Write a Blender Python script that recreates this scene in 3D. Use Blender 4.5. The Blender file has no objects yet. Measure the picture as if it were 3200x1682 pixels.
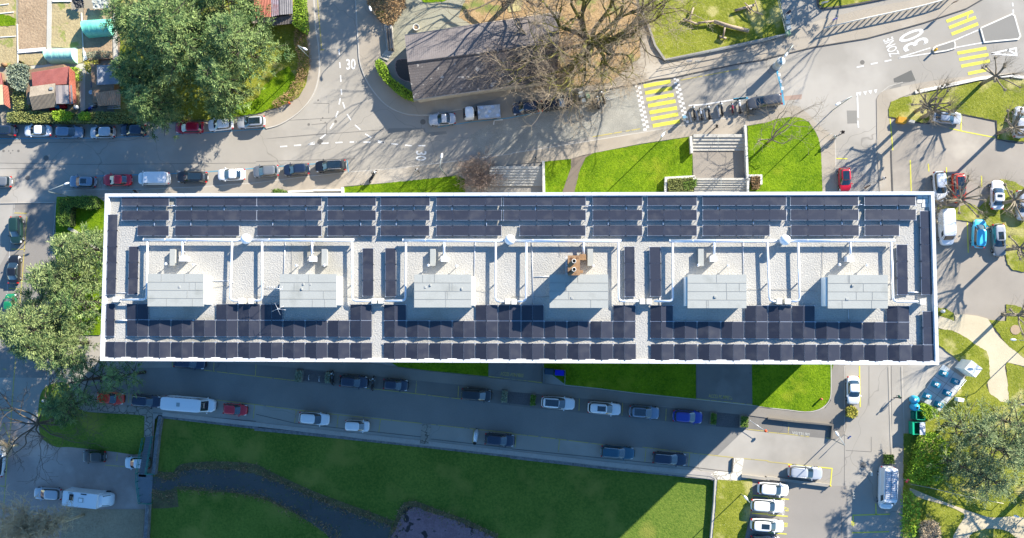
import bpy, bmesh, math, random
import numpy as np
from mathutils import Vector, Matrix, noise as mnoise
random.seed(7); rng = np.random.default_rng(7)
C = bpy.context.scene.collection
scene = bpy.context.scene
# ------------------------------------------------------------------ camera, light, exposure
F_PX, W_PX, H_PX = 2600.0, 3200.0, 1682.0
NADIR = (1740.0, 955.0); ROLL = -0.003; CAM_Z = 124.4
ROOF = 36.0                                   # gravel level of the big roof, metres above the street
def _cam_axes():
    d = Vector((NADIR[0]-1600, -(NADIR[1]-841), -F_PX)).normalized()
    zc = -d
    x = Vector((1, 0, 0)); x = (x - zc*x.dot(zc)).normalized(); y = zc.cross(x)
    c, s = math.cos(ROLL), math.sin(ROLL)
    X = c*x + s*y; Y = -s*x + c*y
    return X, Y, zc
AX, AY, AZ = _cam_axes()
def at(u, v, z=0.0):
    """the place on the ground plan (x, y) where a point of height z stands, read off the survey photograph"""
    r = Vector((u-1600.0, -(v-841.0), -F_PX))
    w = Vector((AX.dot(r), AY.dot(r), AZ.dot(r)))
    k = (CAM_Z - z)/-w.z
    return Vector((w.x*k, w.y*k, z))
cam_d = bpy.data.cameras.new('camera'); cam = bpy.data.objects.new('camera', cam_d); C.objects.link(cam)
cam_d.sensor_width = 36.0; cam_d.lens = 36.0*F_PX/W_PX; cam_d.clip_end = 3000; cam_d.clip_start = 1
M3 = Matrix(((AX.x, AX.y, AX.z), (AY.x, AY.y, AY.z), (AZ.x, AZ.y, AZ.z)))
cam.matrix_world = Matrix.Translation((0, 0, CAM_Z)) @ M3.to_4x4()
scene.camera = cam
SUN_EL = math.radians(26.0)
sun_to = Vector((1.03, 1.0, 0)).normalized()              # the sun stands to the upper right of the picture
world = bpy.data.worlds.new('World'); scene.world = world; world.use_nodes = True
wn = world.node_tree; bg = wn.nodes['Background']
sky = wn.nodes.new('ShaderNodeTexSky'); sky.sky_type = 'NISHITA'; sky.sun_disc = False
sky.sun_elevation = SUN_EL; sky.sun_rotation = math.atan2(sun_to.x, sun_to.y)
sky.ozone_density = 3.0; sky.dust_density = 0.1; sky.air_density = 1.0; sky.altitude = 400
hs = wn.nodes.new('ShaderNodeHueSaturation'); hs.inputs['Saturation'].default_value = 1.2
wn.links.new(sky.outputs[0], hs.inputs['Color']); wn.links.new(hs.outputs[0], bg.inputs[0]); bg.inputs[1].default_value = 0.112
sd = bpy.data.lights.new('sun', 'SUN'); sd.energy = 5.0; sd.angle = math.radians(0.5); sd.color = (1.0, 0.92, 0.79)
sun = bpy.data.objects.new('sun', sd); C.objects.link(sun)
sdir = Vector((sun_to.x*math.cos(SUN_EL), sun_to.y*math.cos(SUN_EL), math.sin(SUN_EL)))
sun.rotation_euler = sdir.to_track_quat('Z', 'Y').to_euler()
scene.view_settings.view_transform = 'Standard'; scene.view_settings.look = 'None'
scene.view_settings.exposure = 1.47; scene.view_settings.gamma = 1.0
scene.cycles.max_bounces = 5; scene.cycles.diffuse_bounces = 3; scene.cycles.glossy_bounces = 3
# ------------------------------------------------------------------ materials
MATS = {}
def mat(name, c1, c2=None, rough=0.85, metal=0.0, big=0.25, fine=5.0, mix=(0.5, 0.5), bump=0.0, bscale=8.0,
        extra=None, spec=0.3, contrast=1.0, third=None, detail=4.0, coat=0.0):
    """noise-mottled surface in world metres: c1..c2 mixed by a broad and a fine noise"""
    if name in MATS: return MATS[name]
    m = bpy.data.materials.new(name); m.use_nodes = True; MATS[name] = m
    nt = m.node_tree; N = nt.nodes; L = nt.links; b = N['Principled BSDF']
    b.inputs['Roughness'].default_value = rough; b.inputs['Metallic'].default_value = metal
    b.inputs['Specular IOR Level'].default_value = spec
    b.inputs['Coat Weight'].default_value = coat
    if c2 is None:
        b.inputs['Base Color'].default_value = (*c1, 1)
        if bump == 0: return m
    g = N.new('ShaderNodeNewGeometry')
    def noise(sc, det, rgh=.55):
        n = N.new('ShaderNodeTexNoise'); n.inputs['Scale'].default_value = sc; n.inputs['Detail'].default_value = det
        n.inputs['Roughness'].default_value = rgh
        L.new(g.outputs['Position'], n.inputs['Vector']); return n.outputs['Fac']
    if c2 is not None:
        a = noise(big, detail); f = noise(fine, 3.0, .65)
        ma = N.new('ShaderNodeMath'); ma.operation = 'MULTIPLY'; L.new(a, ma.inputs[0]); ma.inputs[1].default_value = mix[0]
        mb = N.new('ShaderNodeMath'); mb.operation = 'MULTIPLY_ADD'; L.new(f, mb.inputs[0]); mb.inputs[1].default_value = mix[1]
        L.new(ma.outputs[0], mb.inputs[2])
        cr = N.new('ShaderNodeMapRange'); L.new(mb.outputs[0], cr.inputs[0])
        h = (mix[0]+mix[1])/2; w = 0.22*(mix[0]+mix[1])/contrast
        cr.inputs[1].default_value = h-w; cr.inputs[2].default_value = h+w
        mx = N.new('ShaderNodeMix'); mx.data_type = 'RGBA'
        L.new(cr.outputs[0], mx.inputs[0]); mx.inputs[6].default_value = (*c1, 1); mx.inputs[7].default_value = (*c2, 1)
        out = mx.outputs[2]
        if third:                                         # (colour, scale, threshold, softness)
            t = noise(third[1], 5.0); tr = N.new('ShaderNodeMapRange'); L.new(t, tr.inputs[0])
            tr.inputs[1].default_value = third[2]; tr.inputs[2].default_value = third[2]+third[3]
            m2 = N.new('ShaderNodeMix'); m2.data_type = 'RGBA'; L.new(tr.outputs[0], m2.inputs[0]); L.new(out, m2.inputs[6])
            m2.inputs[7].default_value = (*third[0], 1); out = m2.outputs[2]
        if extra: out = extra(nt, g, out, b)
        L.new(out, b.inputs['Base Color'])
    if bump:
        bn = noise(bscale, 5.0, .6); bp = N.new('ShaderNodeBump'); bp.inputs['Strength'].default_value = bump
        bp.inputs['Distance'].default_value = 0.1
        L.new(bn, bp.inputs['Height']); L.new(bp.outputs[0], b.inputs['Normal'])
    return m
def _voronoi(nt, g, scale, feature='DISTANCE_TO_EDGE', rand=1.0, vec=None):
    v = nt.nodes.new('ShaderNodeTexVoronoi'); v.feature = feature; v.inputs['Scale'].default_value = scale
    v.inputs['Randomness'].default_value = rand
    nt.links.new(vec or g.outputs['Position'], v.inputs['Vector']); return v
def _mixc(nt, fac, a, b):
    m = nt.nodes.new('ShaderNodeMix'); m.data_type = 'RGBA'
    if isinstance(fac, (int, float)): m.inputs[0].default_value = fac
    else: nt.links.new(fac, m.inputs[0])
    for i, x in ((6, a), (7, b)):
        if isinstance(x, tuple): m.inputs[i].default_value = (*x, 1)
        else: nt.links.new(x, m.inputs[i])
    return m.outputs[2]
def _mr(nt, src, a, b, c=0.0, d=1.0):
    r = nt.nodes.new('ShaderNodeMapRange'); nt.links.new(src, r.inputs[0])
    for i, x in enumerate((a, b, c, d)): r.inputs[i+1].default_value = x
    return r.outputs[0]
def cracks(scale, width, col, amount=1.0):
    def f(nt, g, out, b):
        n = nt.nodes.new('ShaderNodeTexNoise'); n.inputs['Scale'].default_value = scale*2; n.inputs['Detail'].default_value = 3
        nt.links.new(g.outputs['Position'], n.inputs['Vector'])
        va = nt.nodes.new('ShaderNodeVectorMath'); va.operation = 'MULTIPLY_ADD'
        nt.links.new(n.outputs['Color'], va.inputs[0]); va.inputs[1].default_value = (.6/scale,)*3
        nt.links.new(g.outputs['Position'], va.inputs[2])
        v = _voronoi(nt, g, scale, vec=va.outputs[0])
        return _mixc(nt, _mr(nt, v.outputs['Distance'], 0.0, width, amount, 0.0), out, col)
    return f
def stones(scale, dark, light, col_edge, width=.06):
    def f(nt, g, out, b):
        v = _voronoi(nt, g, scale, 'F1'); c = _mixc(nt, _mr(nt, v.outputs['Color'], .1, .9), dark, light)
        c = _mixc(nt, .45, c, out)
        e = _voronoi(nt, g, scale)
        return _mixc(nt, _mr(nt, e.outputs['Distance'], width*.4, width, 1, 0), c, col_edge)
    return f
def waves(rot, period, dark, amt=.6, sharp=(.3, .7)):
    """ribs or courses across a surface, rot in degrees"""
    def f(nt, g, out, b):
        mp = nt.nodes.new('ShaderNodeMapping'); mp.inputs['Rotation'].default_value = (0, 0, math.radians(rot))
        nt.links.new(g.outputs['Position'], mp.inputs['Vector'])
        w = nt.nodes.new('ShaderNodeTexWave'); w.inputs['Scale'].default_value = 6.2832/period/20*1.0
        w.inputs['Distortion'].default_value = .4; w.inputs['Detail'].default_value = 1
        nt.links.new(mp.outputs[0], w.inputs['Vector'])
        return _mixc(nt, _mr(nt, w.outputs['Fac'], *sharp, amt, 0), out, dark)
    return f
asphalt = mat('asphalt', (.255, .236, .205), (.325, .302, .264), big=.12, fine=9, mix=(.75, .25), bump=.15, bscale=25, rough=.9,
              third=((.36, .335, .295), .05, .52, .1), extra=cracks(.055, .0035, (.13, .12, .105), .55))
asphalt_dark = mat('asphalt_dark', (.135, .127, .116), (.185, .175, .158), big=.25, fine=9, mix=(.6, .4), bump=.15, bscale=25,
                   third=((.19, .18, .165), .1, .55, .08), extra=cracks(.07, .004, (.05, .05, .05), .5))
asphalt_patch = mat('asphalt_patch', (.19, .182, .162), (.225, .214, .192), fine=12, bump=.15)
asphalt_rough = mat('asphalt_rough', (.19, .185, .165), (.35, .34, .295), big=.5, fine=7, mix=(.4, .6), bump=.35, bscale=14, contrast=1.4)
pave = mat('pavement_tar', (.275, .238, .19), (.355, .312, .252), big=.2, fine=9, mix=(.7, .3), bump=.15, bscale=25,
           third=((.39, .35, .29), .09, .55, .1), extra=cracks(.08, .004, (.14, .125, .105), .5))
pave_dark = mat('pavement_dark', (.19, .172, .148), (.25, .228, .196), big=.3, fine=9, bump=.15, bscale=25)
earth_path = mat('sandy_path', (.40, .34, .23), (.56, .49, .35), big=.2, fine=6, mix=(.7, .3), bump=.2, bscale=15)
bare_earth = mat('bare_earth', (.20, .15, .10), (.33, .26, .17), big=.4, fine=5, bump=.4, bscale=9)
leaf_litter = mat('leaf_litter', (.20, .13, .06), (.48, .33, .17), big=.6, fine=5.5, mix=(.3, .7), bump=.6, bscale=9, contrast=1.6,
                  third=((.17, .2, .05), .25, .55, .08))
cobble = mat('cobble_paving', (.24, .23, .17), (.36, .345, .26), big=.15, fine=7, mix=(.6, .4), bump=.2, bscale=12,
             extra=cracks(5.5, .09, (.17, .165, .12), .7))
kerb = mat('kerb_stone', (.34, .32, .28), (.48, .45, .40), big=.5, fine=6, rough=.8)
kerb_dark = mat('kerb_dark', (.05, .05, .05), (.10, .095, .09), big=.5, fine=6)
concrete = mat('concrete', (.38, .36, .31), (.52, .49, .42), big=.3, fine=6, bump=.1)
conc_white = mat('pale_concrete', (.55, .53, .47), (.72, .69, .62), big=.4, fine=6)
def speck(col, thr=.70, scale=9):
    def f(nt, g, out, b):
        n = nt.nodes.new('ShaderNodeTexNoise'); n.inputs['Scale'].default_value = scale; n.inputs['Detail'].default_value = 1
        nt.links.new(g.outputs['Position'], n.inputs['Vector'])
        return _mixc(nt, _mr(nt, n.outputs['Fac'], thr, thr+.03, 0, .8), out, col)
    return f
grass_lush = mat('grass_lush', (.055, .12, .003), (.165, .255, .008), spec=.08, big=.3, fine=3.6, mix=(.4, .6), bump=1.0, bscale=5, contrast=1.6,
                 third=((.20, .25, .015), .22, .56, .14), extra=speck((.32, .4, .08), .70))
grass_olive = mat('grass_olive', (.10, .13, .01), (.26, .27, .04), spec=.08, big=.35, fine=3.6, mix=(.45, .55), bump=.8, bscale=5, contrast=1.4,
                  third=((.36, .33, .12), .22, .54, .08), extra=speck((.5, .48, .3), .70))
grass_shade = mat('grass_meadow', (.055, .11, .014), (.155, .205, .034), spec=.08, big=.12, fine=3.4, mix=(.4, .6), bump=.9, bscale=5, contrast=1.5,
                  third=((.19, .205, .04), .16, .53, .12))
soil = mat('garden_soil', (.24, .165, .10), (.43, .315, .20), big=.3, fine=3.5, mix=(.4, .6), bump=.9, bscale=3.0, contrast=1.2)
soil_weedy = mat('weedy_soil', (.27, .21, .11), (.46, .37, .2), big=.6, fine=3.5, mix=(.4, .6), bump=.9, bscale=3.0,
                 third=((.24, .25, .07), .5, .56, .06))
gravel = mat('roof_gravel', (.28, .27, .245), (.46, .445, .405), big=.35, fine=6.5, mix=(.3, .7), bump=.8, bscale=6.5, contrast=1.0,
             third=((.25, .24, .20), .11, .56, .16), detail=6)
water = mat('stream_gravel', (.048, .047, .045), (.10, .098, .092), big=.4, fine=9, mix=(.4, .6), bump=.3, bscale=10, rough=.45)
mud = mat('muddy_bank', (.07, .055, .03), (.17, .14, .06), big=.8, fine=4, bump=.9, bscale=4, contrast=1.4)
mauve = mat('pond_bed', (.17, .095, .105), (.29, .18, .20), big=.6, fine=4, mix=(.5, .5), contrast=1.5, third=((.04, .03, .03), .6, .56, .04))
crazy = mat('crazy_paving', (.20, .18, .15), (.34, .31, .26), big=.6, fine=5, extra=cracks(.95, .07, (.06, .05, .035), 1.0))
crazy_pale = mat('crazy_paving_pale', (.45, .42, .36), (.66, .62, .54), big=.6, fine=5, extra=cracks(.95, .06, (.16, .14, .10), 1.0))
paver_shade = mat('brick_pavers', (.09, .085, .085), (.14, .13, .13), extra=cracks(4.0, .1, (.06, .055, .055), .6))
stonewall = mat('dry_stone', (.08, .085, .09), (.22, .22, .22), big=1.5, fine=5, bump=1.0, bscale=3.5, contrast=1.5)
def paint_mat(name, c, wear=.5):
    return mat(name, c, tuple(x*.72+.05 for x in c), big=1.2, fine=9, mix=(.4, .6), rough=.75, contrast=.8,
               third=((.2, .19, .17), 2.2, .66-.06*wear, .05))
p_white = paint_mat('white_road_paint', (.70, .69, .66)); p_yellow = paint_mat('yellow_road_paint', (.62, .58, .05))
p_blue = paint_mat('blue_road_paint', (.06, .30, .45)); p_yworn = paint_mat('worn_yellow_paint', (.45, .37, .09), 1.6)
p_wworn = paint_mat('worn_white_paint', (.42, .42, .38), 1.6)
white_metal = mat('white_sheet_metal', (.72, .73, .75), (.80, .81, .82), rough=.35, metal=.0, spec=.5)
galv = mat('galvanised_duct', (.60, .62, .66), (.72, .74, .77), rough=.32, metal=.45, fine=3)
parapet_m = mat('parapet_coping', (.50, .51, .52), (.64, .65, .66), rough=.4, big=.3, fine=3, third=((.50, .50, .49), .9, .6, .08))
felt = mat('grey_roof_felt', (.30, .305, .28), (.37, .375, .345), big=.35, fine=7, bump=.1, rough=.8, third=((.26, .265, .24), .35, .56, .16))
white_wall = mat('white_render', (.74, .73, .69), (.82, .81, .77), big=.3)
facade = mat('facade_render', (.42, .40, .36), (.50, .48, .44), big=.2)
rust = mat('rusty_steel', (.18, .10, .05), (.34, .21, .11), big=1.5, fine=6, third=((.10, .05, .03), 2., .58, .06))
black_m = mat('matt_black', (.012, .012, .013), rough=.6); tyre_m = mat('tyre_rubber', (.02, .02, .02), rough=.8)
alu = mat('aluminium', (.62, .64, .68), rough=.35, metal=.6); steel = mat('painted_steel', (.32, .36, .36), rough=.5, metal=.3)
glass_m = mat('car_glass', (.012, .022, .030), rough=.03, spec=1.0, coat=1.0)
bglass = mat('window_glass', (.03, .04, .05), rough=.05, spec=.8)
red_lens = mat('red_lens', (.45, .01, .01), rough=.2); clear_lens = mat('clear_lens', (.6, .62, .65), rough=.1, spec=.8)
def panel_extra(nt, g, out, b):
    # fine cell lines of a module
    v = nt.nodes.new('ShaderNodeTexBrick'); v.offset = 0; v.inputs['Scale'].default_value = 1
    v.inputs['Brick Width'].default_value = .165; v.inputs['Row Height'].default_value = .165; v.inputs['Mortar Size'].default_value = .006
    nt.links.new(g.outputs['Position'], v.inputs['Vector'])
    oi = nt.nodes.new('ShaderNodeObjectInfo'); n = nt.nodes.new('ShaderNodeTexNoise'); n.inputs['Scale'].default_value = .9; n.inputs['Detail'].default_value = 6
    nt.links.new(g.outputs['Position'], n.inputs['Vector'])
    out = _mixc(nt, _mr(nt, oi.outputs['Random'], 0, 1, 0, .2), out, (.05, .055, .075))
    out = _mixc(nt, _mr(nt, n.outputs['Fac'], .5, .75, 0, .45), out, (.075, .075, .08))
    return _mixc(nt, _mr(nt, v.outputs['Fac'], 0, 1, 0, .5), out, (.05, .05, .065))
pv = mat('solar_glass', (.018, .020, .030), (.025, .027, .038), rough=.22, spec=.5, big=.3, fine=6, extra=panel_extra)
pv_lit = mat('solar_glass_lit', (.023, .025, .036), (.030, .032, .044), rough=.3, spec=.5, big=.3, fine=6, extra=panel_extra)  # lighter copy for the sun-facing tent slopes, imitating the light on them
cols = {}
def paintm(name, c, flake=.0):
    if name in MATS: return MATS[name]
    return mat(name, c, rough=.28, metal=flake, spec=.5, coat=.8)
# ------------------------------------------------------------------ bookkeeping
def tag(o, label, cat, group=None):
    o['label'] = label; o['category'] = cat
    if group: o['group'] = group
    return o
def struct(o, kind='structure'):
    o['kind'] = kind; return o
def empty(name, loc, rz=0.0, label=None, cat=None, group=None):
    o = bpy.data.objects.new(name, None); C.objects.link(o); o.location = loc; o.rotation_euler = (0, 0, rz)
    o.empty_display_size = .3
    if label: tag(o, label, cat, group)
    return o
ORD = ['first', 'second', 'third', 'fourth', 'fifth', 'sixth', 'seventh', 'eighth', 'ninth', 'tenth', 'eleventh', 'twelfth', 'thirteenth']
class MB:
    def __init__(s): s.v = []; s.f = []; s.m = []; s.sm = []
    def add(s, vs, fs, mi=0, smooth=False):
        n = len(s.v); s.v.extend([tuple(p) for p in vs])
        for f in fs: s.f.append(tuple(i+n for i in f)); s.m.append(mi); s.sm.append(smooth)
        return s
    def box(s, x0, x1, y0, y1, z0, z1, mi=0, M=None, taper=0):
        t = taper
        vs = [(x0, y0, z0), (x1, y0, z0), (x1, y1, z0), (x0, y1, z0), (x0+t, y0+t, z1), (x1-t, y0+t, z1), (x1-t, y1-t, z1), (x0+t, y1-t, z1)]
        if M is not None: vs = [M @ Vector(p) for p in vs]
        return s.add(vs, [(3, 2, 1, 0), (4, 5, 6, 7), (0, 1, 5, 4), (1, 2, 6, 5), (2, 3, 7, 6), (3, 0, 4, 7)], mi)
    def hexa(s, low, high, mi=0):
        """low/high: lists of matching 3-D corners, anticlockwise from above"""
        n = len(low); vs = list(low)+list(high)
        fs = [tuple(range(n-1, -1, -1)), tuple(range(n, 2*n))]+[(i, (i+1) % n, n+(i+1) % n, n+i) for i in range(n)]
        return s.add(vs, fs, mi)
    def prism(s, poly, z0, z1, mi=0):
        a = sum(poly[i][0]*poly[(i+1) % len(poly)][1]-poly[(i+1) % len(poly)][0]*poly[i][1] for i in range(len(poly)))
        p = list(poly) if a > 0 else list(poly)[::-1]
        return s.hexa([(q[0], q[1], z0) for q in p], [(q[0], q[1], z1) for q in p], mi)
    def tube(s, pts, r, n=8, mi=0, caps=True, smooth=True, r_end=None):
        pts = [Vector(p) for p in pts]; k = len(pts); vs = []; fs = []; up = None
        for i, p in enumerate(pts):
            d = (pts[min(i+1, k-1)]-pts[max(i-1, 0)]).normalized()
            if up is None: up = d.orthogonal().normalized()
            up = (up-d*up.dot(d)).normalized(); w = d.cross(up)
            rr = r if r_end is None else r+(r_end-r)*i/max(1, k-1)
            for j in range(n):
                a = 2*math.pi*j/n; vs.append(p+up*math.cos(a)*rr+w*math.sin(a)*rr)
        for i in range(k-1):
            for j in range(n): fs.append((i*n+j, i*n+(j+1) % n, (i+1)*n+(j+1) % n, (i+1)*n+j))
        if caps: fs += [tuple(range(n-1, -1, -1)), tuple(range((k-1)*n, k*n))]
        return s.add(vs, fs, mi, smooth)
    def lathe(s, x, y, prof, n=16, mi=0, smooth=True, M=None):
        vs = []; fs = []
        for r, z in prof:
            for j in range(n):
                a = 2*math.pi*j/n; p = Vector((x+r*math.cos(a), y+r*math.sin(a), z)); vs.append(M @ p if M is not None else p)
        for i in range(len(prof)-1):
            for j in range(n): fs.append((i*n+j, i*n+(j+1) % n, (i+1)*n+(j+1) % n, (i+1)*n+j))
        fs += [tuple(range(n-1, -1, -1)), tuple(range((len(prof)-1)*n, len(prof)*n))]
        return s.add(vs, fs, mi, smooth)
    def build(s, name, mats, parent=None, loc=None):
        me = bpy.data.meshes.new(name); me.from_pydata(s.v, [], s.f)
        if not isinstance(mats, (list, tuple)): mats = [mats]
        for m in mats: me.materials.append(m)
        me.polygons.foreach_set('material_index', s.m); me.polygons.foreach_set('use_smooth', s.sm); me.update()
        o = bpy.data.objects.new(name, me); C.objects.link(o)
        if parent is not None: o.parent = parent
        if loc is not None: o.location = loc
        return o
def np_mesh(name, V, Fq, m, parent=None, smooth=False, loops=4, midx=None):
    """big mesh from numpy arrays: V (n,3), Fq (k,loops)"""
    me = bpy.data.meshes.new(name); n = len(V); k = len(Fq)
    me.vertices.add(n); me.vertices.foreach_set('co', np.asarray(V, dtype=np.float32).ravel())
    me.loops.add(k*loops); me.loops.foreach_set('vertex_index', np.asarray(Fq, dtype=np.int32).ravel())
    me.polygons.add(k); me.polygons.foreach_set('loop_start', np.arange(0, k*loops, loops, dtype=np.int32))
    me.update(calc_edges=True)
    for x in (m if isinstance(m, (list, tuple)) else [m]): me.materials.append(x)
    if midx is not None: me.polygons.foreach_set('material_index', np.asarray(midx, dtype=np.int32))
    me.polygons.foreach_set('use_smooth', np.full(k, smooth)); me.update()
    o = bpy.data.objects.new(name, me); C.objects.link(o)
    if parent is not None: o.parent = parent
    return o
# tiles of the survey photograph: A-D top row, E-H middle, I-L bottom; 2.256 tile pixels to one photo pixel
TILE = {}
for i, c in enumerate('ABCDEFGHIJKL'): TILE[c] = ((i % 4)*800, (0, 560, 1082)[i//4])
def uv(t, x, y): return (TILE[t][0]+x/2.256, TILE[t][1]+y/2.256)
def P(spec):
    """'B 10,20 30,40 C 5,6' -> photo points; 'S' = photo pixels themselves"""
    out = []; t = 'S'
    for w in spec.split():
        if ',' not in w: t = w; continue
        x, y = map(float, w.split(',')); out.append((x, y) if t == 'S' else uv(t, x, y))
    return out
def smooth_uv(pts, k=4, closed=False):
    n = len(pts); out = []
    rng_ = range(n if closed else n-1)
    for i in rng_:
        p0, p1, p2, p3 = (pts[(i+j) % n] if closed else pts[min(max(i+j, 0), n-1)] for j in (-1, 0, 1, 2))
        for q in range(k):
            t = q/k
            out.append(tuple(.5*((2*p1[a])+(-p0[a]+p2[a])*t+(2*p0[a]-5*p1[a]+4*p2[a]-p3[a])*t*t+(-p0[a]+3*p1[a]-3*p2[a]+p3[a])*t**3) for a in (0, 1)))
    if not closed: out.append(pts[-1])
    return out
def plate(name, pts, z, m, parent=None, depth=.25, kind='structure', rough_edge=0):
    """ground plate: its top at z, real thickness below"""
    if rough_edge:
        q = []; n = len(pts)
        for i in range(n):
            a, b = pts[i], pts[(i+1) % n]; d = math.hypot(b[0]-a[0], b[1]-a[1]); k = max(1, int(d/7))
            for j in range(k):
                t = j/k; u, v = a[0]+(b[0]-a[0])*t, a[1]+(b[1]-a[1])*t
                q.append((u+random.uniform(-1, 1)*rough_edge, v+random.uniform(-1, 1)*rough_edge))
        pts = q
    mb = MB(); mb.prism([at(u, v, z)[:2] for u, v in pts], z-depth, z)
    o = mb.build(name, m, parent)
    if parent is None and kind: struct(o, kind)
    return o
def ribbon(mb, pts, w, z, mi=0, thick=0.0, closed=False):
    """painted line or kerb of width w metres along photo points"""
    P3 = [at(u, v, z) for u, v in pts]
    if closed: P3.append(P3[0])
    n = len(P3); L = []; R = []
    for i in range(n):
        if closed and i in (0, n-1): d1 = P3[1]-P3[0]; d0 = P3[0]-P3[n-2]
        else: d1 = P3[min(i+1, n-1)]-P3[min(i, n-2)]; d0 = P3[max(i, 1)]-P3[max(i-1, 0)]
        d = (d0.normalized()+d1.normalized()).normalized(); nn = Vector((-d.y, d.x, 0))
        k = w/2/max(.5, nn.dot(Vector((-d1.normalized().y, d1.normalized().x, 0))))
        L.append(P3[i]+nn*k); R.append(P3[i]-nn*k)
    if thick == 0:
        mb.add(L+R, [(n+i, n+i+1, i+1, i) for i in range(n-1)], mi)
    else:
        Z = Vector((0, 0, -thick)); vs = L+R+[p+Z for p in L]+[p+Z for p in R]
        fs = [(n+i, n+i+1, i+1, i) for i in range(n-1)]+[(i, i+1, 2*n+i+1, 2*n+i) for i in range(n-1)]+[(3*n+i, 3*n+i+1, n+i+1, n+i) for i in range(n-1)]
        if not closed: fs += [(0, 2*n, 3*n, n), (n-1, 2*n-1, 4*n-1, 3*n-1)]
        mb.add(vs, fs, mi)
    return mb
def line_obj(name, lines, w, z, m, parent=None, thick=0.0, closed=False):
    mb = MB()
    for l in lines: ribbon(mb, P(l) if isinstance(l, str) else l, w, z, 0, thick, closed)
    o = mb.build(name, m, parent)
    if parent is None: struct(o)
    return o
def lettering(s, u, v, z, size, rot, m, parent, stretch=1.0, name='lettering', thick=.002, font_w=1.0, tight=1.0):
    """rot in degrees anticlockwise in the picture; size = letter height in metres"""
    cu = bpy.data.curves.new('t', 'FONT'); cu.body = s; cu.size = 1.38; cu.align_x = 'CENTER'; cu.align_y = 'CENTER'; cu.offset = .02*font_w
    cu.space_character = tight; cu.resolution_u = 3
    to = bpy.data.objects.new('t', cu); C.objects.link(to)
    dg = bpy.context.evaluated_depsgraph_get(); dg.update(); me = bpy.data.meshes.new_from_object(to.evaluated_get(dg))
    bpy.data.objects.remove(to); me.name = name; me.materials.clear(); me.materials.append(m)
    o = bpy.data.objects.new(name, me); C.objects.link(o); p = at(u, v, z)
    o.location = p; o.rotation_euler = (0, 0, math.radians(rot)); o.scale = (size*stretch, size, 1)
    if parent is not None: o.parent = parent
    return o
# ------------------------------------------------------------------ ground, roads, lawns
g0 = MB(); g0.box(-1500, 1500, -1500, 1500, -4.2, -3.6); struct(g0.build('ground', grass_shade))
def big(u, v): return (u, v)
road = plate('road', P('S -9000,-9000 12000,-9000 12000,12000 2240,12000 2236,1500 2222,1498 1600,1424 1132,1372 800,1322 620,1306 495,1296 484,1310 -9000,1310'), 0, asphalt, depth=3.4)
# lower street and car park at the lower left: falls away towards the bottom of the picture
def zlow(v):
    t = min(1, max(0, (v-1310)/130)); return -2.4*t*t*(3-2*t)
def draped(name, pts, dz, m, parent=None, kind='structure', cuts=True):
    bm = bmesh.new(); vs = [bm.verts.new((u, -v, 0)) for u, v in pts]; bm.faces.new(vs)
    for v in range(1310, 1450, 10):
        bmesh.ops.bisect_plane(bm, geom=bm.verts[:]+bm.edges[:]+bm.faces[:], plane_co=(0, -v, 0), plane_no=(0, 1, 0))
    for q in bm.verts: q.co = at(q.co.x, -q.co.y, zlow(-q.co.y)+dz)
    bmesh.ops.recalc_face_normals(bm, faces=bm.faces)
    for f in bm.faces:
        if f.normal.z < 0: f.normal_flip()
    me = bpy.data.meshes.new(name); bm.to_mesh(me); bm.free(); me.materials.append(m)
    o = bpy.data.objects.new(name, me); C.objects.link(o)
    if parent: o.parent = parent
    elif kind: struct(o, kind)
    return o
low = draped('street_slope', P('S -9000,1310 484,1310 478,1400 470,1560 462,1700 430,5000 430,9000 -9000,9000'), 0, mat('bounce_tinted_tar', (.29, .225, .195), (.39, .31, .27), big=.3, fine=8, bump=.15, third=((.43, .345, .30), .12, .55, .1)))  # reddish tone stands in for warm light bounced onto this ground
draped('grass_slope', smooth_uv(P('I 300,310 380,262 480,270 560,440 700,470 1010,490 1020,560 1025,640 990,760 800,745 490,712 400,712 300,655 272,560 272,420'), 3, True), .05, grass_shade, kind='stuff')
draped('dead_grass', P('I 470,1140 700,1150 1020,1150 1005,1400 420,1400 440,1260'), .05, mat('dry_turf', (.22, .16, .10), (.40, .31, .20), big=.6, fine=4, mix=(.3, .7), bump=.8), kind='stuff')
# the big lawn behind its retaining walls
LZ = -.7
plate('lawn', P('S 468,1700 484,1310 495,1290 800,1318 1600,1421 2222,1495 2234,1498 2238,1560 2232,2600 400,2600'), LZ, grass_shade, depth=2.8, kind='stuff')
plate('stream', smooth_uv(P('I 1085,925 1200,945 1290,880 1450,868 1620,868 1700,880 1805,905 J 200,975 420,1080 640,1160 800,1220 950,1275 940,1400 600,1400 480,1310 300,1190 200,1130 100,1075 I 1805,1045 1600,1020 1400,1000 1250,990 1200,1010 1075,1010'), 3, True), LZ+.03, water, depth=.1, rough_edge=2.5)
bank = MB()
for l, w in (('I 1090,915 1230,925 1290,868 1450,852 1620,852 1790,868 J 60,905 200,970 400,1060 640,1150 850,1225 955,1270', 1.6),
             ('I 1075,1050 1150,1050 1250,1040', 4.0), ('I 1250,995 1450,1010 1650,1025 1805,1052 J 100,1085 240,1150 420,1240 600,1345', .5)):
    ribbon(bank, smooth_uv(P(l), 5), w, LZ+.018)
bank_o = bank.build('stream_bank', mud); struct(bank_o)
BANKS = [P('I 1090,915 1230,925 1290,868 1450,852 1620,852 1790,868 J 60,905 200,970 400,1060 640,1150 850,1225 955,1270'), P('I 1250,995 1450,1010 1650,1025 1805,1052 J 100,1085 240,1150 420,1240 600,1345'), P('J 960,1330 1000,1240 1035,1150 1080,1118 1150,1125 1290,1180 1420,1225 1560,1285 1700,1350'), P('I 1080,1020 1150,1060 1240,1050')]
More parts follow.
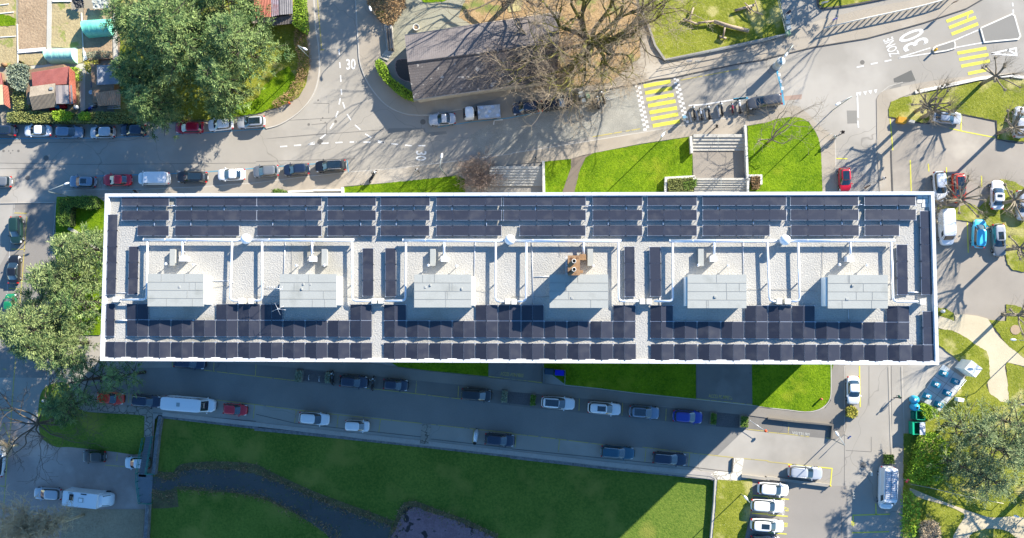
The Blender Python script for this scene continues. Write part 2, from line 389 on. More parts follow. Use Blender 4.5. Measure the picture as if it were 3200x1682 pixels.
plate('pond_bed', P('J 950,1360 985,1290 1020,1220 1045,1160 1080,1130 1140,1135 1190,1160 1290,1190 1400,1225 1550,1290 1680,1350 1690,1400 930,1400'), LZ+.04, mauve, depth=.1, rough_edge=2)
line_obj('pond_edge', [smooth_uv(P('J 960,1330 1000,1240 1035,1150 1080,1118 1150,1125 1290,1180 1420,1225 1560,1285 1700,1350'), 4)], 1.0, LZ+.034, mud)
# patches and paving on the streets
def sheet(name, spec, z, m, **k):
    pts = P(spec) if isinstance(spec, str) else spec
    return plate(name, pts, z, m, depth=k.pop('depth', .06), **k)
# pavements (raised) -- polygons follow the kerbs
kz = .11
pv_nw = smooth_uv(P('B 405,-20 418,180 440,330 446,480 430,590 395,680 330,765 250,830 160,880 70,905'), 4)
sheet('pavement', pv_nw+P('A 1760,820 1660,835 1560,850 B 60,800 160,760 300,690 350,600 378,460 372,380 350,200 330,-20'), kz, pave, depth=.2)
line_obj('kerb', [pv_nw], .16, kz+.004, kerb, thick=.15)
pv_ne = smooth_uv(P('B 700,-20 712,190 722,330 732,440 775,560 840,660 930,750 1040,800 1130,812 1220,812'), 4)
sheet('pavement', pv_ne+P('B 1450,770 1805,655 C 0,655 420,640 470,640 620,640 760,612 870,595 1020,560 1130,548 1300,510 1600,450 1805,415 D 0,410 330,330 700,270 1100,160 1400,60 1520,-10 1130,-20 700,60 370,140 0,290 C 1400,400 1080,425 900,60 820,-20 B 1060,-20'), kz, pave, depth=.2)
line_obj('kerb', [pv_ne+P('B 1450,770')], .16, kz+.004, kerb, thick=.15)
line_obj('kerb', ['C 560,642 620,640 760,612 870,595 1020,560 1130,548 1300,510 1600,450 1805,415 D 0,410 330,330 700,270 1100,160 1400,60 1520,-10'], .14, kz+.004, kerb_dark, thick=.15)
# southern pavement of the main street
s_edge = P('A 440,1342 1000,1335 1400,1318 1800,1290 B 350,1245 640,1215 1000,1185 1340,1145 1805,1085 C 0,1080 420,1015 940,930 1230,880 1400,850 1600,820')
sheet('pavement', s_edge+P('C 1805,800 D 60,770 200,745 280,800 330,860 400,920 470,960 475,1110 478,1500 385,1500 375,1060 350,960 290,860 180,825 C 1805,862 1640,890 1640,940 1270,960 900,1015 500,1095 420,1120 230,1140 0,1160 B 1450,1225 1250,1262 620,1315 600,1350 300,1380 A 1805,1400 900,1400 440,1400'), kz-.02, pave, depth=.2)
line_obj('kerb', [s_edge], .12, kz-.016, kerb, thick=.12)
line_obj('kerb', ['D 470,950 476,1060 478,1200 480,1400', 'D 765,1020 768,960 766,760 770,700 800,650 850,610 950,580', 'D 770,1050 780,1200 790,1400'], .10, .03, kerb, thick=.04)
line_obj('kerb', ['D 868,1060 872,1200 880,1400'], .2, .10, kerb_dark, thick=.12)
# right junction: pavement between street and plane trees
rj = smooth_uv(P('D 765,700 800,650 900,620 1050,590 1200,565 1400,540 1600,520 1805,515'), 3)
sheet('pavement', rj+P('D 1805,545 1700,535 1500,552 1300,595 1040,650 930,690 870,720 850,770 855,830 868,1060 880,1400 790,1400 770,1050 768,960'), .06, pave, depth=.12)
line_obj('kerb', ['D 1040,650 1300,595 1500,552 1700,532 1805,545'], .45, .30, conc_white, thick=.3)
line_obj('kerb', ['D 1060,662 1300,612 1500,568 1700,548 1805,562'], .3, .10, kerb_dark, thick=.05)
line_obj('kerb', ['D 850,825 920,830 1000,855 1080,868 1140,872', 'D 1350,800 1480,825 1610,852 1615,900 1618,980 1700,1000 1805,1005'], .14, .11, kerb_dark, thick=.1)
sheet('asphalt_patch', 'D 770,742 778,690 890,600 1010,500 1040,570 940,595 935,640 860,700 800,742', .007, asphalt_patch)
sheet('asphalt_patch', 'D 885,555 1010,495 1040,565 1000,578 890,582', .012, mat('asphalt_patch_dark', (.10, .1, .092), (.13, .125, .115), fine=12))
sheet('asphalt_patch', 'D 555,780 625,780 628,870 560,872', .0065, asphalt_patch)
sheet('asphalt_patch', 'D 110,680 240,665 235,700 115,710', .0075, mat('reddish_patch', (.3, .2, .15), (.34, .25, .2)))
sheet('asphalt_patch', 'C 345,655 440,640 870,600 935,925 560,965 0,1070 B 1560,1110 1500,960 1650,870 1805,850', .0055, asphalt_rough)
sheet('asphalt_patch', 'B 940,905 1190,902 1195,935 1340,925 1345,945 930,985 850,990', .006, asphalt_patch)
# car park at the right
plate('car_park', P('D 870,830 1080,868 1350,800 1610,852 1618,980 1805,1010 S 3320,460 3320,930 3240,1000 3060,1010 2920,975 2600,975 D 885,1400'), .004, mat('car_park_tar', (.235, .21, .178), (.33, .295, .248), big=.15, fine=8, mix=(.8, .2), third=((.40, .36, .30), .07, .55, .1)), depth=.03)
# lawns: name, outline, height, material
lawns = [
 ('S 1075,620 1075,585 1250,568 1430,549 1452,560 1460,712 1075,712', grass_lush, 'bright'),
 ('C 230,1140 415,1121 415,1180 385,1270 355,1354 S 1735,712 1700,712', grass_lush, ''),
 ('C 520,1110 570,1085 900,1020 1250,966 1272,1070 1280,1500 S 1700,712 2340,712 2170,712 1800,712', grass_lush, ''),
]
plate('lawn', P('S 1075,620 1075,585 1250,568 1430,549 1452,560 1460,712 1075,712'), .13, grass_lush, kind='stuff', rough_edge=1)
plate('lawn', P('C 230,1140 415,1121 415,1180 385,1270 355,1354 S 1740,712 1702,712'), .13, grass_lush, kind='stuff', rough_edge=1)
plate('lawn', P('C 570,1082 900,1020 1250,966 1272,1070 1272,1242 1090,1258 1080,1354 S 2080,712 1795,712 C 440,1354 478,1200 520,1110'), .13, grass_lush, kind='stuff', rough_edge=1)
plate('lawn', smooth_uv(P('C 1662,890 1805,862 D 60,838 180,825 250,840 290,865 340,940 365,1010 375,1100 385,1354'), 2)+P('S 2572,712 2330,712 C 1668,1354 1668,1230'), .13, grass_lush, kind='stuff', rough_edge=1)
sheet('footpath', 'C 415,1121 520,1095 570,1082 520,1110 478,1200 440,1354 S 1795,712 1740,712 C 355,1354 385,1270 415,1180', .115, mat('brown_tar', (.14, .115, .09), (.19, .155, .125), fine=8), depth=.2)
plate('lawn', P('D 362,-30 750,-30 735,5 560,35 385,55 360,30'), .13, grass_olive, kind='stuff')
line_obj('kerb', [smooth_uv(P('D 350,-30 355,30 375,55 400,58 560,38 740,5 900,-30'), 3)], .22, .2, kerb_dark, thick=.2)
plate('lawn', P('C 905,60 960,170 1010,320 1085,415 1250,385 1400,352 1600,310 1805,270 D 60,250 130,235 75,-60 C 1400,-60 880,-60'), .13, grass_olive, kind='stuff', rough_edge=1)
plate('leaf_bed', P('C 190,450 160,640 480,610 700,580 905,400 900,260 870,-60 -300,-60 -380,120'), .14, leaf_litter, kind='stuff', rough_edge=2)
sheet('playground_path', 'C 830,70 905,60 960,170 1010,320 1085,420 1020,490 870,540 800,560 905,400 1000,330 900,180', .12, pave)
plate('lawn', P('D 870,718 940,690 1060,662 1350,604 1500,570 1700,548 1805,562 1900,570 1900,1010 1618,980 1615,852 1480,825 1350,800 1200,775 1120,868 1000,855 920,830 855,825 850,770'), .13, grass_olive, kind='stuff', rough_edge=1)
for s in ('H 1195,180 1260,190 1330,200 1420,170 1490,205 1560,120 1640,0 1740,20 1805,60 1850,60 1850,660 1730,640 1690,600 1665,480 1660,330 1560,330 1430,300 1330,285 1260,270 1195,230',
          'H 1200,908 1260,915 1312,950 1310,1000 1200,960', 'H 1200,1055 1300,1068 1400,1120 1470,1170 1540,1210 1560,1270 1565,1400 1540,1450 1400,1340 1300,1240 1200,1170',
          'H 1555,990 1680,1003 1682,882 1780,900 1805,920 1850,940 1850,1300 1780,1240 1680,1160',
          'L 1680,115 1850,160 1850,420 1800,400 1730,410 1700,380 1690,260'):
    plate('lawn', P(s), .13, grass_olive, kind='stuff', rough_edge=1.5)
# park path right
plate('park_path', smooth_uv(P('H 1205,965 1320,1000 1320,960 1400,955 1550,985 1600,1080 1680,1160 1780,1240 1850,1300 1850,1330 1700,1295 1670,1330 L 1690,250 1700,380 1640,390 1560,330 1545,180 1560,110 1540,60 1480,0 H 1470,1180 1400,1120 1300,1068 1205,1050'), 2, True), .118, earth_path, depth=.2)
plate('park_path', smooth_uv(P('L 1000,1000 1100,1040 1300,1120 1500,1190 1600,1210 1850,1215 1850,1450 1800,1400 1700,1310 1580,1285 1480,1300 1420,1340 1400,1450 1290,1450 1310,1330 1370,1230 1380,1180 1250,1120 1100,1080 1020,1040'), 2, True), .15, earth_path, depth=.2)
plate('park_ground', P('L 960,617 1100,620 1100,440 1210,460 1330,330 1400,210 1500,180 1560,330 1640,390 1850,430 1850,1500 945,1500 955,1000'), .125, grass_olive, kind='stuff', rough_edge=1.5)
plate('flower_bank', P('L 960,617 1060,625 1060,900 990,950 960,950'), .138, grass_shade, kind='stuff', rough_edge=2)
plate('lawn', smooth_uv(P('L 1420,1354 1480,1310 1570,1290 1680,1305 1760,1360 1800,1420 1400,1450'), 3, True), .17, grass_olive, kind='stuff')
# south side of the big building
plate('lawn', P('J 850,50 1640,60 1638,215 1450,195 1200,170 1000,145'), .13, grass_lush, kind='stuff')
plate('lawn', P('K 225,160 225,60 1297,60 1297,372 900,335 600,298 375,275'), .13, grass_lush, kind='stuff')
plate('lawn', P('K 1690,60 1805,60')+smooth_uv(P('L 30,60 440,60 442,200 440,340 425,385 390,425 340,450 260,460 150,448 0,432'), 3)+P('K 1805,432 1695,415'), .13, grass_lush, kind='stuff')
line_obj('kerb', [P('K 225,160')+P('K 375,275 600,298 900,335 1297,375 1695,418 1805,435')+smooth_uv(P('L 0,435 150,451 260,464 340,455 395,428 430,388 444,340 446,200 444,60'), 3)], .1, .14, kerb, thick=.14)
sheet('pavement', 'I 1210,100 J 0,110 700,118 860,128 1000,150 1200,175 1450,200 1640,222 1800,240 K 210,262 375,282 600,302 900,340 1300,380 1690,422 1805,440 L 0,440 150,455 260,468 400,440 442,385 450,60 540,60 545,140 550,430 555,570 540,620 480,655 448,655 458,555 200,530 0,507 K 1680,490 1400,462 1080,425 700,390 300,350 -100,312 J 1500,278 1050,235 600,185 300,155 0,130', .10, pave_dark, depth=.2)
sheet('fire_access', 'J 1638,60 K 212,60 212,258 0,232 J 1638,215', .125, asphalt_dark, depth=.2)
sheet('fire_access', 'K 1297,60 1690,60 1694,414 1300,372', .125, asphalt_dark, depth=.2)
# bays and lane south
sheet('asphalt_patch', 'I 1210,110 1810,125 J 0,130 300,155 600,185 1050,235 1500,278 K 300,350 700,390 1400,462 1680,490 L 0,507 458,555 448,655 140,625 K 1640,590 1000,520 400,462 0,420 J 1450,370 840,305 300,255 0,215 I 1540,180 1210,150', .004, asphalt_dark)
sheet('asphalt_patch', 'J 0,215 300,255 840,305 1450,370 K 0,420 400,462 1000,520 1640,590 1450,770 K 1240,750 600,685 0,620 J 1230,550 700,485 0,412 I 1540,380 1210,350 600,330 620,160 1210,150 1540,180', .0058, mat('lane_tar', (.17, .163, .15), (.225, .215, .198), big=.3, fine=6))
sheet('brick_paving', 'J 335,165 490,180 485,262 330,245', .0085, paver_shade); sheet('brick_paving', 'K -50,305 130,322 125,420 -60,400', .0085, paver_shade)
sheet('brick_paving', 'K 1445,465 1605,480 1598,578 1438,565', .0085, paver_shade)
# stone edging path above the lawn wall and flagged paths
line_obj('wall_path', [P('I 1145,478 1805,552 J 400,597 1170,680 K 0,755 700,835 1400,903 1440,925')], .62, .05, mat('pale_flags', (.30, .27, .24), (.40, .365, .33), big=.8, fine=4), thick=.2)
sheet('flagged_path', 'I 555,330 610,330 612,385 1075,440 1070,640 1015,640 1020,490 560,448', .06, crazy)
sheet('flagged_path', 'J 1172,550 1235,552 1215,690 1155,690', .06, crazy)
sheet('flagged_path', 'K 1565,790 1635,793 1610,950 1440,940 1400,905 1440,880 1555,890', .06, crazy_pale)
# lower right car park
sheet('asphalt_patch', 'K 1695,930 1805,935 L 450,985 560,985 555,1500 -150,1500 K 1640,1354 1700,1100', .0045, mat('bay_tar', (.22, .2, .175), (.28, .255, .222), big=.2, fine=8))
plate('lawn', P('K 1450,945 1610,950 1692,935 1700,1100 1640,1354 1630,1500 1400,1500 1430,1200'), .13, grass_olive, kind='stuff', rough_edge=1)
# west side: garden corner of the building
plate('lawn', P('E 400,125 680,120 735,160 850,160 900,400 900,900 700,1100 480,1100 420,900 390,480 395,200'), .13, grass_lush, kind='stuff')
line_obj('stone_edging', [smooth_uv(P('E 480,345 560,390 600,440 650,470 760,520'), 3)], .5, .2, concrete, thick=.1)
line_obj('kerb', ['E 392,180 385,300 370,470 365,560', 'E 0,170 380,165', 'E 440,70 760,70'], .1, .12, kerb, thick=.1)
sheet('asphalt_patch', 'E 95,170 390,168 372,470 360,900 330,1400 -50,1400 -50,700 60,500', .0042, mat('west_tar', (.19, .175, .155), (.25, .23, .205), big=.3, fine=8, bump=.15, third=((.29, .27, .24), .12, .55, .1)))
# cobbled court and garden beds at the top
sheet('cobbled_court', 'B 1060,-20 1805,-20 C 60,-20 0,140 -40,130 B 1050,250 1060,350 930,440 850,420 980,350 905,185 960,190', .13, cobble)
plate('flower_bed', smooth_uv(P('B 790,-20 800,60 880,150 950,190 1010,100 1062,-20'), 3), .2, leaf_litter, kind='stuff')
plate('lawn', P('B 1150,-20 1370,-20 1330,10 1230,22 1180,15'), .16, grass_lush, kind='stuff', rough_edge=1.5)
plate('bed', P('B 1762,-20 C 80,-20 60,75 0,85 B 1780,85'), .2, mat('straw_bed', (.33, .29, .14), (.45, .4, .2), big=.8), kind='stuff')
plate('wild_bank', P('A 800,780 900,850 1180,860 1450,850 1640,830 1805,800 B 160,755 300,685 350,600 378,460 370,380 350,200 330,-20 250,-20 -600,-60 -1000,0 A 850,300'), .15, grass_olive, kind='stuff', rough_edge=1)
plate('wild_bank', P('B 0,700 60,600 170,500 230,470 300,580 260,690 120,760 A 1805,800 1640,820 1600,760'), .19, grass_lush, kind='stuff', rough_edge=3)
# garden plots
gp = [('A -10,-20 110,-20 115,340 120,420 215,470 -10,480', soil_weedy), ('A 128,-20 328,-20 326,345 130,375', soil), ('A 128,380 320,380 330,455 215,462 130,440', soil_weedy),
      ('A 370,20 500,0 500,70 572,90 578,330 530,340 360,330', soil_weedy), ('A 590,60 785,75 788,420 600,430 585,330', soil), ('A 830,100 900,100 900,460 835,455', soil),
      ('A 535,345 590,345 590,440 535,450', soil_weedy), ('A 60,470 220,470 210,760 60,780', soil_weedy), ('A 480,480 555,480 560,740 545,800 60,860 80,780 500,780', soil_weedy)]
for s, m in gp: plate('vegetable_bed', P(s), .10, m, depth=.15, kind='stuff', rough_edge=1)
plate('garden_ground', P('A -10,-20 860,-20 860,870 -10,860'), .05, mat('trodden_earth', (.23, .2, .15), (.33, .29, .22), big=.4, fine=6), depth=.1)
plate('garden_path', P('A 332,-20 365,-20 360,350 328,350'), .13, concrete, depth=.1); plate('garden_path', P('A 790,-20 812,-20 832,455 800,455'), .13, concrete, depth=.1)
plate('garden_path', P('A 330,455 590,450 600,440 600,780 565,780 560,480 215,500 215,465'), .09, concrete, depth=.1)
line_obj('garden_edging', ['A 120,170 125,460', 'A 572,90 590,430', 'A 0,262 110,255', 'A 0,95 95,85', 'A 0,35 60,28'], .14, .2, conc_white, thick=.15)
plate('grass_patch', P('A -10,100 60,108 110,130 108,180 50,185 -10,180'), .14, grass_lush, kind='stuff', rough_edge=2)
# ------------------------------------------------------------------ painted markings: parts of the road
def marks(name, lines, w, z, m): return line_obj(name, lines, w, z, m, parent=road)
zm = .018
marks('blue_bay_line', ['A -10,978 135,978 640,974 820,968 1055,960', 'A 1240,948 1440,938 1805,912 B 0,915 60,908', 'A 680,1242 1200,1225 1480,1210 1760,1190 B 180,1172 425,1155', 'B 642,1130 652,1215', 'B 1282,898 1500,862 1805,830 C 0,828 130,805 210,795'], .12, zm, p_blue)
marks('blue_line', ['D 55,470 75,540 95,620 112,740', 'C 1560,700 1665,690'], .3, zm, p_blue)
for s in ('B 170,1035 220,1031', 'B 268,1027 318,1023', 'B 366,1020 414,1016', 'B 368,1018 412,1002', 'B 462,1012 512,1009', 'B 560,1007 610,1004', 'B 660,1003 708,1001', 'B 756,1002 806,1003', 'B 860,1005 908,1006', 'B 858,992 905,1006', 'B 954,1014 1002,1018', 'B 1050,1024 1098,1028', 'B 1144,1027 1194,1028',
          'B 452,978 492,948', 'B 522,908 548,868', 'B 562,828 578,785', 'B 585,738 595,692', 'B 612,722 626,765', 'B 643,806 668,848', 'B 698,882 735,915', 'B 770,945 812,970', 'B 585,345 587,388', 'B 590,440 593,480', 'B 596,532 599,578', 'B 600,628 604,668',
          'D 625,475 675,465', 'D 725,453 773,443', 'D 822,434 870,424', 'D 1724,20 1726,45', 'D 1728,68 1730,95'):
    marks('dashed_line', [s], .19, zm, p_white)
for s in ('D 628,652 636,830', 'D 633,852 638,900'): marks('edge_line', [s], .2, zm, p_white)
for x, y in ((645, 660), (683, 655), (720, 648), (757, 642)):
    mb = MB(); a, b, c = (at(*uv('D', x+dx, y+dy), zm) for dx, dy in ((-13, -8), (13, -12), (4, 17))); mb.add([a, c, b], [(0, 1, 2)]); mb.build('give_way_triangle', p_white, road)
for x, y in ((66, 485), (79, 527), (91, 573), (100, 622)):
    marks('square_dash', [[uv('D', x, y-11), uv('D', x+3, y+11)]], .33, zm+.004, p_white)
# yellow crossings
def bars(L0, L1, w, z=zm): 
    for a, b in zip(L0, L1): marks('crossing_stripe', [[a, b]], w, z, p_yellow)
bars(P('C 928,608 938,656 948,703 959,747 969,795 981,840 992,888'), P('C 1118,575 1130,623 1140,668 1153,713 1164,761 1172,806 1184,855'), .56)
bars(P('D 1290,62 1258,152 1276,196 1294,242'), P('D 1394,18 1446,80 1466,122 1482,168'), .48)
bars(P('D 1335,376 1348,422 1362,468 1410,520'), P('D 1540,340 1555,385 1564,430 1545,492'), .48)
marks('yellow_line', ['D 1414,95 1404,132'], .2, zm+.003, p_yellow)
def checker(p0, p1, q0, q1, n):
    for i in range(n):
        for k in (0, 1):
            if (i+k) % 2: continue
            def e(t, s): return ((p0[0]+(p1[0]-p0[0])*t)*(1-s)+(q0[0]+(q1[0]-q0[0])*t)*s, (p0[1]+(p1[1]-p0[1])*t)*(1-s)+(q0[1]+(q1[1]-q0[1])*t)*s)
            t0, t1 = i/n, (i+1)/n; c = [e(t0, k/2), e(t1, k/2), e(t1, (k+1)/2), e(t0, (k+1)/2)]
            mb = MB(); mb.add([at(u, v, zm) for u, v in c], [(0, 1, 2, 3)]); mb.build('checker_square', p_white, road)
checker(*P('C 866,600 928,925 902,592 972,918'), 19); checker(*P('C 1132,548 1212,872 1172,542 1248,865'), 20)
marks('yellow_line', ['C 1190,565 1600,488', 'C 570,965 905,908', 'B 433,-20 442,100 463,352', 'B 450,352 482,351'], .14, zm, p_yworn)
marks('white_bay_line', ['C 1245,745 1350,738 1460,720 1650,690'], .2, zm, p_white)
for s in ('C 1250,790 1265,860', 'C 1298,782 1314,850', 'C 1350,775 1365,843', 'C 1445,745 1462,825'): marks('bay_divider', [s], .2, zm, mat('bay_grey', (.5, .5, .5), (.6, .6, .6)))
marks('white_line', ['B 1675,880 1680,850 1740,845'], .14, zm, p_white)
# island and its outline
isl = sheet('traffic_island', 'D 1500,198 1720,100 1735,108 1778,255 1765,272 1527,298 1515,270', .14, asphalt_patch, depth=.16)
line_obj('kerb', ['D 1500,198 1720,100 1738,110 1780,255 1765,275 1527,298 1500,198'], .2, .15, conc_white, thick=.15)
sheet('traffic_island', smooth_uv(P('D 1165,350 1180,330 1310,288 1318,335 1190,368 1170,362'), 2, True), .14, asphalt_patch, depth=.16)
line_obj('kerb', [smooth_uv(P('D 1310,286 1240,310 1185,328 1165,348 1175,368 1200,366 1318,340 1310,286'), 2)], .18, .15, conc_white, thick=.15)
marks('island_line', ['D 1312,286 1500,205', 'D 1320,336 1520,300', 'D 920,408 1145,338', 'D 920,410 1150,375'], .15, zm, p_white)
marks('arrow_line', ['D 1575,378 1748,340 1752,390 1575,380', 'D 1690,352 1745,382'], .25, zm, p_white)
lettering('30', *uv('B', 668, 458), zm, 1.65, 2, p_white, road, .68); lettering('30', *uv('B', 1160, 1098), zm, 1.6, -92, p_white, road, .72)
lettering('30', *uv('D', 1035, 276), zm, 3.9, 113, p_white, road, .52, font_w=.6); lettering('ZONE', *uv('D', 873, 330), zm, 1.5, 110, p_white, road, .50, font_w=.4)
# west street bays
marks('yellow_bay_line', ['E 100,238 192,242 178,400 160,650 140,880', 'E 82,493 175,497', 'E 62,770 155,774', 'I 115,25 95,260 75,560 50,800 15,1280 0,1354', 'I 0,450 80,452', 'I 0,600 25,540 60,640', 'I 0,985 40,990', 'I 60,690 0,700', 'I 20,160 45,165'], .16, zm, p_yworn)
marks('white_line', ['E 100,170 100,238', 'E 75,400 62,600 50,800'], .1, zm, p_wworn)
# southern bays
marks('worn_bay_line', ['J 0,212 300,246', 'J 780,298 860,305 1440,372', 'J 0,412 280,450 560,482 880,515 1170,545', 'J 1235,552 1540,585 1805,612', 'K 0,618 185,638', 'K 205,640 640,695', 'K 920,712 1250,752 1560,785', 'K 1635,793 1805,808 L 0,815 200,835', 'J 1132,245 1125,330', 'J 1428,280 1424,365', 'J 285,452 272,540', 'J 580,482 570,572', 'J 878,515 866,605', 'J 1535,590 1528,680',
      'K 475,370 472,455', 'K 780,400 775,490', 'K 1088,438 1083,525', 'K 28,625 22,715', 'K 335,655 327,748', 'K 945,722 936,815', 'K 1252,755 1245,850', 'K 1650,585 1805,602', 'L 0,607 145,620 290,640', 'L 148,540 143,620', 'L 410,645 448,655', 'I 910,330 905,400', 'I 1530,380 1805,412', 'I 1795,415 1785,510', 'I 1215,110 1215,150', 'I 1510,110 1505,180', 'I 1805,130 1800,210', 'I 740,838 880,850', 'I 828,755 822,815', 'I 1440,170 1800,212'], .11, zm, p_yworn)
marks('yellow_line', ['J 1640,215 1805,232 K 0,232 212,258', 'K 1300,372 1690,414'], .16, .131, p_yworn)
marks('bay_kerb', ['J 0,480 280,545 870,608 1165,640', 'J 1230,655 1805,720', 'K 0,725 640,790 1250,850 1550,888', 'I 1080,470 1210,478 1805,530'], .1, zm, mat('bay_edge', (.12, .11, .10)))
marks('yellow_bay_line', ['L 140,835 452,862 440,985', 'L 645,140 650,430', 'L 0,1070 148,1080', 'L 0,1190 140,1200', 'L 0,1315 132,1325', 'K 1700,1052 1805,1062', 'K 1690,1178 1805,1185', 'L 600,1270 600,1192 860,1185', 'L 760,1110 762,1190', 'L 592,1316 855,1308', 'D 860,830 872,960 880,1060', 'D 1365,800 1360,920', 'D 1280,905 1390,930 1600,970', 'D 1003,1130 1010,1350', 'D 1130,1155 1135,1210', 'D 1258,1180 1262,1300', 'D 1505,1240 1508,1320', 'D 475,1118 560,1120', 'H 1405,300 1412,520'], .16, zm+.002, p_yellow)
marks('white_line', ['L 540,140 540,600', 'L 855,140 870,640 880,900', 'L 945,140 960,560 960,617', 'D 0,0 0,1'], .08, .1245, kerb)
marks('seam', ['L 540,620 538,985', 'L 728,640 728,745 548,735', 'L 520,1180 520,1354', 'L 870,140 872,850', 'L 712,140 712,420', 'B 405,728 515,730 512,800', 'B 390,880 500,868 498,940 B 0,985 500,945 900,915', 'B 0,860 B 560,832', 'B 0,1140 700,1120', 'A 0,1150 600,1160 1805,1150', 'A 0,1190 400,1185', 'A 0,1010 700,1000'], .05, .0105, mat('tar_seam', (.09, .085, .08)))
lettering('ACCES POMPIERS', *uv('J', 1805-1, 202), .131, .52, -5, p_yworn, road, .62); lettering('ACCES POMPIERS', *uv('K', 1470, 359), .131, .52, -5, p_yworn, road, .62)
lettering('VISITEURS', *uv('L', 232, 618), zm, .42, -5, p_wworn, road, 1.0); lettering('VISITEURS', *uv('L', 108, 1136), zm, .4, 88, p_white, road, 1.0)
lettering('67', *uv('L', 133, 1150), zm, .62, 88, p_yellow, road, .75); lettering('68', *uv('L', 125, 1260), zm, .62, 88, p_yellow, road, .75); lettering('37', *uv('L', 603, 1250), zm, .6, 88, p_yellow, road, .75)
def manhole(t, x, y, r=.38, lab=''):
    mb = MB(); p = at(*uv(t, x, y), 0); mb.lathe(p.x, p.y, [(r, .002), (r, .012), (r*.85, .0125), (r*.82, .008)], 20, smooth=False)
    tag(mb.build('manhole_cover', mat('cast_iron', (.13, .12, .11), (.18, .17, .15), metal=.2)), ('small' if r < .25 else 'large')+' iron cover '+lab, 'manhole cover', 'manhole covers in the streets')
for a in (('A', 325, 1115, .42, 'in the street above the blue grey estate'), ('A', 195, 1255, .38, 'left of the lamp at the left end of the row'), ('B', 452, 1000, .42, 'on the dashed line at the junction'), ('B', 372, 878, .2, 'lowest left of the side street mouth'), ('B', 438, 707, .13, 'highest in the side street mouth'), ('B', 562, 857, .22, 'touching the left dashed curve'), ('B', 1177, 860, .42, 'in the hall shadow left of the silver coupe'), ('C', 487, 825, .4, 'on the rough tarmac below the bins'), ('L', 672, 837, .42, 'left of the wooden planter on the right lane'), ('D', 665, 440, .33, 'beside the dashes below the word ZONE'), ('D', 398, 945, .33, 'on the pavement right of the corner lawn'),
          ('A', 25, 1065, .2, 'leftmost of five near the left edge of the street'), ('A', 130, 1065, .2, 'rightmost of five near the left edge of the street'), ('A', 62, 1065, .1, 'second of five near the left edge of the street'), ('A', 90, 1062, .1, 'fourth of five near the left edge of the street'), ('A', 75, 1080, .1, 'lowest of five near the left edge of the street'), ('B', 470, 833, .13, 'topmost of the three small ones at the junction'), ('B', 458, 848, .1, 'leftmost of the three small ones at the junction'), ('B', 488, 864, .1, 'lowest of the three small ones at the junction')):
    manhole(*a)
# ------------------------------------------------------------------ the long apartment block
PZ = ROOF+.38                                   # parapet top
RC = [(328, 605), (2920, 598.5), (2935, 1140.7), (312.5, 1128)]
rc = [at(u, v, PZ) for u, v in RC]              # NW, NE, SE, SW as seen
def inset(pts, d):
    n = len(pts); out = []
    for i in range(n):
        a, b, c = pts[i-1], pts[i], pts[(i+1) % n]
        e0 = (b-a).normalized(); e1 = (c-b).normalized()
        n0 = Vector((e0.y, -e0.x, 0)); n1 = Vector((e1.y, -e1.x, 0)); k = (n0+n1)/(1+n0.dot(n1))
        out.append(b+k*d)
    return out
house = empty('apartment_block', (0, 0, 0), 0, 'long white edged flat roofed apartment block covered with solar panels', 'building')
body = inset(rc, .35)
mb = MB(); mb.prism([p[:2] for p in body], 0, ROOF-.02); mb.build('wall', facade, house)
mb = MB(); mb.prism([p[:2] for p in inset(rc, .3)], ROOF-.016, ROOF); mb.build('gravel_roof', gravel, house)
mb = MB(); r0, r1 = rc, inset(rc, .34)
for i in range(4):
    j = (i+1) % 4; q = [r0[j], r0[i], r1[i], r1[j]]
    mb.hexa([(p.x, p.y, ROOF-.5) for p in q], [(p.x, p.y, PZ) for p in q])
    q = [r1[j], r1[i], inset(rc, .42)[i], inset(rc, .42)[j]]
    mb.hexa([(p.x, p.y, ROOF+.01) for p in q], [(p.x, p.y, PZ-.12) for p in q])
mb.build('parapet', parapet_m, house)
mb = MB()
for i in range(4):
    a, b = rc[i], rc[(i+1) % 4]; a2, b2 = inset(rc, .34)[i], inset(rc, .34)[(i+1) % 4]; n = int((b-a).length/2.9); d = (b-a).normalized()*.022
    for k in range(1, n):
        t = k/n; p, q = a+(b-a)*t, a2+(b2-a2)*t; mb.hexa([Vector((w.x, w.y, PZ-.01)) for w in (p-d, q-d, q+d, p+d)], [Vector((w.x, w.y, PZ+.012)) for w in (p-d, q-d, q+d, p+d)])
mb.build('coping_joint', mat('joint_grey', (.36, .37, .38)), house)
mb = MB()                                        # glazing and balcony bands of the long sides, storey by storey
ex = (rc[1]-rc[0]).normalized()
for k in range(12):
    z = 1.0+2.9*k
    for (a, b) in ((body[0], body[1]), (body[2], body[3]), (body[1], body[2]), (body[3], body[0])):
        d = (b-a).normalized(); nn = Vector((-d.y, d.x, 0)); L_ = (b-a).length; a2 = a+d*1.2; b2 = b-d*1.2
        q = [a2+nn*.02, b2+nn*.02, b2-nn*.1, a2-nn*.1]; mb.prism([p[:2] for p in q], z, z+1.35)
mb.build('glazing_band', bglass, house)
mb = MB()
for k in range(12):
    z = .82+2.9*k
    for (a, b) in ((body[0], body[1]), (body[2], body[3])):
        d = (b-a).normalized(); nn = Vector((-d.y, d.x, 0)); q = [a+d+nn*.12, b-d+nn*.12, b-d-nn*.05, a+d-nn*.05]; mb.prism([p[:2] for p in q], z-.15, z)
mb.build('sill_band', white_wall, house)
for (u0, u1, v0, v1) in ((2900-28, 2912, 607, 634),):
    pass
mb = MB()
for i in range(3):
    for j in range(2):
        a = at(2866+18*i, 608+14*j, ROOF); mb.box(a.x, a.x+.52, a.y-.42, a.y, ROOF, ROOF+.05)
for i in range(2): a = at(2881+17*i, 636, ROOF); mb.box(a.x, a.x+.5, a.y-.4, a.y, ROOF, ROOF+.05)
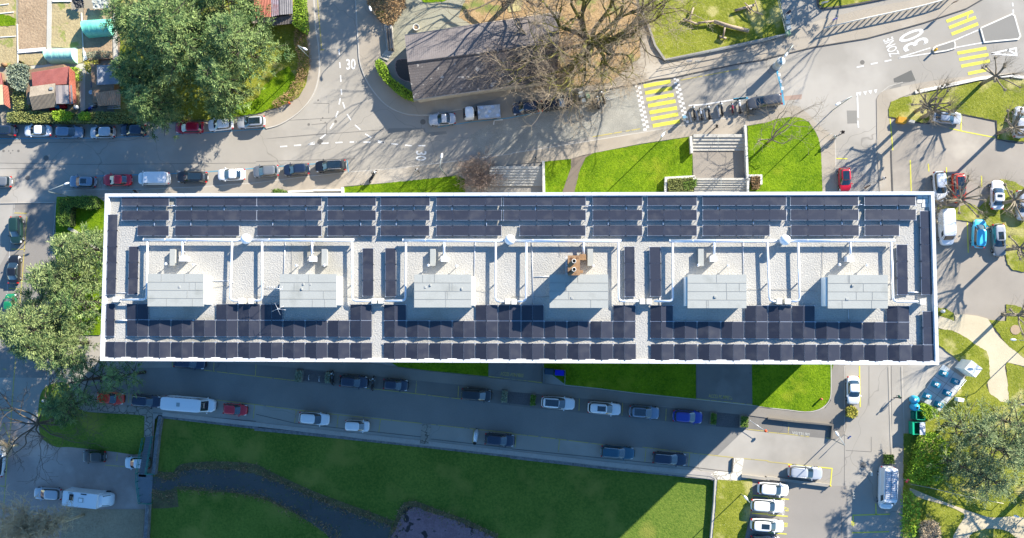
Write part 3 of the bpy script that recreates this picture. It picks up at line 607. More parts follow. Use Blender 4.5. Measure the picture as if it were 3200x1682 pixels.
tag(mb.build('paving_slabs', conc_white), 'pale concrete slabs laid on the gravel in the top right roof corner', 'paving')
# ---- lift houses
def roofbox(t, x0, x1, y0, y1, wall_side, label, z=1.7):
    a, b, c, d = (at(*uv(t, x, y), ROOF+z) for x, y in ((x0, y0), (x1, y0), (x1, y1), (x0, y1)))
    o = empty('lift_house', ((a.x+c.x)/2, (a.y+c.y)/2, ROOF), 0, label, 'lift house', 'grey roofed lift houses on the long roof')
    ctr = Vector((o.location.x, o.location.y, 0))
    ov = .18; mb = MB()
    e = Vector((0, 0, 0)); L_ = wall_side
    w = [a, b, c, d]; w2 = inset([p.copy() for p in w], .22)
    if L_ > 0: w2[1].x += .45; w2[2].x += .45
    if L_ < 0: w2[0].x -= .38; w2[3].x -= .38
    mb.prism([(p.x-ctr.x, p.y-ctr.y) for p in w2], 0, z-.13 if L_ == 0 else z-.2); mb.build('wall', white_wall, o)
    mb = MB(); mb.prism([(p.x-ctr.x, p.y-ctr.y) for p in w], z-.12, z); mb.build('roof', felt, o)
    s = MB(); X0, X1, Y1, Y0 = a.x-ctr.x, b.x-ctr.x, a.y-ctr.y, d.y-ctr.y
    rr = random.Random(int(x0))
    for k in (.25, .5, .75):
        y = Y1+(Y0-Y1)*k; s.box(X0+.02, X1-.02, y-.018, y+.018, z, z+.022)
    for k in range(4):
        for x in [X0+(X1-X0)*rr.uniform(.12, .88) for _ in range(rr.choice((1, 2)))]:
            ya = Y1+(Y0-Y1)*k/4; yb = Y1+(Y0-Y1)*(k+1)/4; s.box(x-.018, x+.018, yb+.02, ya-.02, z, z+.018)
    for k in range(rr.choice((1, 2, 3))):
        x, y = X0+(X1-X0)*rr.uniform(.15, .85), Y0+(Y1-Y0)*rr.uniform(.2, .8); q = MB(); w_ = rr.uniform(.08, .16); q.box(x-w_, x+w_, y-.12, y+.12, z, z+rr.uniform(.03, .12), taper=.02); q.build('roof_patch', mat('patch_felt', (.27, .275, .26), (.36, .365, .35), big=2, fine=8), o)
    s.build('roof_seam', mat('felt_seam', (.23, .235, .22), (.29, .295, .28), fine=9), o)
    return o
roofbox('E', 1040, 1435, 668, 897, 1, 'first lift house from the left with a wide white right hand wall')
roofbox('F', 168, 568, 670, 903, .8, 'second lift house from the left with aerials at its left side')
roofbox('F', 1115, 1518, 672, 905, .6, 'third lift house from the left with a narrow white right hand wall')
roofbox('G', 265, 678, 672, 908, 0, 'fourth lift house from the left half shaded by the rusty chimney')
roofbox('G', 1238, 1653, 673, 910, -.5, 'fifth lift house from the left with a narrow white left hand wall')
roofbox('H', 422, 845, 675, 912, -1, 'rightmost lift house with a wide white left hand wall')
# ---- solar arrays
def zq(u, v, z): return at(u, v, ROOF+z)
def module(parent, c, lit_side=False, base=None):
    """c: four corner points (world) in order; a framed module 35 mm thick"""
    n = (c[1]-c[0]).cross(c[3]-c[0]).normalized()
    if n.z < 0: n = -n
    g = [p-base for p in c]; mb = MB()
    ctr = sum(g, Vector())/4; f = [ctr+(p-ctr)*.993 for p in g]
    top = [p+n*.035 for p in f]
    mb.hexa(f, top, 0) if (top[1]-top[0]).cross(top[3]-top[0]).z > 0 else mb.hexa(f[::-1], top[::-1], 0)
    return mb.build('solar_panel', pv_lit if lit_side else pv, parent)
def array(label, quads, group, lit_side=None):
    """quads: list of corner lists (NW, NE, SE, SW world points)"""
    base = sum((p for q in quads for p in q), Vector())/(4*len(quads)); base = Vector((base.x, base.y, ROOF))
    o = empty('solar_array', base, 0, label, 'solar array', group)
    mb = MB()
    for i, q in enumerate(quads):
        module(o, q, bool(lit_side and lit_side[i]), base)
        for p, s in zip(q, (1, 1, 1, 1)):
            r = p-base; mb.box(r.x-.045, r.x+.045, r.y-.045, r.y+.045, max(.0, r.z-.02), r.z+.055)
            if r.z > .2: mb.box(r.x-.02, r.x+.02, r.y-.02, r.y+.02, 0, r.z)
    for q in quads:
        for a, b in ((0, 1), (3, 2), (0, 3), (1, 2)):
            A, B = q[a]-base, q[b]-base; d = (B-A).normalized(); w = Vector((-d.y, d.x, 0))*.016
            z = Vector((0, 0, -.012)); mb.hexa([A-w+z, B-w+z, B+w+z, A+w+z], [A-w-z*2, B-w-z*2, B+w-z*2, A+w-z*2])
    mb.build('mounting_rail', alu, o)
    return o
def lin(u, a, b): return a[1]+(b[1]-a[1])*(u-a[0])/(b[0]-a[0])
def uE(x): return x/2.256
def uF(x): return 800+x/2.256
def uG(x): return 1600+x/2.256
def uH(x): return 2400+x/2.256
rowspec = [
 ('the row nearest the upper parapet', (380, 615.4), (2860, 609.6), (380, 644.0), (2860, 642.0),
  [(uE(860), uE(1192), 3), (uE(1242), uF(4), 5), (uF(8), uF(462), 4), (uF(505), uF(845), 3), (uF(880), uF(1225), 3), (uF(1272), uF(1732), 4), (uF(1745), uG(520), 5), (uG(570), uG(918), 3), (uG(955), uG(1303), 3), (uG(1345), uH(128), 5), (uH(158), uH(636), 4), (uH(680), uH(1040), 3)]),
 ('the second row from the top', (380, 659.7), (2860, 655.3), (380, 688.5), (2860, 688.0),
  [(uE(860), uE(1192), 3), (uE(1238), uF(4), 5), (uF(8), uF(462), 4), (uF(505), uF(845), 3), (uF(880), uF(1225), 3), (uF(1272), uF(1732), 4), (uF(1745), uG(520), 5), (uG(570), uG(918), 3), (uG(955), uG(1303), 3), (uG(1345), uH(130), 5), (uH(160), uH(638), 4), (uH(683), uH(1043), 3)]),
 ('the row just above the ducts', (380, 707.0), (2860, 704.0), (380, 737.0), (2860, 736.5),
  [(uE(970), uE(1190), 2), (uE(1235), uE(1687), 4), (uF(8), uF(462), 4), (uF(505), uF(845), 3), (uF(878), uF(1222), 3), (uF(1272), uF(1730), 4), (uG(55), uG(518), 4), (uG(572), uG(918), 3), (uG(955), uG(1303), 3), (uG(1345), uH(12), 4), (uH(162), uH(641), 4), (uH(683), uH(925), 2)])]
NUM = {2: 'two', 3: 'three', 4: 'four', 5: 'five'}
for nm, a0, a1, b0, b1, arr in rowspec:
    for k, (u0, u1, n) in enumerate(arr):
        qs = []
        for i in range(n):
            ua, ub = u0+(u1-u0)*i/n, u0+(u1-u0)*(i+1)/n
            qs.append([zq(ua, lin(ua, a0, a1), .14), zq(ub, lin(ub, a0, a1), .14), zq(ub, lin(ub, b0, b1), .40), zq(ua, lin(ua, b0, b1), .40)])
        array(f'black array of {NUM[n]} panels, {ORD[k]} from left in {nm}', qs, 'solar arrays in the upper roof rows')
vert = [('E', 765, 830, 250, 815, 5, -14, 'tall file of five black solar panels along the left parapet'),
        ('E', 911, 978, 475, 812, 3, -8, 'upright file of three solar panels left of the first lift house'),
        ('F', 753, 827, 488, 825, 3, 0, 'upright file of three solar panels right of the second lift house'),
        ('F', 912, 985, 487, 828, 3, 2, 'upright file of three solar panels left of the third lift house'),
        ('G', 793, 863, 476, 828, 3, 3, 'upright file of three solar panels right of the fourth lift house'),
        ('G', 970, 1046, 478, 826, 3, 5, 'upright file of three solar panels left of the fifth lift house'),
        ('H', 907, 981, 462, 815, 3, 4, 'upright file of three solar panels right of the last lift house'),
        ('H', 1072, 1146, 225, 815, 5, 11, 'tall file of five black solar panels along the right parapet'),
        ('E', 752, 811, 878, 1107, 2, -4, 'lone upright pair of solar panels at the lower left parapet corner'),
        ('H', 1090, 1163, 932, 1165, 2, 4, 'lone upright pair of solar panels at the lower right parapet corner')]
for t, x0, x1, y0, y1, n, sk, lab in vert:
    qs = []
    for i in range(n):
        ya, yb = y0+(y1-y0)*i/n, y0+(y1-y0)*(i+1)/n; sa, sb = sk*i/n, sk*(i+1)/n
        hi, lo = (.34, .12)
        qs.append([zq(*uv(t, x0+sa, ya), hi), zq(*uv(t, x1+sa, ya), lo), zq(*uv(t, x1+sb, yb), lo), zq(*uv(t, x0+sb, yb), hi)])
    array(lab, qs, 'upright solar files')
def tents(rowname, u0, u1, n, ys, doubles=()):
    p = (u1-u0)/n
    for k in range(n):
        ua = u0+p*k; ub = ua+p*.955; um = (ua+ub)/2
        qs = []; lit_side = []
        segs = ys(um); use = segs if k in doubles else segs[-1:]
        for (va, vb) in use:
            qs.append([zq(ua, va, .14), zq(um-.2, va, .36), zq(um-.2, vb, .36), zq(ua, vb, .14)]); lit_side.append(0)
            qs.append([zq(um+.2, va, .36), zq(ub, va, .14), zq(ub, vb, .14), zq(um+.2, vb, .36)]); lit_side.append(1)
        w = 'four panel tent' if k in doubles else 'two panel tent'
        array(f'{w}, {ORD[k]} from left in the {rowname}', qs, 'tent shaped solar arrays of the lower roof', lit_side)
yB = lambda u: [(lin(u, (330, 1068.4), (2910, 1078.6)), lin(u, (330, 1119.8), (2910, 1130.5)))]
yA = lambda u: [(lin(u, (400, 950.0), (2830, 957.0)), lin(u, (400, 999.0), (2830, 1006.5))), (lin(u, (400, 1000.0), (2830, 1007.5)), lin(u, (400, 1051.0), (2830, 1060.5)))]
tents('left block of the bottom row', 325.8, 1165.6, 12, yB); tents('middle block of the bottom row', 1199, 1990, 11, yB); tents('right block of the bottom row', 2033.5, 2924, 12, yB)
tents('left block of the upper tent row', uE(895), uF(823), 11, yA, (0, 4, 5, 6, 10)); tents('middle block of the upper tent row', uF(903), uG(876), 11, yA, (0, 4, 5, 6, 10))
tents('right block of the upper tent row', uG(975), uH(1002), 11, yA, (0, 4, 5, 6, 10))
# ---- ventilation ducts
def duct_system(label, spec, dome, main):
    z = ROOF+.55; p0 = at(*uv(*dome), z); o = empty('ventilation_duct', (p0.x, p0.y, ROOF), 0, label, 'ventilation duct', 'white air duct systems on the roof')
    off = Vector((p0.x, p0.y, ROOF)); w = lambda t, x, y, zz=.62: at(*uv(t, x, y), ROOF+zz)-off
    for i, (a, b) in enumerate(main):
        mb = MB(); A, B = w(*a, .62), w(*b, .62); mb.tube([A, B], .19, 12)
        n = int((B-A).length/2.4); d = (B-A).normalized()
        for k in range(n+1): q = A+d*min((B-A).length, 2.4*k); mb.tube([q-d*.03, q+d*.03], .205, 12)
        mb.build('main_duct', galv, o)
    for s in spec:
        pts = [w(*q, .62) for q in s]; out = [pts[0]]
        for k in range(1, len(pts)-1):
            a, b, c = pts[k-1], pts[k], pts[k+1]; d0 = (a-b).normalized()*.35; d1 = (c-b).normalized()*.35
            out += [b+d0, b+(d0+d1)*.29, b+d1]
        out.append(pts[-1]); mb = MB(); mb.tube(out, .125, 10); mb.build('branch_duct', galv, o)
        for q in (pts[0]*.9+pts[1]*.1, pts[0]*.3+pts[1]*.7): mb = MB(); mb.box(q.x-.05, q.x+.05, q.y-.05, q.y+.05, 0, .55); mb.build('support', galv, o)
    mb = MB(); mb.lathe(0, 0, [(.30, 0), (.30, .5), (.52, .75), (.56, 1.0), (.50, 1.25), (.33, 1.45), (.12, 1.54)], 20)
    mb.build('fan_cowl', white_metal, o)
    return o
duct_system('left air duct system with a white round fan cowl', [
  [('E', 1040, 432), ('E', 1034, 848), ('E', 845, 850)], [('E', 1286, 432), ('E', 1286, 545)], [('E', 1637, 432), ('E', 1622, 855), ('E', 1690, 857)],
  [('F', 43, 432), ('F', 43, 855), ('F', -35, 857)], [('F', 395, 432), ('F', 395, 550)], [('F', 676, 432), ('F', 680, 857), ('F', 815, 857)]],
  ('E', 1745, 425), [(('E', 1014, 428), ('E', 1745, 430)), (('E', 1745, 430), ('F', 692, 430))])
duct_system('middle air duct system with a stained round fan cowl', [
  [('F', 1057, 436), ('F', 1054, 857), ('F', 895, 858)], [('F', 1326, 436), ('F', 1326, 545)], [('F', 1690, 436), ('F', 1688, 860), ('F', 1752, 862)],
  [('G', 101, 436), ('G', 98, 860), ('G', 36, 862)], [('G', 505, 436), ('G', 505, 540)], [('G', 750, 436), ('G', 752, 860), ('G', 900, 860)]],
  ('F', 1792, 430), [(('F', 1036, 432), ('F', 1792, 435)), (('F', 1792, 435), ('G', 770, 435))])
duct_system('right air duct system with a white round fan cowl', [
  [('G', 1132, 440), ('G', 1134, 860), ('G', 1000, 860)], [('G', 1425, 440), ('G', 1425, 550)], [('G', 1800, 440), ('H', 10, 860), ('H', 65, 862)],
  [('H', 212, 436), ('H', 224, 860), ('H', 155, 862)], [('H', 582, 436), ('H', 582, 550)], [('H', 868, 436), ('H', 882, 862), ('H', 1072, 864)]],
  ('H', 112, 432), [(('G', 1111, 437), ('H', 112, 436)), (('H', 112, 436), ('H', 893, 433))])
def rbox(t, x, y, w, d, h, m, name, label, cat, group=None, z=0, taper=0, cap=None):
    p = at(*uv(t, x, y), ROOF+z+h); mb = MB(); mb.box(-w/2, w/2, -d/2, d/2, 0, h, taper=taper)
    if cap: mb.box(-w/2-.03, w/2+.03, -d/2-.03, d/2+.03, h, h+.05)
    o = mb.build(name, m, None, (p.x, p.y, ROOF+z)); return tag(o, label, cat, group)
for t, x, y, k in (('E', 1287, 560, 'first'), ('F', 397, 562, 'second'), ('F', 1326, 562, 'third'), ('G', 1420, 562, 'fifth'), ('H', 580, 562, 'sixth')):
    rbox(t, x, y, .62, .52, .95, white_metal, 'duct_box', f'white duct box on the gravel above the {k} lift house', 'duct box', 'duct boxes above the lift houses', cap=1)
rbox('G', 500, 550, .6, .55, .95, rust, 'duct_box', 'rusty brown duct box right of the twin flue chimney', 'duct box', cap=1)
for t, x, y, k in (('F', 833, 858, 'left of the first gap in the tents'), ('F', 880, 858, 'right of the first gap in the tents'), ('G', 920, 862, 'left of the second gap in the tents'), ('G', 968, 862, 'right of the second gap in the tents'), ('H', 80, 862, 'under the right fan cowl, left of its pair'), ('H', 140, 862, 'under the right fan cowl, right of its pair'), ('F', 1775, 862, 'under the middle fan cowl, left of its pair'), ('G', 15, 864, 'under the middle fan cowl, right of its pair'), ('H', 1090, 864, 'beside the right parapet'), ('E', 1700, 860, 'under the left fan cowl, left of its pair'), ('E', 1770, 860, 'under the left fan cowl, right of its pair'), ('E', 815, 848, 'beside the left parapet')):
    rbox(t, x, y, .5, .52, .75, conc_white, 'inlet_box', 'pale inlet box at the duct end '+k, 'inlet box', 'inlet boxes at the duct ends', cap=1)
for t, x, k in (('E', 1216, 'first'), ('F', 482, 'second'), ('F', 1247, 'third'), ('G', 552, 'fourth'), ('G', 1332, 'fifth'), ):
    rbox(t, x, 552, .52, 1.75, .55, felt, 'smoke_vent', f'long grey covered vent above the {k} lift house', 'roof vent', 'long grey roof vents', cap=1)
def mushroom(t, x, y, lab):
    p = at(*uv(t, x, y), ROOF); mb = MB(); mb.tube([(0, 0, 0), (0, 0, .62)], .045, 8); mb.lathe(0, 0, [(.13, .6), (.16, .72), (.12, .82), (.03, .86)], 12)
    tag(mb.build('vent_pipe', galv, None, (p.x, p.y, ROOF)), lab, 'vent pipe', 'small vent pipes with caps')
for t, x, y, k in (('E', 1385, 605, 'upper right of the first lift house'), ('E', 1190, 600, 'beside the first long grey vent'), ('F', 300, 612, 'upper left of the second lift house'), ('F', 495, 610, 'beside the second long grey vent'), ('F', 1420, 615, 'upper right of the third lift house'), ('F', 1222, 610, 'beside the third long grey vent'),
                   ('G', 570, 615, 'right of the twin flue chimney'), ('G', 1515, 612, 'upper right of the fifth lift house'), ('G', 1305, 610, 'beside the fifth long grey vent'), ('H', 488, 606, 'upper left of the last lift house'), ('H', 680, 610, 'above the middle of the last lift house')):
    mushroom(t, x, y, 'small capped vent pipe '+k)
# thin conduits on the gravel and lightning wire
def wire(name, lines, r, z, m, lab, cat):
    mb = MB()
    for l in lines:
        pts = [at(u, v, ROOF+z) for u, v in P(l)]; mb.tube(pts, r, 6)
    tag(mb.build(name, m), lab, cat)
wire('conduit', ['F 205,445 196,668', 'G 140,440 150,885', 'F 1545,405 1538,700', 'G 1628,400 1632,672', 'H 565,915 570,1008', 'E 820,802 905,802', 'E 1475,718 1610,718', 'G 155,690 260,686', 'G 795,828 795,890', 'G 1042,828 1040,890', 'H 985,798 1075,798', 'E 815,997 895,997', 'F 1110,600 F 1110,600.5'], .035, .06, galv, 'thin grey conduits running over the gravel between ducts and panels', 'conduit')
wire('lightning_wire', ['F 50,768 140,768', 'F 0,828 160,830', 'F 590,825 810,830 1110,830', 'G 0,828 265,830', 'H 10,778 200,780 345,790', 'E 1475,770 1610,745', 'G 1660,778 1790,780', 'F 255,450 252,668', 'G 335,450 340,545', 'H 390,450 382,690', 'F 1545,780 1660,800'], .016, .08, mat('dull_wire', (.2, .2, .19)), 'thin lightning wires strung across the gravel roof', 'wire')
mb = MB()
for l in ('F 970,195 965,222', 'F 612,190 612,222', 'F 1115,190 1115,215', 'F 1382,190 1382,222', 'G 165,185 165,222', 'G 805,185 805,215', 'G 1190,185 1190,215', 'G 1450,185 1452,215', 'H 268,180 270,215', 'H 912,180 912,212', 'E 968,190 968,225', 'E 1350,190 1350,222', 'E 1580,190 1580,222', 'F 352,190 352,222', 'F 118,295 118,330', 'E 1088,295 1088,330', 'E 1345,295 1345,330', 'F 738,295 738,330', 'F 988,295 988,330', 'G 408,295 408,325', 'G 678,295 678,325', 'G 1065,295 1065,325', 'G 1702,290 1702,320', 'H 520,290 522,325', 'H 793,290 795,325', 'F 1625,295 1625,330', 'E 1190,187 1240,187', 'G 520,187 570,187', 'H 636,180 680,180', 'H 990,798 1075,798', 'E 815,997 895,997'):
    a, b = [at(u, v, ROOF+.16) for u, v in P(l)]; mb.tube([a, b], .06, 6)
tag(mb.build('cable_tray', alu), 'short pale cable trays linking the rows of solar panels', 'cable tray')
# twin flue chimney
p = at(*uv('G', 437, 608), ROOF+4.3); ch = empty('chimney', (p.x, p.y, ROOF), 0, 'rust brown chimney block with two black flues above the fourth lift house', 'chimney')
mb = MB(); mb.box(-.55, .55, -.93, .93, 0, 4.2); mb.box(-.62, .62, -1.0, 1.0, 4.2, 4.3); mb.build('stack', rust, ch)
for y in (.42, -.42):
    mb = MB(); mb.lathe(0, y, [(.22, 4.3), (.22, 4.62), (.17, 4.62), (.16, 4.35)], 16); mb.lathe(0, y, [(.165, 4.36), (.1, 4.365)], 16, 1)
    mb.build('flue', [conc_white, black_m], ch)
mb = MB(); mb.box(-.82, -.78, -.9, .9, 3.7, 3.76)
for y in (-.85, 0, .85): mb.box(-.82, -.55, y-.02, y+.02, 3.7, 3.74)
mb.box(-.80, -.74, .1, .4, 3.0, 3.4); mb.build('guard_rail', white_metal, ch)
mb = MB(); mb.hexa([(.5, -.9, 3.9), (.75, -.55, 3.9), (.70, -.50, 3.9), (.45, -.85, 3.9)], [(.5, -.9, 4.0), (.75, -.55, 4.0), (.70, -.50, 4.0), (.45, -.85, 4.0)]); mb.box(.5, .95, -.75, -.45, 2.9, 3.3); mb.build('access_bracket', rust, ch)
# aerials by the second lift house
def aerial(t, x, y, h, lab, big):
    p = at(*uv(t, x, y), ROOF+h); o = MB(); o.tube([(0, 0, 0), (0, 0, h)], .03, 6)
    if big:
        for a in (25, 115): d = Vector((math.cos(math.radians(a)), math.sin(math.radians(a)), 0)); o.tube([Vector((0, 0, h))-d*.7, Vector((0, 0, h))+d*.7], .014, 5)
        o.tube([(-.1, -.05, h-.3), (.8, -.1, h-.3)], .014, 5)
    else:
        o.tube([(-.9, .15, h), (.9, -.1, h)], .02, 5)
        for k in range(7): xx = -.8+.27*k; o.tube([(xx, -.3, h), (xx, .3, h)], .012, 4)
    tag(o.build('aerial', alu, None, (p.x, p.y, ROOF)), lab, 'aerial')
aerial('F', 152, 915, 2.4, 'crossed bar aerial at the lower left corner of the second lift house', True)
aerial('F', 130, 770, 2.6, 'comb shaped television aerial left of the second lift house', False)
# ------------------------------------------------------------------ vehicles
PAINT = {'white': (.72, .73, .74), 'black': (.010, .011, .014), 'navy': (.012, .022, .05), 'silver': (.42, .44, .47), 'grey': (.17, .185, .20), 'dark grey': (.06, .065, .075), 'steel blue': (.16, .22, .30),
         'red': (.48, .008, .02), 'dark red': (.28, .006, .03), 'orange red': (.62, .04, .012), 'green': (.01, .17, .07), 'dark green': (.012, .035, .03), 'cyan': (.06, .45, .66), 'blue': (.012, .035, .30), 'teal': (.02, .09, .14), 'brown': (.06, .05, .04)}
def cpaint(c): return paintm('paint_'+c.replace(' ', '_'), PAINT[c], .25 if c in ('silver', 'grey', 'steel blue', 'teal') else 0)
def sgnpow(c, p): return math.copysign(abs(c)**p, c)
KIND = { # base_rear, base_front, roof_rear, roof_front, height, belt, nose z, tail z
 'hatch': (-.475, .25, -.40, .05, 1.48, .93, .70, .90), 'sedan': (-.37, .235, -.23, .04, 1.44, .92, .70, .86), 'suv': (-.48, .25, -.42, .07, 1.66, 1.02, .86, 1.0),
 'estate': (-.48, .22, -.44, .03, 1.48, .92, .70, .90), 'coupe': (-.34, .17, -.17, .0, 1.30, .86, .66, .82), 'minivan': (-.485, .31, -.44, .12, 1.70, 1.02, .85, .98),
 'van': (-.495, .36, -.488, .25, 2.0, 1.1, .95, 1.1), 'bigvan': (-.496, .385, -.49, .29, 2.55, 1.2, 1.05, 1.2), 'pickup': (-.12, .24, -.08, .08, 1.75, 1.05, .9, 1.02)}
def car(t, x, y, Lp, rot, kind, color, label, cat='car', W=1.82, roof=None, rails=False, z0=0.0, group='parked cars', glassroof=False, sunroof=False, zh=.6, parts=True, H=None):
    L = Lp/2.256/21.0; p = at(*uv(t, x, y), z0+zh); paint = cpaint(color)
    br, bf, rr, rf, h, belt, nose, tail = KIND[kind]; h = H or h
    o = empty({'van': 'parked_van', 'bigvan': 'parked_van'}.get(kind, 'parked_car'), (p.x, p.y, z0), math.radians(rot), label, cat, group)
    hl = L/2; hw = W/2; N = 44
    def prof(xf):
        if xf > bf: return belt-(belt-nose)*((xf-bf)/(.5-bf))**1.7
        if xf < br and kind in ('sedan', 'coupe', 'pickup'): return belt-(belt-tail)*((br-xf)/(br+.5))**1.5
        if xf < br: return belt-(belt-tail)*((br-xf)/(br+.5+1e-6))
        return belt
    rings = []
    def ring(sx, sy, fz):
        r = []
        for i in range(N):
            a = 2*math.pi*i/N; c, s = math.cos(a), math.sin(a)
            nx = (2/3.6 if c > 0 else 2/5.0) if 'van' not in kind else (2/5 if c > 0 else 2/9)
            xx = sgnpow(c, nx)*hl*sx; yy = sgnpow(s, 2/5.5)*hw*sy*(1-.07*max(0, xx/hl)**4)
            r.append((xx, yy, fz(xx/L)))
        rings.append(r)
    ring(.955, .90, lambda f: .20); ring(.985, .965, lambda f: .32); ring(1, 1, lambda f: .52); ring(.995, .995, lambda f: prof(f)*.78)
    ring(.975, .975, lambda f: prof(f)-.07); ring(.945, .93, lambda f: prof(f)-.012); ring(.90, .87, lambda f: prof(f)+.008); ring(.6, .6, lambda f: prof(f)+.02); ring(.25, .3, lambda f: prof(f)+.025)
    mb = MB(); vs = [q for r in rings for q in r]; fs = []
    for k in range(len(rings)-1):
        for i in range(N): fs.append((k*N+i, k*N+(i+1) % N, (k+1)*N+(i+1) % N, (k+1)*N+i))
    fs += [tuple(range(N-1, -1, -1)), tuple(range((len(rings)-1)*N, len(rings)*N))]
    mb.add(vs, fs, 0, True)
    # cabin shell
    n6 = 5.0 if kind not in ('van', 'bigvan') else 9.0
    def cab(s):
        x0 = (br+(rr-br)*s)*L; x1 = (bf+(rf-bf)*s)*L; wy = hw*(.935+((.74 if kind not in ('van', 'bigvan') else .90)-.935)*s**1.15); z = belt-.02+(h-.07-belt+.02)*s
        return x0, x1, wy, z
    def cabring(s, k=1.0, dz=0.0):
        x0, x1, wy, z = cab(s); cx = (x0+x1)/2; hx = (x1-x0)/2*k; r = []
        for i in range(N):
            a = 2*math.pi*i/N; c, q = math.cos(a), math.sin(a); r.append((cx+sgnpow(c, 2/n6)*hx, sgnpow(q, 2/n6)*wy*k, z+dz))
        return r
    cr = [cabring(0), cabring(.5), cabring(1), cabring(1, .93, .045), cabring(1, .7, .065), cabring(1, .3, .07)]
    vs = [q for r in cr for q in r]; fs = []
    for k in range(len(cr)-1):
        for i in range(N): fs.append((k*N+i, k*N+(i+1) % N, (k+1)*N+(i+1) % N, (k+1)*N+i))
    fs.append(tuple(range((len(cr)-1)*N, len(cr)*N)))
    mr = 1 if roof else 0
    base = len(mb.v); mb.add(vs, fs[:2*N], 0, True); mb.v.extend([]); 
    mb.add(vs, fs[2*N:], mr, True)
    mb.build('body', [paint, cpaint(roof)] if roof else [paint], o)
    def patch(name, side, s0, s1, q0, q1, m=glass_m, off=.014):
        g = MB(); S_, Q_ = 5, 9; vs = []
        for i in range(S_):
            s = s0+(s1-s0)*i/(S_-1); x0, x1, wy, z = cab(s); cx, hx = (x0+x1)/2, (x1-x0)/2
            for j in range(Q_):
                q = q0+(q1-q0)*j/(Q_-1); e = (1-min(.999, abs(q))**n6)**(1/n6)
                if side == 'f': vs.append((cx+hx*e+off, q*wy, z+off))
                elif side == 'r': vs.append((cx-hx*e-off, q*wy, z+off))
                elif side == 'l': vs.append((cx+q*hx, wy*e+off, z+off*.4))
                else: vs.append((cx+q*hx, -wy*e-off, z+off*.4))
        fs = [(i*Q_+j, i*Q_+j+1, (i+1)*Q_+j+1, (i+1)*Q_+j) for i in range(S_-1) for j in range(Q_-1)]
        if side in ('r', 'l'): fs = [f[::-1] for f in fs]
        g.add(vs, fs, 0, True); return g.build(name, m, o)
    patch('windscreen', 'f', .06, .96, -.9, .9)
    if kind not in ('van', 'bigvan'): patch('rear_window', 'r', .25 if kind != 'sedan' else .1, .94, -.86, .86)
    q0, q1 = (-.86, .84) if kind not in ('van', 'bigvan') else (.55, .86)
    for sd in 'l', 'e': patch('side_window', sd, .16, .86, q0, q1)
    xr0, xr1, wr, zr = cab(1)
    if glassroof or sunroof:
        g = MB(); a, b, wv = (xr0+.12*L*.5, xr1-.05, wr*.74) if glassroof else (xr0+(xr1-xr0)*.42, xr1-.16, wr*.58)
        g.box(a, b, -wv, wv, zr+.05, zr+.082, taper=.02); g.build('sunroof', glass_m, o)
    if rails:
        for sy in (-1, 1):
            g = MB(); g.tube([(xr0+.15, sy*wr*.93, zr+.04), (xr0+.3, sy*wr*.93, zr+.09), (xr1-.25, sy*wr*.93, zr+.09), (xr1-.05, sy*wr*.93, zr+.03)], .022, 6); g.build('roof_rail', alu, o)
    for sy in (-1, 1):
        g = MB(); g.box(bf*L-.28, bf*L-.12, sy*(hw-.03) if sy > 0 else -hw-.17, hw+.17 if sy > 0 else -hw+.03, belt-.02, belt+.12, taper=.03); g.build('wing_mirror', paint, o)
        g = MB(); xh = hl*.88; g.hexa([(xh-.2, sy*hw*.86-.1, nose-.2), (xh+.08, sy*hw*.78-.1, nose-.2), (xh+.08, sy*hw*.78+.08, nose-.2), (xh-.2, sy*hw*.86+.1, nose-.2)], [(xh-.24, sy*hw*.82-.08, nose+.07), (xh+.06, sy*hw*.72-.08, nose-.03), (xh+.06, sy*hw*.72+.08, nose-.03), (xh-.24, sy*hw*.82+.08, nose+.07)]); g.build('headlight', clear_lens, o)
        g = MB(); xt = -hl*.965; g.box(xt-.03, xt+.14, sy*hw*.80-.10, sy*hw*.80+.10, tail-.28, tail-.015, taper=.01); g.build('tail_light', red_lens, o)
    for fx in (-.30, .31):
        for sy in (-1, 1):
            g = MB(); M_ = Matrix.Translation((fx*L, sy*(hw-.12), .32)) @ Matrix.Rotation(math.pi/2, 4, 'X')
            g.lathe(0, 0, [(.18, -.11), (.32, -.11), (.33, 0), (.32, .11), (.18, .11)], 16, M=M_); wh_ = g.build('wheel', tyre_m, o); g = MB(); g.lathe(0, 0, [(.18, -.118), (.16, -.12), (.06, -.10), (.06, .10), (.16, .12), (.18, .118)], 10, M=M_); e_ = g.build('rim', alu, wh_)
    g = MB(); g.box(hl*.9, hl+.012, -.52, .52, .32, .5, taper=.01); g.build('grille', black_m, o); g = MB(); g.box(-hl-.008, -hl*.93, -.27, .27, .5, .62); g.build('number_plate', white_metal, o)
    return o
NORTH = 'cars parked along the garden hedge'; SOUTH = 'cars parked along the pavement above the roof'; MID = 'vehicles parked beside the tiled hall'
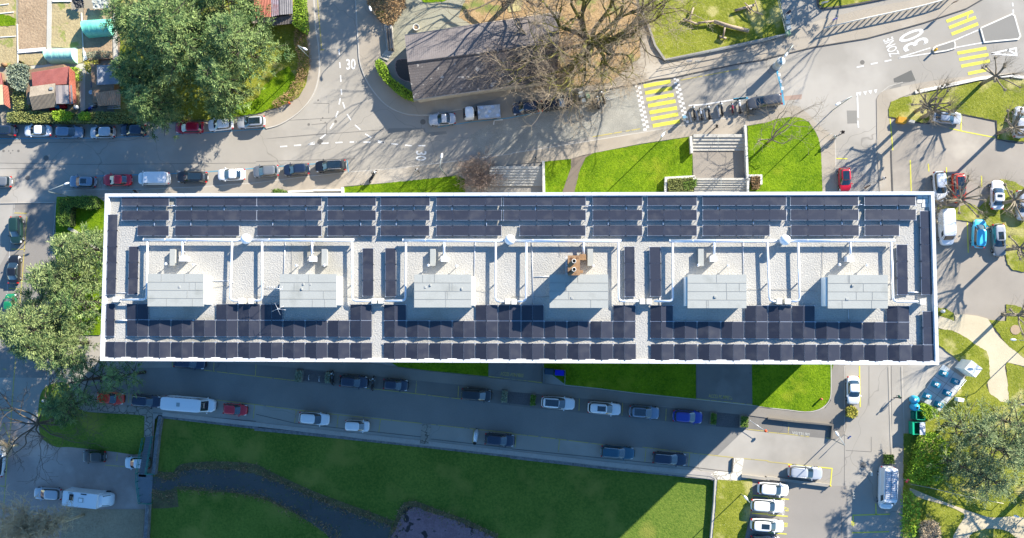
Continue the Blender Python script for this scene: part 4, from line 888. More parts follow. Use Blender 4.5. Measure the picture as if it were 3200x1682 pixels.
CARS = [
 ('A', 20, 925, 215, 180, 'suv', 'navy', 'dark blue car cut off by the left edge in the hedge side row', dict(group=NORTH, glassroof=True)),
 ('A', 268, 922, 208, 180, 'sedan', 'white', 'white saloon second from the left in the hedge side row', dict(group=NORTH)),
 ('A', 492, 932, 208, -1, 'hatch', 'steel blue', 'greyish blue hatchback with its nose to the right below the sheds', dict(group=NORTH)),
 ('A', 724, 934, 192, 181, 'hatch', 'silver', 'silver hatchback in front of the ladder shed', dict(group=NORTH)),
 ('A', 940, 918, 195, 178, 'hatch', 'navy', 'midnight blue hatchback under the overhanging cedar', dict(group=NORTH)),
 ('A', 1335, 900, 212, 180, 'hatch', 'dark red', 'dark red car below the cedar, left of a white hatchback', dict(group=NORTH)),
 ('A', 1555, 880, 188, 185, 'hatch', 'white', 'white hatchback between the dark red and the silver estate', dict(group=NORTH)),
 ('A', 1770, 862, 210, 183, 'estate', 'silver', 'silver estate with black glass roof at the right end of the hedge row', dict(group=NORTH, glassroof=True)),
 ('A', 585, 1282, 205, 178, 'estate', 'steel blue', 'blue grey estate at the left end of the row above the roof', dict(group=SOUTH, sunroof=True, rails=True)),
 ('A', 828, 1270, 217, 180, 'sedan', 'red', 'bright red saloon second in the row above the roof', dict(group=SOUTH)),
 ('A', 1090, 1260, 236, 180, 'van', 'white', 'white panel van parked in the row above the roof', dict(group=SOUTH, cat='van', W=1.95, H=1.9)),
 ('A', 1357, 1250, 228, 179, 'suv', 'black', 'black off roader parked right of the white panel van', dict(group=SOUTH, glassroof=True)),
 ('A', 1632, 1232, 206, 181, 'sedan', 'white', 'white saloon in the middle of the row above the roof', dict(group=SOUTH)),
 ('B', 70, 1208, 192, 183, 'hatch', 'grey', 'grey hatchback third from the right in the row above the roof', dict(group=SOUTH)),
 ('B', 285, 1196, 192, 183, 'hatch', 'navy', 'dark navy hatchback second from the right in the row above the roof', dict(group=SOUTH, roof='navy')),
 ('B', 527, 1172, 226, 183, 'suv', 'black', 'black estate with pale roof bars at the right end of the row', dict(group=SOUTH, rails=True, glassroof=True)),
 ('A', 15, 1283, 150, 180, 'hatch', 'grey', 'grey car cut off by the left edge below the street', dict(group=None)),
 ('B', 1312, 842, 196, 183, 'coupe', 'silver', 'small silver coupe parked below the round hedge', dict(group=MID, W=1.78)),
 ('C', 95, 762, 190, 187, 'suv', 'navy', 'dark blue car behind the grey tarpaulin truck', dict(group=MID)),
 ('C', 317, 735, 230, 8, 'suv', 'black', 'black off roader with bright windscreen beside the rubbish bins', dict(group=MID)),
 ('D', -25, 718, 245, 188, 'suv', 'dark grey', 'slate grey car parked right of the motorbikes', dict(group=None)),
 ('D', 540, 1268, 165, -88, 'hatch', 'red', 'small bright red car above the top right roof edge', dict(group=None, glassroof=True, W=1.75)),
 ('D', 1255, 828, 212, -7, 'sedan', 'silver', 'pale silver saloon standing on the grass edge under a bare tree', dict(group=None)),
 ('D', 1212, 1315, 212, -86, 'hatch', 'white', 'white car behind thin branches just right of the roof corner', dict(group='cars in the right car park')),
 ('D', 1342, 1328, 205, -87, 'suv', 'orange red', 'scarlet car with black glass roof under bare branches', dict(group='cars in the right car park', glassroof=True)),
 ('H', 1615, 112, 204, 88, 'sedan', 'white', 'white saloon on the grass right of the scarlet car', dict(group='cars in the right car park', sunroof=True)),
 ('D', 1772, 862, 220, 86, 'suv', 'silver', 'silver people carrier at the right edge beside the grass triangle', dict(group=None, rails=True)),
 ('H', 1790, 185, 210, -88, 'suv', 'silver', 'pale grey car cut off by the right edge under branches', dict(group='cars in the right car park')),
 ('H', 1252, 340, 252, -88, 'van', 'white', 'tall white van beside the right hand roof parapet', dict(group='cars in the right car park', cat='van', W=2.0)),
 ('H', 1484, 385, 200, 86, 'minivan', 'cyan', 'bright turquoise small car in the right car park', dict(group='cars in the right car park', W=1.8)),
 ('H', 1625, 430, 226, -87, 'estate', 'grey', 'slate grey estate right of the turquoise car', dict(group='cars in the right car park', roof='silver', sunroof=True)),
 ('E', 118, 360, 205, -88, 'suv', 'dark green', 'blackish green off roader at the top of the left bays', dict(group='cars in the left street bays')),
 ('E', 100, 636, 212, 90, 'sedan', 'black', 'black saloon reflecting trees in the left street bays', dict(group='cars in the left street bays')),
 ('E', 76, 870, 130, 90, 'hatch', 'green', 'small bright green car half under the left cedar', dict(group='cars in the left street bays', W=1.7)),
 ('I', 1340, 115, 232, -4, 'suv', 'navy', 'dark car half hidden under the lower roof edge', dict(group='cars in the shaded lane', z0=.01)),
 ('I', 782, 366, 200, -3, 'hatch', 'orange red', 'orange red hatchback at the left end of the shaded lane', dict(group='cars in the shaded lane')),
 ('I', 1038, 386, 216, -4, 'suv', 'navy', 'midnight blue off roader left of the long lettered van', dict(group='cars in the shaded lane', rails=True)),
 ('I', 1660, 446, 176, -4, 'hatch', 'red', 'small crimson car right of the long lettered van', dict(group='cars in the shaded lane', W=1.68)),
 ('J', 690, 250, 206, -3, 'hatch', 'navy', 'blue hatchback between two motorbikes in the shaded lane', dict(group='cars in the shaded lane')),
 ('J', 985, 272, 178, -4, 'hatch', 'navy', 'short navy hatchback right of the parked motorbike', dict(group='cars in the shaded lane', W=1.7)),
 ('J', 1555, 342, 216, -4, 'minivan', 'black', 'black people carrier beside the flower trough', dict(group='cars in the shaded lane')),
 ('J', 412, 510, 222, -4, 'hatch', 'white', 'white hatchback in the bays along the lawn wall', dict(group='cars in the shaded lane')),
 ('J', 716, 560, 174, -3, 'minivan', 'white', 'small white boxy car in the bays along the lawn wall', dict(group='cars in the shaded lane', W=1.65)),
 ('J', 1718, 660, 212, -4, 'hatch', 'navy', 'navy hatchback right of the covered scooter', dict(group='cars in the shaded lane')),
 ('K', 325, 400, 236, -4, 'estate', 'white', 'white estate with black glass roof in the shaded lane', dict(group='cars in the shaded lane', glassroof=True)),
 ('K', 650, 438, 232, -4, 'suv', 'white', 'white off roader with black rear window in the shaded lane', dict(group='cars in the shaded lane', sunroof=True)),
 ('K', 932, 465, 210, -4, 'hatch', 'steel blue', 'steel blue hatchback with roof window in the shaded lane', dict(group='cars in the shaded lane', glassroof=True)),
 ('K', 1238, 497, 206, -4, 'hatch', 'blue', 'royal blue hatchback next to the brick paving', dict(group='cars in the shaded lane')),
 ('K', 745, 748, 236, -4, 'estate', 'teal', 'petrol blue estate in the bays along the lawn wall', dict(group='cars in the shaded lane', rails=True)),
 ('K', 1112, 793, 242, -4, 'estate', 'navy', 'dark navy estate nearest the sunlit end of the lane', dict(group='cars in the shaded lane', rails=True)),
 ('L', 600, 312, 196, -90, 'sedan', 'white', 'white saloon parked above the leafy planter', dict(group=None)),
 ('L', 262, 890, 236, -4, 'estate', 'silver', 'silver estate in the sunny bay below the lane', dict(group=None, rails=True)),
 ('L', 35, 1008, 212, -4, 'hatch', 'white', 'white hatchback topmost of the numbered bays', dict(group='cars in the numbered bays')),
 ('L', -5, 1125, 226, -3, 'estate', 'white', 'white estate beside the yellow number 67', dict(group='cars in the numbered bays')),
 ('L', -8, 1262, 228, -3, 'suv', 'white', 'white off roader with black roof window beside the yellow number 68', dict(group='cars in the numbered bays', sunroof=True)),
 ('L', -20, 1380, 205, -3, 'hatch', 'navy', 'dark car cut off by the bottom edge of the numbered bays', dict(group='cars in the numbered bays')),
 ('I', 665, 777, 178, 180, 'hatch', 'brown', 'dark hatchback in the lower bays under the grass slope', dict(group='cars in the lower street', z0=-2.4)),
 ('I', 970, 822, 192, 180, 'hatch', 'white', 'white car standing under the green railed steps', dict(group='cars in the lower street', z0=-2.4)),
 ('I', 338, 1040, 215, 178, 'estate', 'silver', 'pale estate parked right behind the motor home', dict(group='cars in the lower street', z0=-2.4)),
 ('I', -5, 812, 225, 86, 'suv', 'white', 'white car cut off by the left edge on the lower street', dict(group='cars in the lower street', z0=-2.4)),
]
for t, x, y, Lp, rot, kind, col, lab, kw in CARS: car(t, x, y, Lp, rot, kind, col, lab, **kw)
# long lettered van
v = car('I', 1338, 408, 372, -4, 'bigvan', 'white', 'very long white van with dark lettering along its roof edge', cat='van', W=2.15, group=None, zh=1.0)
L_ = 372/2.256/21
for nm, x0, x1, y0, y1 in (('roof_hatch', -1.35, -.85, -.28, .28), ('roof_rib', -1.0, 1.2, .42, .47), ('roof_rib', -1.0, 1.2, -.47, -.42), ('roof_rib', 1.1, 1.15, -.4, .4), ('roof_rib', -.8, -.75, -.4, .4)):
    g = MB(); g.box(x0, x1, y0, y1, 2.5, 2.60 if nm == 'roof_hatch' else 2.565); g.build(nm, steel if nm == 'roof_hatch' else white_metal, v)
cu = lettering('YAMAHA', 1600, 841, 0, .42, 0, mat('navy_lettering', (.01, .02, .09)), v, 1.55, font_w=3)
cu.location = (-1.0, .965, 2.2); cu.rotation_euler = (math.radians(-60), 0, math.radians(180))
# big white ladder van
v = car('L', 838, 998, 292, -93, 'bigvan', 'white', 'white van carrying a ribbed roof rack, by the wooden planter', cat='van', W=2.1, group=None, zh=1.0)
g = MB()
for i in range(15): xx = -2.6+.27*i; g.box(xx, xx+.05, -.78, .78, 2.60, 2.64)
for y in (-.8, .8, 0): g.box(-2.65, 1.3, y-.03, y+.03, 2.56, 2.60)
g.build('roof_rack', mat('rack_grey', (.22, .25, .3), rough=.4, metal=.5), v)
# flat bed truck with tarpaulin
p = at(*uv('B', 1590, 797), .8); o = empty('parked_truck', (p.x, p.y, 0), math.radians(184), 'white cab truck with a grey tarpaulin over its load bed', 'truck', MID)
def rloft(mb, secs, mi=0, N=24, e=4.0):
    vs = []; 
    for cx, hx, hy, z in secs:
        for i in range(N): a = 2*math.pi*i/N; vs.append((cx+sgnpow(math.cos(a), 2/e)*hx, sgnpow(math.sin(a), 2/e)*hy, z))
    fs = [(k*N+i, k*N+(i+1) % N, (k+1)*N+(i+1) % N, (k+1)*N+i) for k in range(len(secs)-1) for i in range(N)]
    fs += [tuple(range(N-1, -1, -1)), tuple(range((len(secs)-1)*N, len(secs)*N))]; mb.add(vs, fs, mi, True)
g = MB(); rloft(g, [(1.9, .80, .93, .3), (1.9, .86, .97, .8), (1.88, .83, .96, 1.15), (1.72, .62, .86, 1.9), (1.70, .52, .78, 2.0)]); g.build('cab', cpaint('white'), o)
g = MB(); g.hexa([(2.74, -.78, 1.2), (2.74, .78, 1.2), (2.70, .78, 1.2), (2.70, -.78, 1.2)], [(2.36, -.70, 1.86), (2.36, .70, 1.86), (2.30, .70, 1.86), (2.30, -.70, 1.86)]); g.build('windscreen', glass_m, o)
g = MB(); g.box(-2.9, .75, -.95, .95, .75, .85); g.box(.62, .70, -.92, .92, .85, 1.75); g.box(-2.9, 2.0, -.35, .35, .45, .74); g.build('chassis', black_m, o)
g = MB(); g.box(-2.88, .56, -1.0, 1.0, .86, 1.30, taper=.03); g.build('load_bed', alu, o)
g = MB(); nx, ny = 14, 8; vs = [(-2.84+3.36*i/nx, -.94+1.88*j/ny, 1.33+.07*math.sin(i*.9+j*.5)*math.sin(j*1.1+.4)) for i in range(nx+1) for j in range(ny+1)]
g.add(vs, [(i*(ny+1)+j, (i+1)*(ny+1)+j, (i+1)*(ny+1)+j+1, i*(ny+1)+j+1) for i in range(nx) for j in range(ny)], 0, True); g.build('tarpaulin', mat('grey_tarpaulin', (.30, .34, .38), (.46, .49, .52), big=.8, fine=3, rough=.45), o)
for fx in (-1.9, 1.9):
    for sy in (-1, 1): g = MB(); g.lathe(0, 0, [(.2, -.12), (.36, -.12), (.36, .12), (.2, .12)], 16, M=Matrix.Translation((fx, sy*.82, .36)) @ Matrix.Rotation(math.pi/2, 4, 'X')); g.build('wheel', tyre_m, o)
# motor home
p = at(*uv('I', 622, 1076), -.6); o = empty('motor_home', (p.x, p.y, -2.4), math.radians(-5), 'large white motor home with roof hatches in the lower street', 'motor home')
wh = cpaint('white'); g = MB(); g.box(-3.45, 2.05, -1.16, 1.16, .5, 2.95, taper=.06); g.build('body', wh, o)
g = MB(); rloft(g, [(2.35, 1.2, 1.0, .4), (2.35, 1.25, 1.03, .9), (2.3, 1.15, 1.0, 1.3), (1.85, .75, .92, 2.3), (1.75, .6, .85, 2.5)]); g.build('cab', wh, o)
g = MB(); g.hexa([(3.25, -.85, 1.42), (3.25, .85, 1.42), (3.2, .85, 1.42), (3.2, -.85, 1.42)], [(2.56, -.78, 2.3), (2.56, .78, 2.3), (2.5, .78, 2.3), (2.5, -.78, 2.3)]); g.build('windscreen', glass_m, o)
for x0, x1, y0, y1, m in ((-.9, -.1, -.35, .35, steel), (-2.35, -1.7, -.2, .75, black_m), (-.6, .3, .82, .98, black_m), (-2.6, -1.9, .84, .98, steel)):
    g = MB(); g.box(x0, x1, y0, y1, 2.95, 3.04, taper=.03); g.build('roof_hatch', m, o)
g = MB(); g.box(-.78, -.22, -.25, .25, 3.04, 3.07); g.build('hatch_cover', white_metal, o)
for fx in (-2.0, 2.3):
    for sy in (-1, 1): g = MB(); g.lathe(0, 0, [(.2, -.12), (.36, -.12), (.36, .12), (.2, .12)], 16, M=Matrix.Translation((fx, sy*.95, .36)) @ Matrix.Rotation(math.pi/2, 4, 'X')); g.build('wheel', tyre_m, o)
# ------------------------------------------------------------------ two wheelers
def motorbike(t, x, y, rot, lab, color, seat=black_m, z=0, group=None, scooter=False, k=1.0, cat='motorbike'):
    p = at(*uv(t, x, y), z+.5); o = empty('motorbike' if not scooter else 'scooter', (p.x, p.y, z), math.radians(rot), lab, cat, group); o.scale = (k*1.15, k*1.15, k*1.1)
    for wx in (-.68, .70):
        g = MB(); vs = []; M_ = Matrix.Translation((wx, 0, .31)) @ Matrix.Rotation(math.pi/2, 4, 'X')
        g.lathe(0, 0, [(.20, -.05), (.29, -.06), (.31, 0), (.29, .06), (.20, .05)], 18, M=M_); g.lathe(0, 0, [(.20, -.052), (.04, -.03)], 10, 1, M=M_); g.lathe(0, 0, [(.20, .052), (.04, .03)], 10, 1, M=M_); g.build('wheel', [tyre_m, alu], o)
    g = MB(); rloft(g, [(0, .42, .10, .25), (0, .48, .16, .42), (.08, .45, .17, .62), (.15, .30, .15, .78), (.18, .2, .10, .84)], N=18, e=2.6)
    g.tube([(.68, 0, .32), (.5, 0, .9)], .04, 6); g.tube([(-.66, .1, .33), (-.1, .12, .5)], .04, 6); g.build('frame', color, o)
    g = MB(); rloft(g, [(-.42, .42, .12, .70), (-.42, .44, .15, .78), (-.44, .40, .11, .83)], N=16, e=2.8); g.build('seat', seat, o)
    g = MB(); g.tube([(.35, -.36, .98), (.5, -.12, 1.0), (.5, .12, 1.0), (.35, .36, .98)], .022, 6); g.tube([(.46, -.3, 1.0), (.5, -.34, 1.16)], .012, 4); g.tube([(.46, .3, 1.0), (.5, .34, 1.16)], .012, 4)
    g.box(.48, .53, -.42, -.3, 1.12, 1.2); g.box(.48, .53, .3, .42, 1.12, 1.2); g.build('handlebar', steel, o)
    g = MB(); rloft(g, [(.62, .08, .09, .78), (.62, .11, .12, .88), (.6, .08, .1, .98)], N=14, e=2.4); g.build('headlight', clear_lens, o)
    if scooter: g = MB(); rloft(g, [(-.85, .17, .2, .82), (-.85, .19, .22, 1.0), (-.85, .15, .18, 1.1)], N=16, e=3); g.build('top_box', black_m, o)
    return o
mk = cpaint('black'); MG = 'motorbikes in the marked bays'
motorbike('C', 1284, 795, 97, 'black motorbike leftmost of the row beside the yellow crossing', mk, group=MG)
motorbike('C', 1332, 802, 100, 'scooter with a white apron second from the crossing', cpaint('white'), group=MG, scooter=True, k=.85)
motorbike('C', 1388, 793, 98, 'black scooter with a round rear box third from the crossing', mk, group=MG, scooter=True)
motorbike('C', 1478, 770, 98, 'heavy black motorbike right of the widest gap in the bike row', mk, group=MG)
motorbike('C', 1556, 765, 98, 'small motorbike with pink trim second from the slate grey car', cpaint('dark red'), group=MG, k=.8)
motorbike('C', 1603, 750, 98, 'pale scooter right next to the slate grey car', cpaint('silver'), group=MG, scooter=True)
motorbike('J', 540, 225, 95, 'dark motorbike left of the blue hatchback', mk, group=None)
motorbike('J', 825, 262, 85, 'dark motorbike right of the blue hatchback', mk, group=None)
motorbike('C', 640, 685, 110, 'dark motorbike under twigs between bins and crossing', mk, group=None)
motorbike('C', 605, 720, 100, 'grey scooter under the twigs below the tiled hall pavement', cpaint('grey'), scooter=True)
motorbike('A', 635, 770, 30, 'blue and black motorbike between the two garden sheds', cpaint('blue'))
sc = motorbike('J', 1550, 635, 83, 'scooter wrapped in a silver cover in the shaded lane', mk, scooter=True, cat='scooter')
g = MB(); rloft(g, [(0, .95, .26, .12), (0, .92, .3, .5), (0, .85, .27, .85), (.1, .6, .2, 1.12), (.1, .3, .1, 1.2)], N=28, e=2.3); g.build('silver_cover', mat('silver_cover', (.45, .5, .56), (.65, .68, .72), big=3, fine=9, rough=.35, metal=.3, bump=.8, bscale=4), sc)
# ------------------------------------------------------------------ vegetation
def foliage(name, c1, c2, rough=.7):
    """leaf colour varies from tuft to tuft (stored per tuft), conifers add lighter tips and darker insides for light and shade"""
    m = bpy.data.materials.new(name); m.use_nodes = True; nt = m.node_tree; b = nt.nodes['Principled BSDF']
    a = nt.nodes.new('ShaderNodeAttribute'); a.attribute_name = 'tint'
    mx = nt.nodes.new('ShaderNodeMix'); mx.data_type = 'RGBA'; nt.links.new(a.outputs['Fac'], mx.inputs[0])
    mx.inputs[6].default_value = (*c1, 1); mx.inputs[7].default_value = (*c2, 1); nt.links.new(mx.outputs[2], b.inputs['Base Color'])
    b.inputs['Roughness'].default_value = rough; b.inputs['Specular IOR Level'].default_value = .15
    return m
f_cedar = foliage('cedar_needles', (.045, .10, .035), (.25, .33, .115)); f_cedar_b = foliage('blue_cedar_needles', (.05, .10, .038), (.28, .34, .13))
f_pine = foliage('pine_needles', (.06, .105, .045), (.30, .35, .16)); f_hedge = foliage('hedge_leaves', (.06, .13, .02), (.18, .27, .05)); f_bright = foliage('bright_leaves', (.13, .24, .015), (.35, .50, .05))
f_olive = foliage('olive_leaves', (.13, .16, .05), (.30, .31, .10)); f_brown = foliage('dry_leaves', (.16, .10, .05), (.42, .27, .14)); f_yellow = foliage('yellow_leaves', (.25, .24, .04), (.5, .45, .08)); f_silver = foliage('grey_leaves', (.16, .20, .14), (.30, .34, .24))
bark = mat('bark', (.07, .055, .04), (.14, .115, .085), big=1, fine=6, bump=.5); bark_mossy = mat('mossy_bark', (.10, .08, .055), (.21, .20, .03), big=.9, fine=3, mix=(.8, .2), bump=.5, contrast=1.5)
bark_dark = mat('dark_bark', (.035, .03, .025), (.07, .06, .045), big=1, fine=6, bump=.4); bark_tan_lit = mat('tan_bark_lit', (.46, .36, .22), (.62, .50, .33), big=1, fine=6); bark_purple = mat('purple_bark', (.19, .14, .115), (.33, .25, .205), big=1, fine=6)  # tan bark is lightened to stand in for sunlight the block shuts off
bark_pale = mat('pale_twigs', (.27, .21, .145), (.42, .345, .245), big=1, fine=6)
bark_grey = mat('grey_bark', (.17, .14, .10), (.30, .26, .19), big=1, fine=6)
def tufts(name, ctr, dirs, size, m, parent, seed, width=.22, spread=.55, up=.25, tint=None, roll=.35):
    """ctr (n,3) tuft roots, dirs (n,3) main directions, size (n,) lengths: one narrow leaf spray each (two triangles)"""
    r = np.random.default_rng(seed); n = len(ctr)
    d = dirs+r.normal(0, spread, (n, 3)); d[:, 2] += up; d /= np.linalg.norm(d, axis=1)[:, None]+1e-9
    s = np.cross(d, r.normal(0, roll, (n, 3))+np.array([0, 0, 1])); s /= np.linalg.norm(s, axis=1)[:, None]+1e-9
    L = size[:, None]; w = width*L
    V = np.stack([ctr-d*L*.12, ctr+d*L*.35+s*w, ctr+d*L, ctr+d*L*.35-s*w], 1).reshape(-1, 3)
    F = np.arange(n*4).reshape(n, 4); o = np_mesh(name, V, F, m, parent)
    if tint is None: tint = np.clip(r.normal(.5, .28, n), 0, 1)
    at_ = o.data.attributes.new('tint', 'FLOAT', 'FACE'); at_.data.foreach_set('value', tint.astype(np.float32))
    return o
def conifer(label, u, v, R, H, seed, m=None, n_br=90, dens=1.0, base=.25, flat=1.0, name='cedar_tree', group='large evergreen trees', aniso=(1, 1, 0), clump=1.15, z0=0, zc=None, tl=.46, gap=.0, cat='tree', sweep=0.0):
    """trunk, limbs and needle platforms; R metres, u,v = picture place of the crown centre"""
    r = np.random.default_rng(seed); zc = H*.6 if zc is None else zc; p = at(u, v, zc)
    o = empty(name, (p.x, p.y, z0), 0, label, cat, group)
    segs = MB(); segs.tube([(0, 0, -.2), (.1, .05, H*.5), (0, 0, H*.97)], R*.045+.12, 9, r_end=.05); segs.build('trunk', bark_dark, o)
    br = MB(); Cs = []; Ds = []; Ss = []; Ts = []
    ca, sa = math.cos(aniso[2]), math.sin(aniso[2])
    for i in range(n_br):
        t = (i+.5)/n_br; h = H*(base+(1-base)*t); az = i*2.39996+r.uniform(-.3, .3)
        L = R*max(.12, (1-t**(1.5*flat)))**.62*r.uniform(.62, 1.14)
        ex_, ey_ = math.cos(az)*aniso[0], math.sin(az)*aniso[1]; dx, dy = ex_*ca-ey_*sa, ex_*sa+ey_*ca
        if gap and r.random() < gap: continue
        rise = r.uniform(-.02, .16)*L*(1 if t > .5 else .7); tip = Vector((dx*L, dy*L, h+rise))
        br.tube([(0, 0, h-.1*L), (dx*L*.5, dy*L*.5, h+rise*.7), tuple(tip)], .05+.012*L, 4, r_end=.02)
        nc = max(2, int(L/.95)); tb = r.normal(.5, .26)
        for k in range(nc):
            s = (.30+.70*(k+r.uniform(0, 1))/nc) if L > 2.5 else r.uniform(.1, 1); wob = r.normal(0, .10*L+.2)
            c = np.array([dx*L*s-dy*wob, dy*L*s+dx*wob, h+rise*s-.12*abs(wob)+r.normal(0, .12)])
            rad = clump*r.uniform(.7, 1.25)*(1.1-.35*s); nt_ = max(4, int(8*dens*rad)); kk = max(4, int(rad/.16))
            fan = math.atan2(dy, dx)+r.uniform(-1.5, 1.5, nt_)+(0 if not sweep else 0); off = r.normal(0, .16*rad, (nt_, 2))
            T_ = np.tile(np.linspace(.08, 1, kk), nt_); A_ = np.repeat(fan, kk); sd_ = np.tile(np.where(np.arange(kk) % 2, 1.0, -1.0), nt_)
            rr_ = np.repeat(rad*r.uniform(.6, 1.1, nt_), kk)*T_; ox = np.repeat(off, kk, 0); lift = np.repeat(r.normal(0, .10, nt_), kk)
            ctr = np.stack([c[0]+ox[:, 0]+np.cos(A_)*rr_, c[1]+ox[:, 1]+np.sin(A_)*rr_, c[2]+lift+.10*T_-.22*T_**2*rad], 1)
            B_ = A_+sd_*.75*(1-.5*T_); dd = np.stack([np.cos(B_), np.sin(B_), np.zeros(len(B_))], 1)
            if sweep: dd += np.array([-.7, .45, 0])*sweep
            Cs.append(ctr); Ds.append(dd); Ss.append((1.15-.5*T_)*tl*r.uniform(.75, 1.2, len(T_))); Ts.append(np.clip(tb+np.repeat(r.normal(0, .25, nt_), kk)+r.normal(0, .1, len(T_))+.5*(T_-.5), 0, 1))  # lighter twig tips, darker insides: highlight and shade put into the tint
    br.build('branches', bark_dark, o)
    tufts('crown', np.concatenate(Cs), np.concatenate(Ds), np.concatenate(Ss), m or f_cedar, o, seed+1, tint=np.concatenate(Ts), roll=.75, spread=.2, up=.15, width=(.11 if sweep or name == 'pine_tree' else .15))
    return o
def grow(segs, p, d, L, r, lvl, R, maxl, kids=(2, 4), wob=.25, up=.12, thin=.62, short=.72, twig=0, tw=None, droop=0):
    """recursive limb: appends (points, radius) polylines"""
    n = 3 if lvl < maxl else 2; pts = [p.copy()]; q = p.copy(); dd = d.copy()
    for i in range(n):
        dd = (dd+Vector((R.gauss(0, wob), R.gauss(0, wob), R.gauss(0, wob*.6)+up-droop*lvl))).normalized(); q = q+dd*L/n; pts.append(q.copy())
    r1 = max(.012, r*thin); segs.append((pts, r, r1, lvl))
    if lvl >= maxl: return
    k = R.randint(*kids)
    for i in range(k):
        j = R.choice((1, 2, 3, 3)) if i else 3
        nd = Vector((R.gauss(0, 1), R.gauss(0, 1), R.gauss(0, .6)+up)).normalized(); nd = (dd*1.0+nd*(.55 if i == 0 else .95)).normalized()
        grow(segs, pts[min(j, n)], nd, L*short*R.uniform(.75, 1.2), r1*(.95 if i == 0 else .7), lvl+1, R, maxl, kids, wob, up, thin, short, droop=droop)
def seg_mesh(name, segs, m, parent, minr=.014):
    V = []; F = []; b = 0
    for pts, r0, r1, lvl in segs:
        n = 6 if r0 > .12 else (4 if r0 > .03 else 3); k = len(pts); up = None
        for i, p in enumerate(pts):
            d = (pts[min(i+1, k-1)]-pts[max(i-1, 0)]).normalized()
            if up is None: up = d.orthogonal().normalized()
            up = (up-d*up.dot(d)).normalized(); w = d.cross(up); rr = max(minr, r0+(r1-r0)*i/(k-1))
            for j in range(n): a = 6.2832*j/n; V.append(p+up*(math.cos(a)*rr)+w*(math.sin(a)*rr))
        for i in range(k-1):
            for j in range(n): F.append((b+i*n+j, b+i*n+(j+1) % n, b+(i+1)*n+(j+1) % n, b+(i+1)*n+j))
        b += k*n
    return np_mesh(name, np.array([tuple(v) for v in V]), np.array(F), m, parent, smooth=True)
def bare_tree(label, u, v, H, seed, limbs, maxl=6, r0=.3, m=bark, mtwig=None, kids=(2, 4), trunk_h=2.5, up=.12, wob=.25, short=.72, name='bare_tree', group='leafless trees', z0=0, droop=0, minr=.014, zc=None, twig_lvl=None, cat='tree', lean=(0, 0)):
    """limbs: list of (azimuth deg, rise, length) or a count"""
    R = random.Random(seed); p = at(u, v, z0+(zc if zc is not None else trunk_h)); o = empty(name, (p.x, p.y, z0), 0, label, cat, group)
    top = Vector((lean[0], lean[1], trunk_h)); t = MB(); t.tube([(0, 0, -.3), (lean[0]*.4, lean[1]*.4, trunk_h*.5), tuple(top)], r0*1.15, 10, r_end=r0*.95); t.build('trunk', m, o)
    segs = []
    if isinstance(limbs, int): limbs = [(360/limbs*i+R.uniform(-15, 15), R.uniform(.3, 1.0), H*.42*R.uniform(.8, 1.15)) for i in range(limbs)]
    for az, rise, L in limbs:
        a = math.radians(az); d = Vector((math.cos(a), math.sin(a), rise)).normalized(); grow(segs, top-Vector((0, 0, R.uniform(0, .25)*trunk_h)), d, L, r0*.62, 1, R, maxl, kids, wob, up, .64, short, droop=droop)
    tl = twig_lvl or maxl-1
    a = [s for s in segs if s[3] < tl]; b = [s for s in segs if s[3] >= tl]
    if a: seg_mesh('branches', a, m, o, minr)
    if b: seg_mesh('crown', b, mtwig or m, o, minr)
    return o
def pollard(label, u, v, seed, H=4.2, R_=2.4, group='pollarded plane trees', knobs=11, shoots=20, sl=2.3, base=None):
    R = random.Random(seed); p = at(u, v, H+.6) if base is None else at(base[0], base[1], 0); o = empty('plane_tree', (p.x, p.y, 0), 0, label, 'tree', group)
    t = MB(); t.tube([(0, 0, -.2), (.08, .05, H*.5), (0, 0, H)], .27, 10, r_end=.24); t.build('trunk', bark_grey, o)
    segs = []; ks = MB(); tw = []
    for i in range(knobs):
        a = 6.2832*i/knobs*2.4+R.uniform(-.4, .4); L = R_*R.uniform(.45, 1.25); m_ = Vector((math.cos(a)*L*.45, math.sin(a)*L*.45, H+.3+R.uniform(0, .4))); e = Vector((math.cos(a+R.uniform(-.2, .2))*L, math.sin(a+R.uniform(-.2, .2))*L, H+.8+R.uniform(0, 1.2)))
        segs.append(([Vector((0, 0, H-.15)), m_, e], .13, .08, 1)); kr = R.uniform(.16, .27)
        ks = MB(); ks.lathe(e.x, e.y, [(kr*.3, e.z-kr*.9), (kr*.85, e.z-kr*.4), (kr, e.z), (kr*.8, e.z+kr*.5), (kr*.3, e.z+kr*.85)], 9); ks.build('knob', bark_grey, o)
        for j in range(shoots):
            d = Vector((math.cos(a)*.25+R.gauss(0, .7), math.sin(a)*.25+R.gauss(0, .7), R.uniform(.5, 1.4))).normalized(); l = sl*R.uniform(.4, 1.15); b_ = Vector((R.gauss(0, .16), R.gauss(0, .16), .12)); tw.append(([e, e+d*l*.5+b_*.6, e+d*l+b_*-.6+Vector((0, 0, .3))], .013, .006, 3)); (tw.append(([e+d*l*.5+b_*.6, e+d*l*.5+b_*.6+Vector((R.gauss(0, .5), R.gauss(0, .5), .5))*.8], .008, .005, 3)) if R.random() < .6 else None)
    seg_mesh('branches', segs, bark_grey, o); seg_mesh('shoots', tw, bark_grey, o, .009); return o
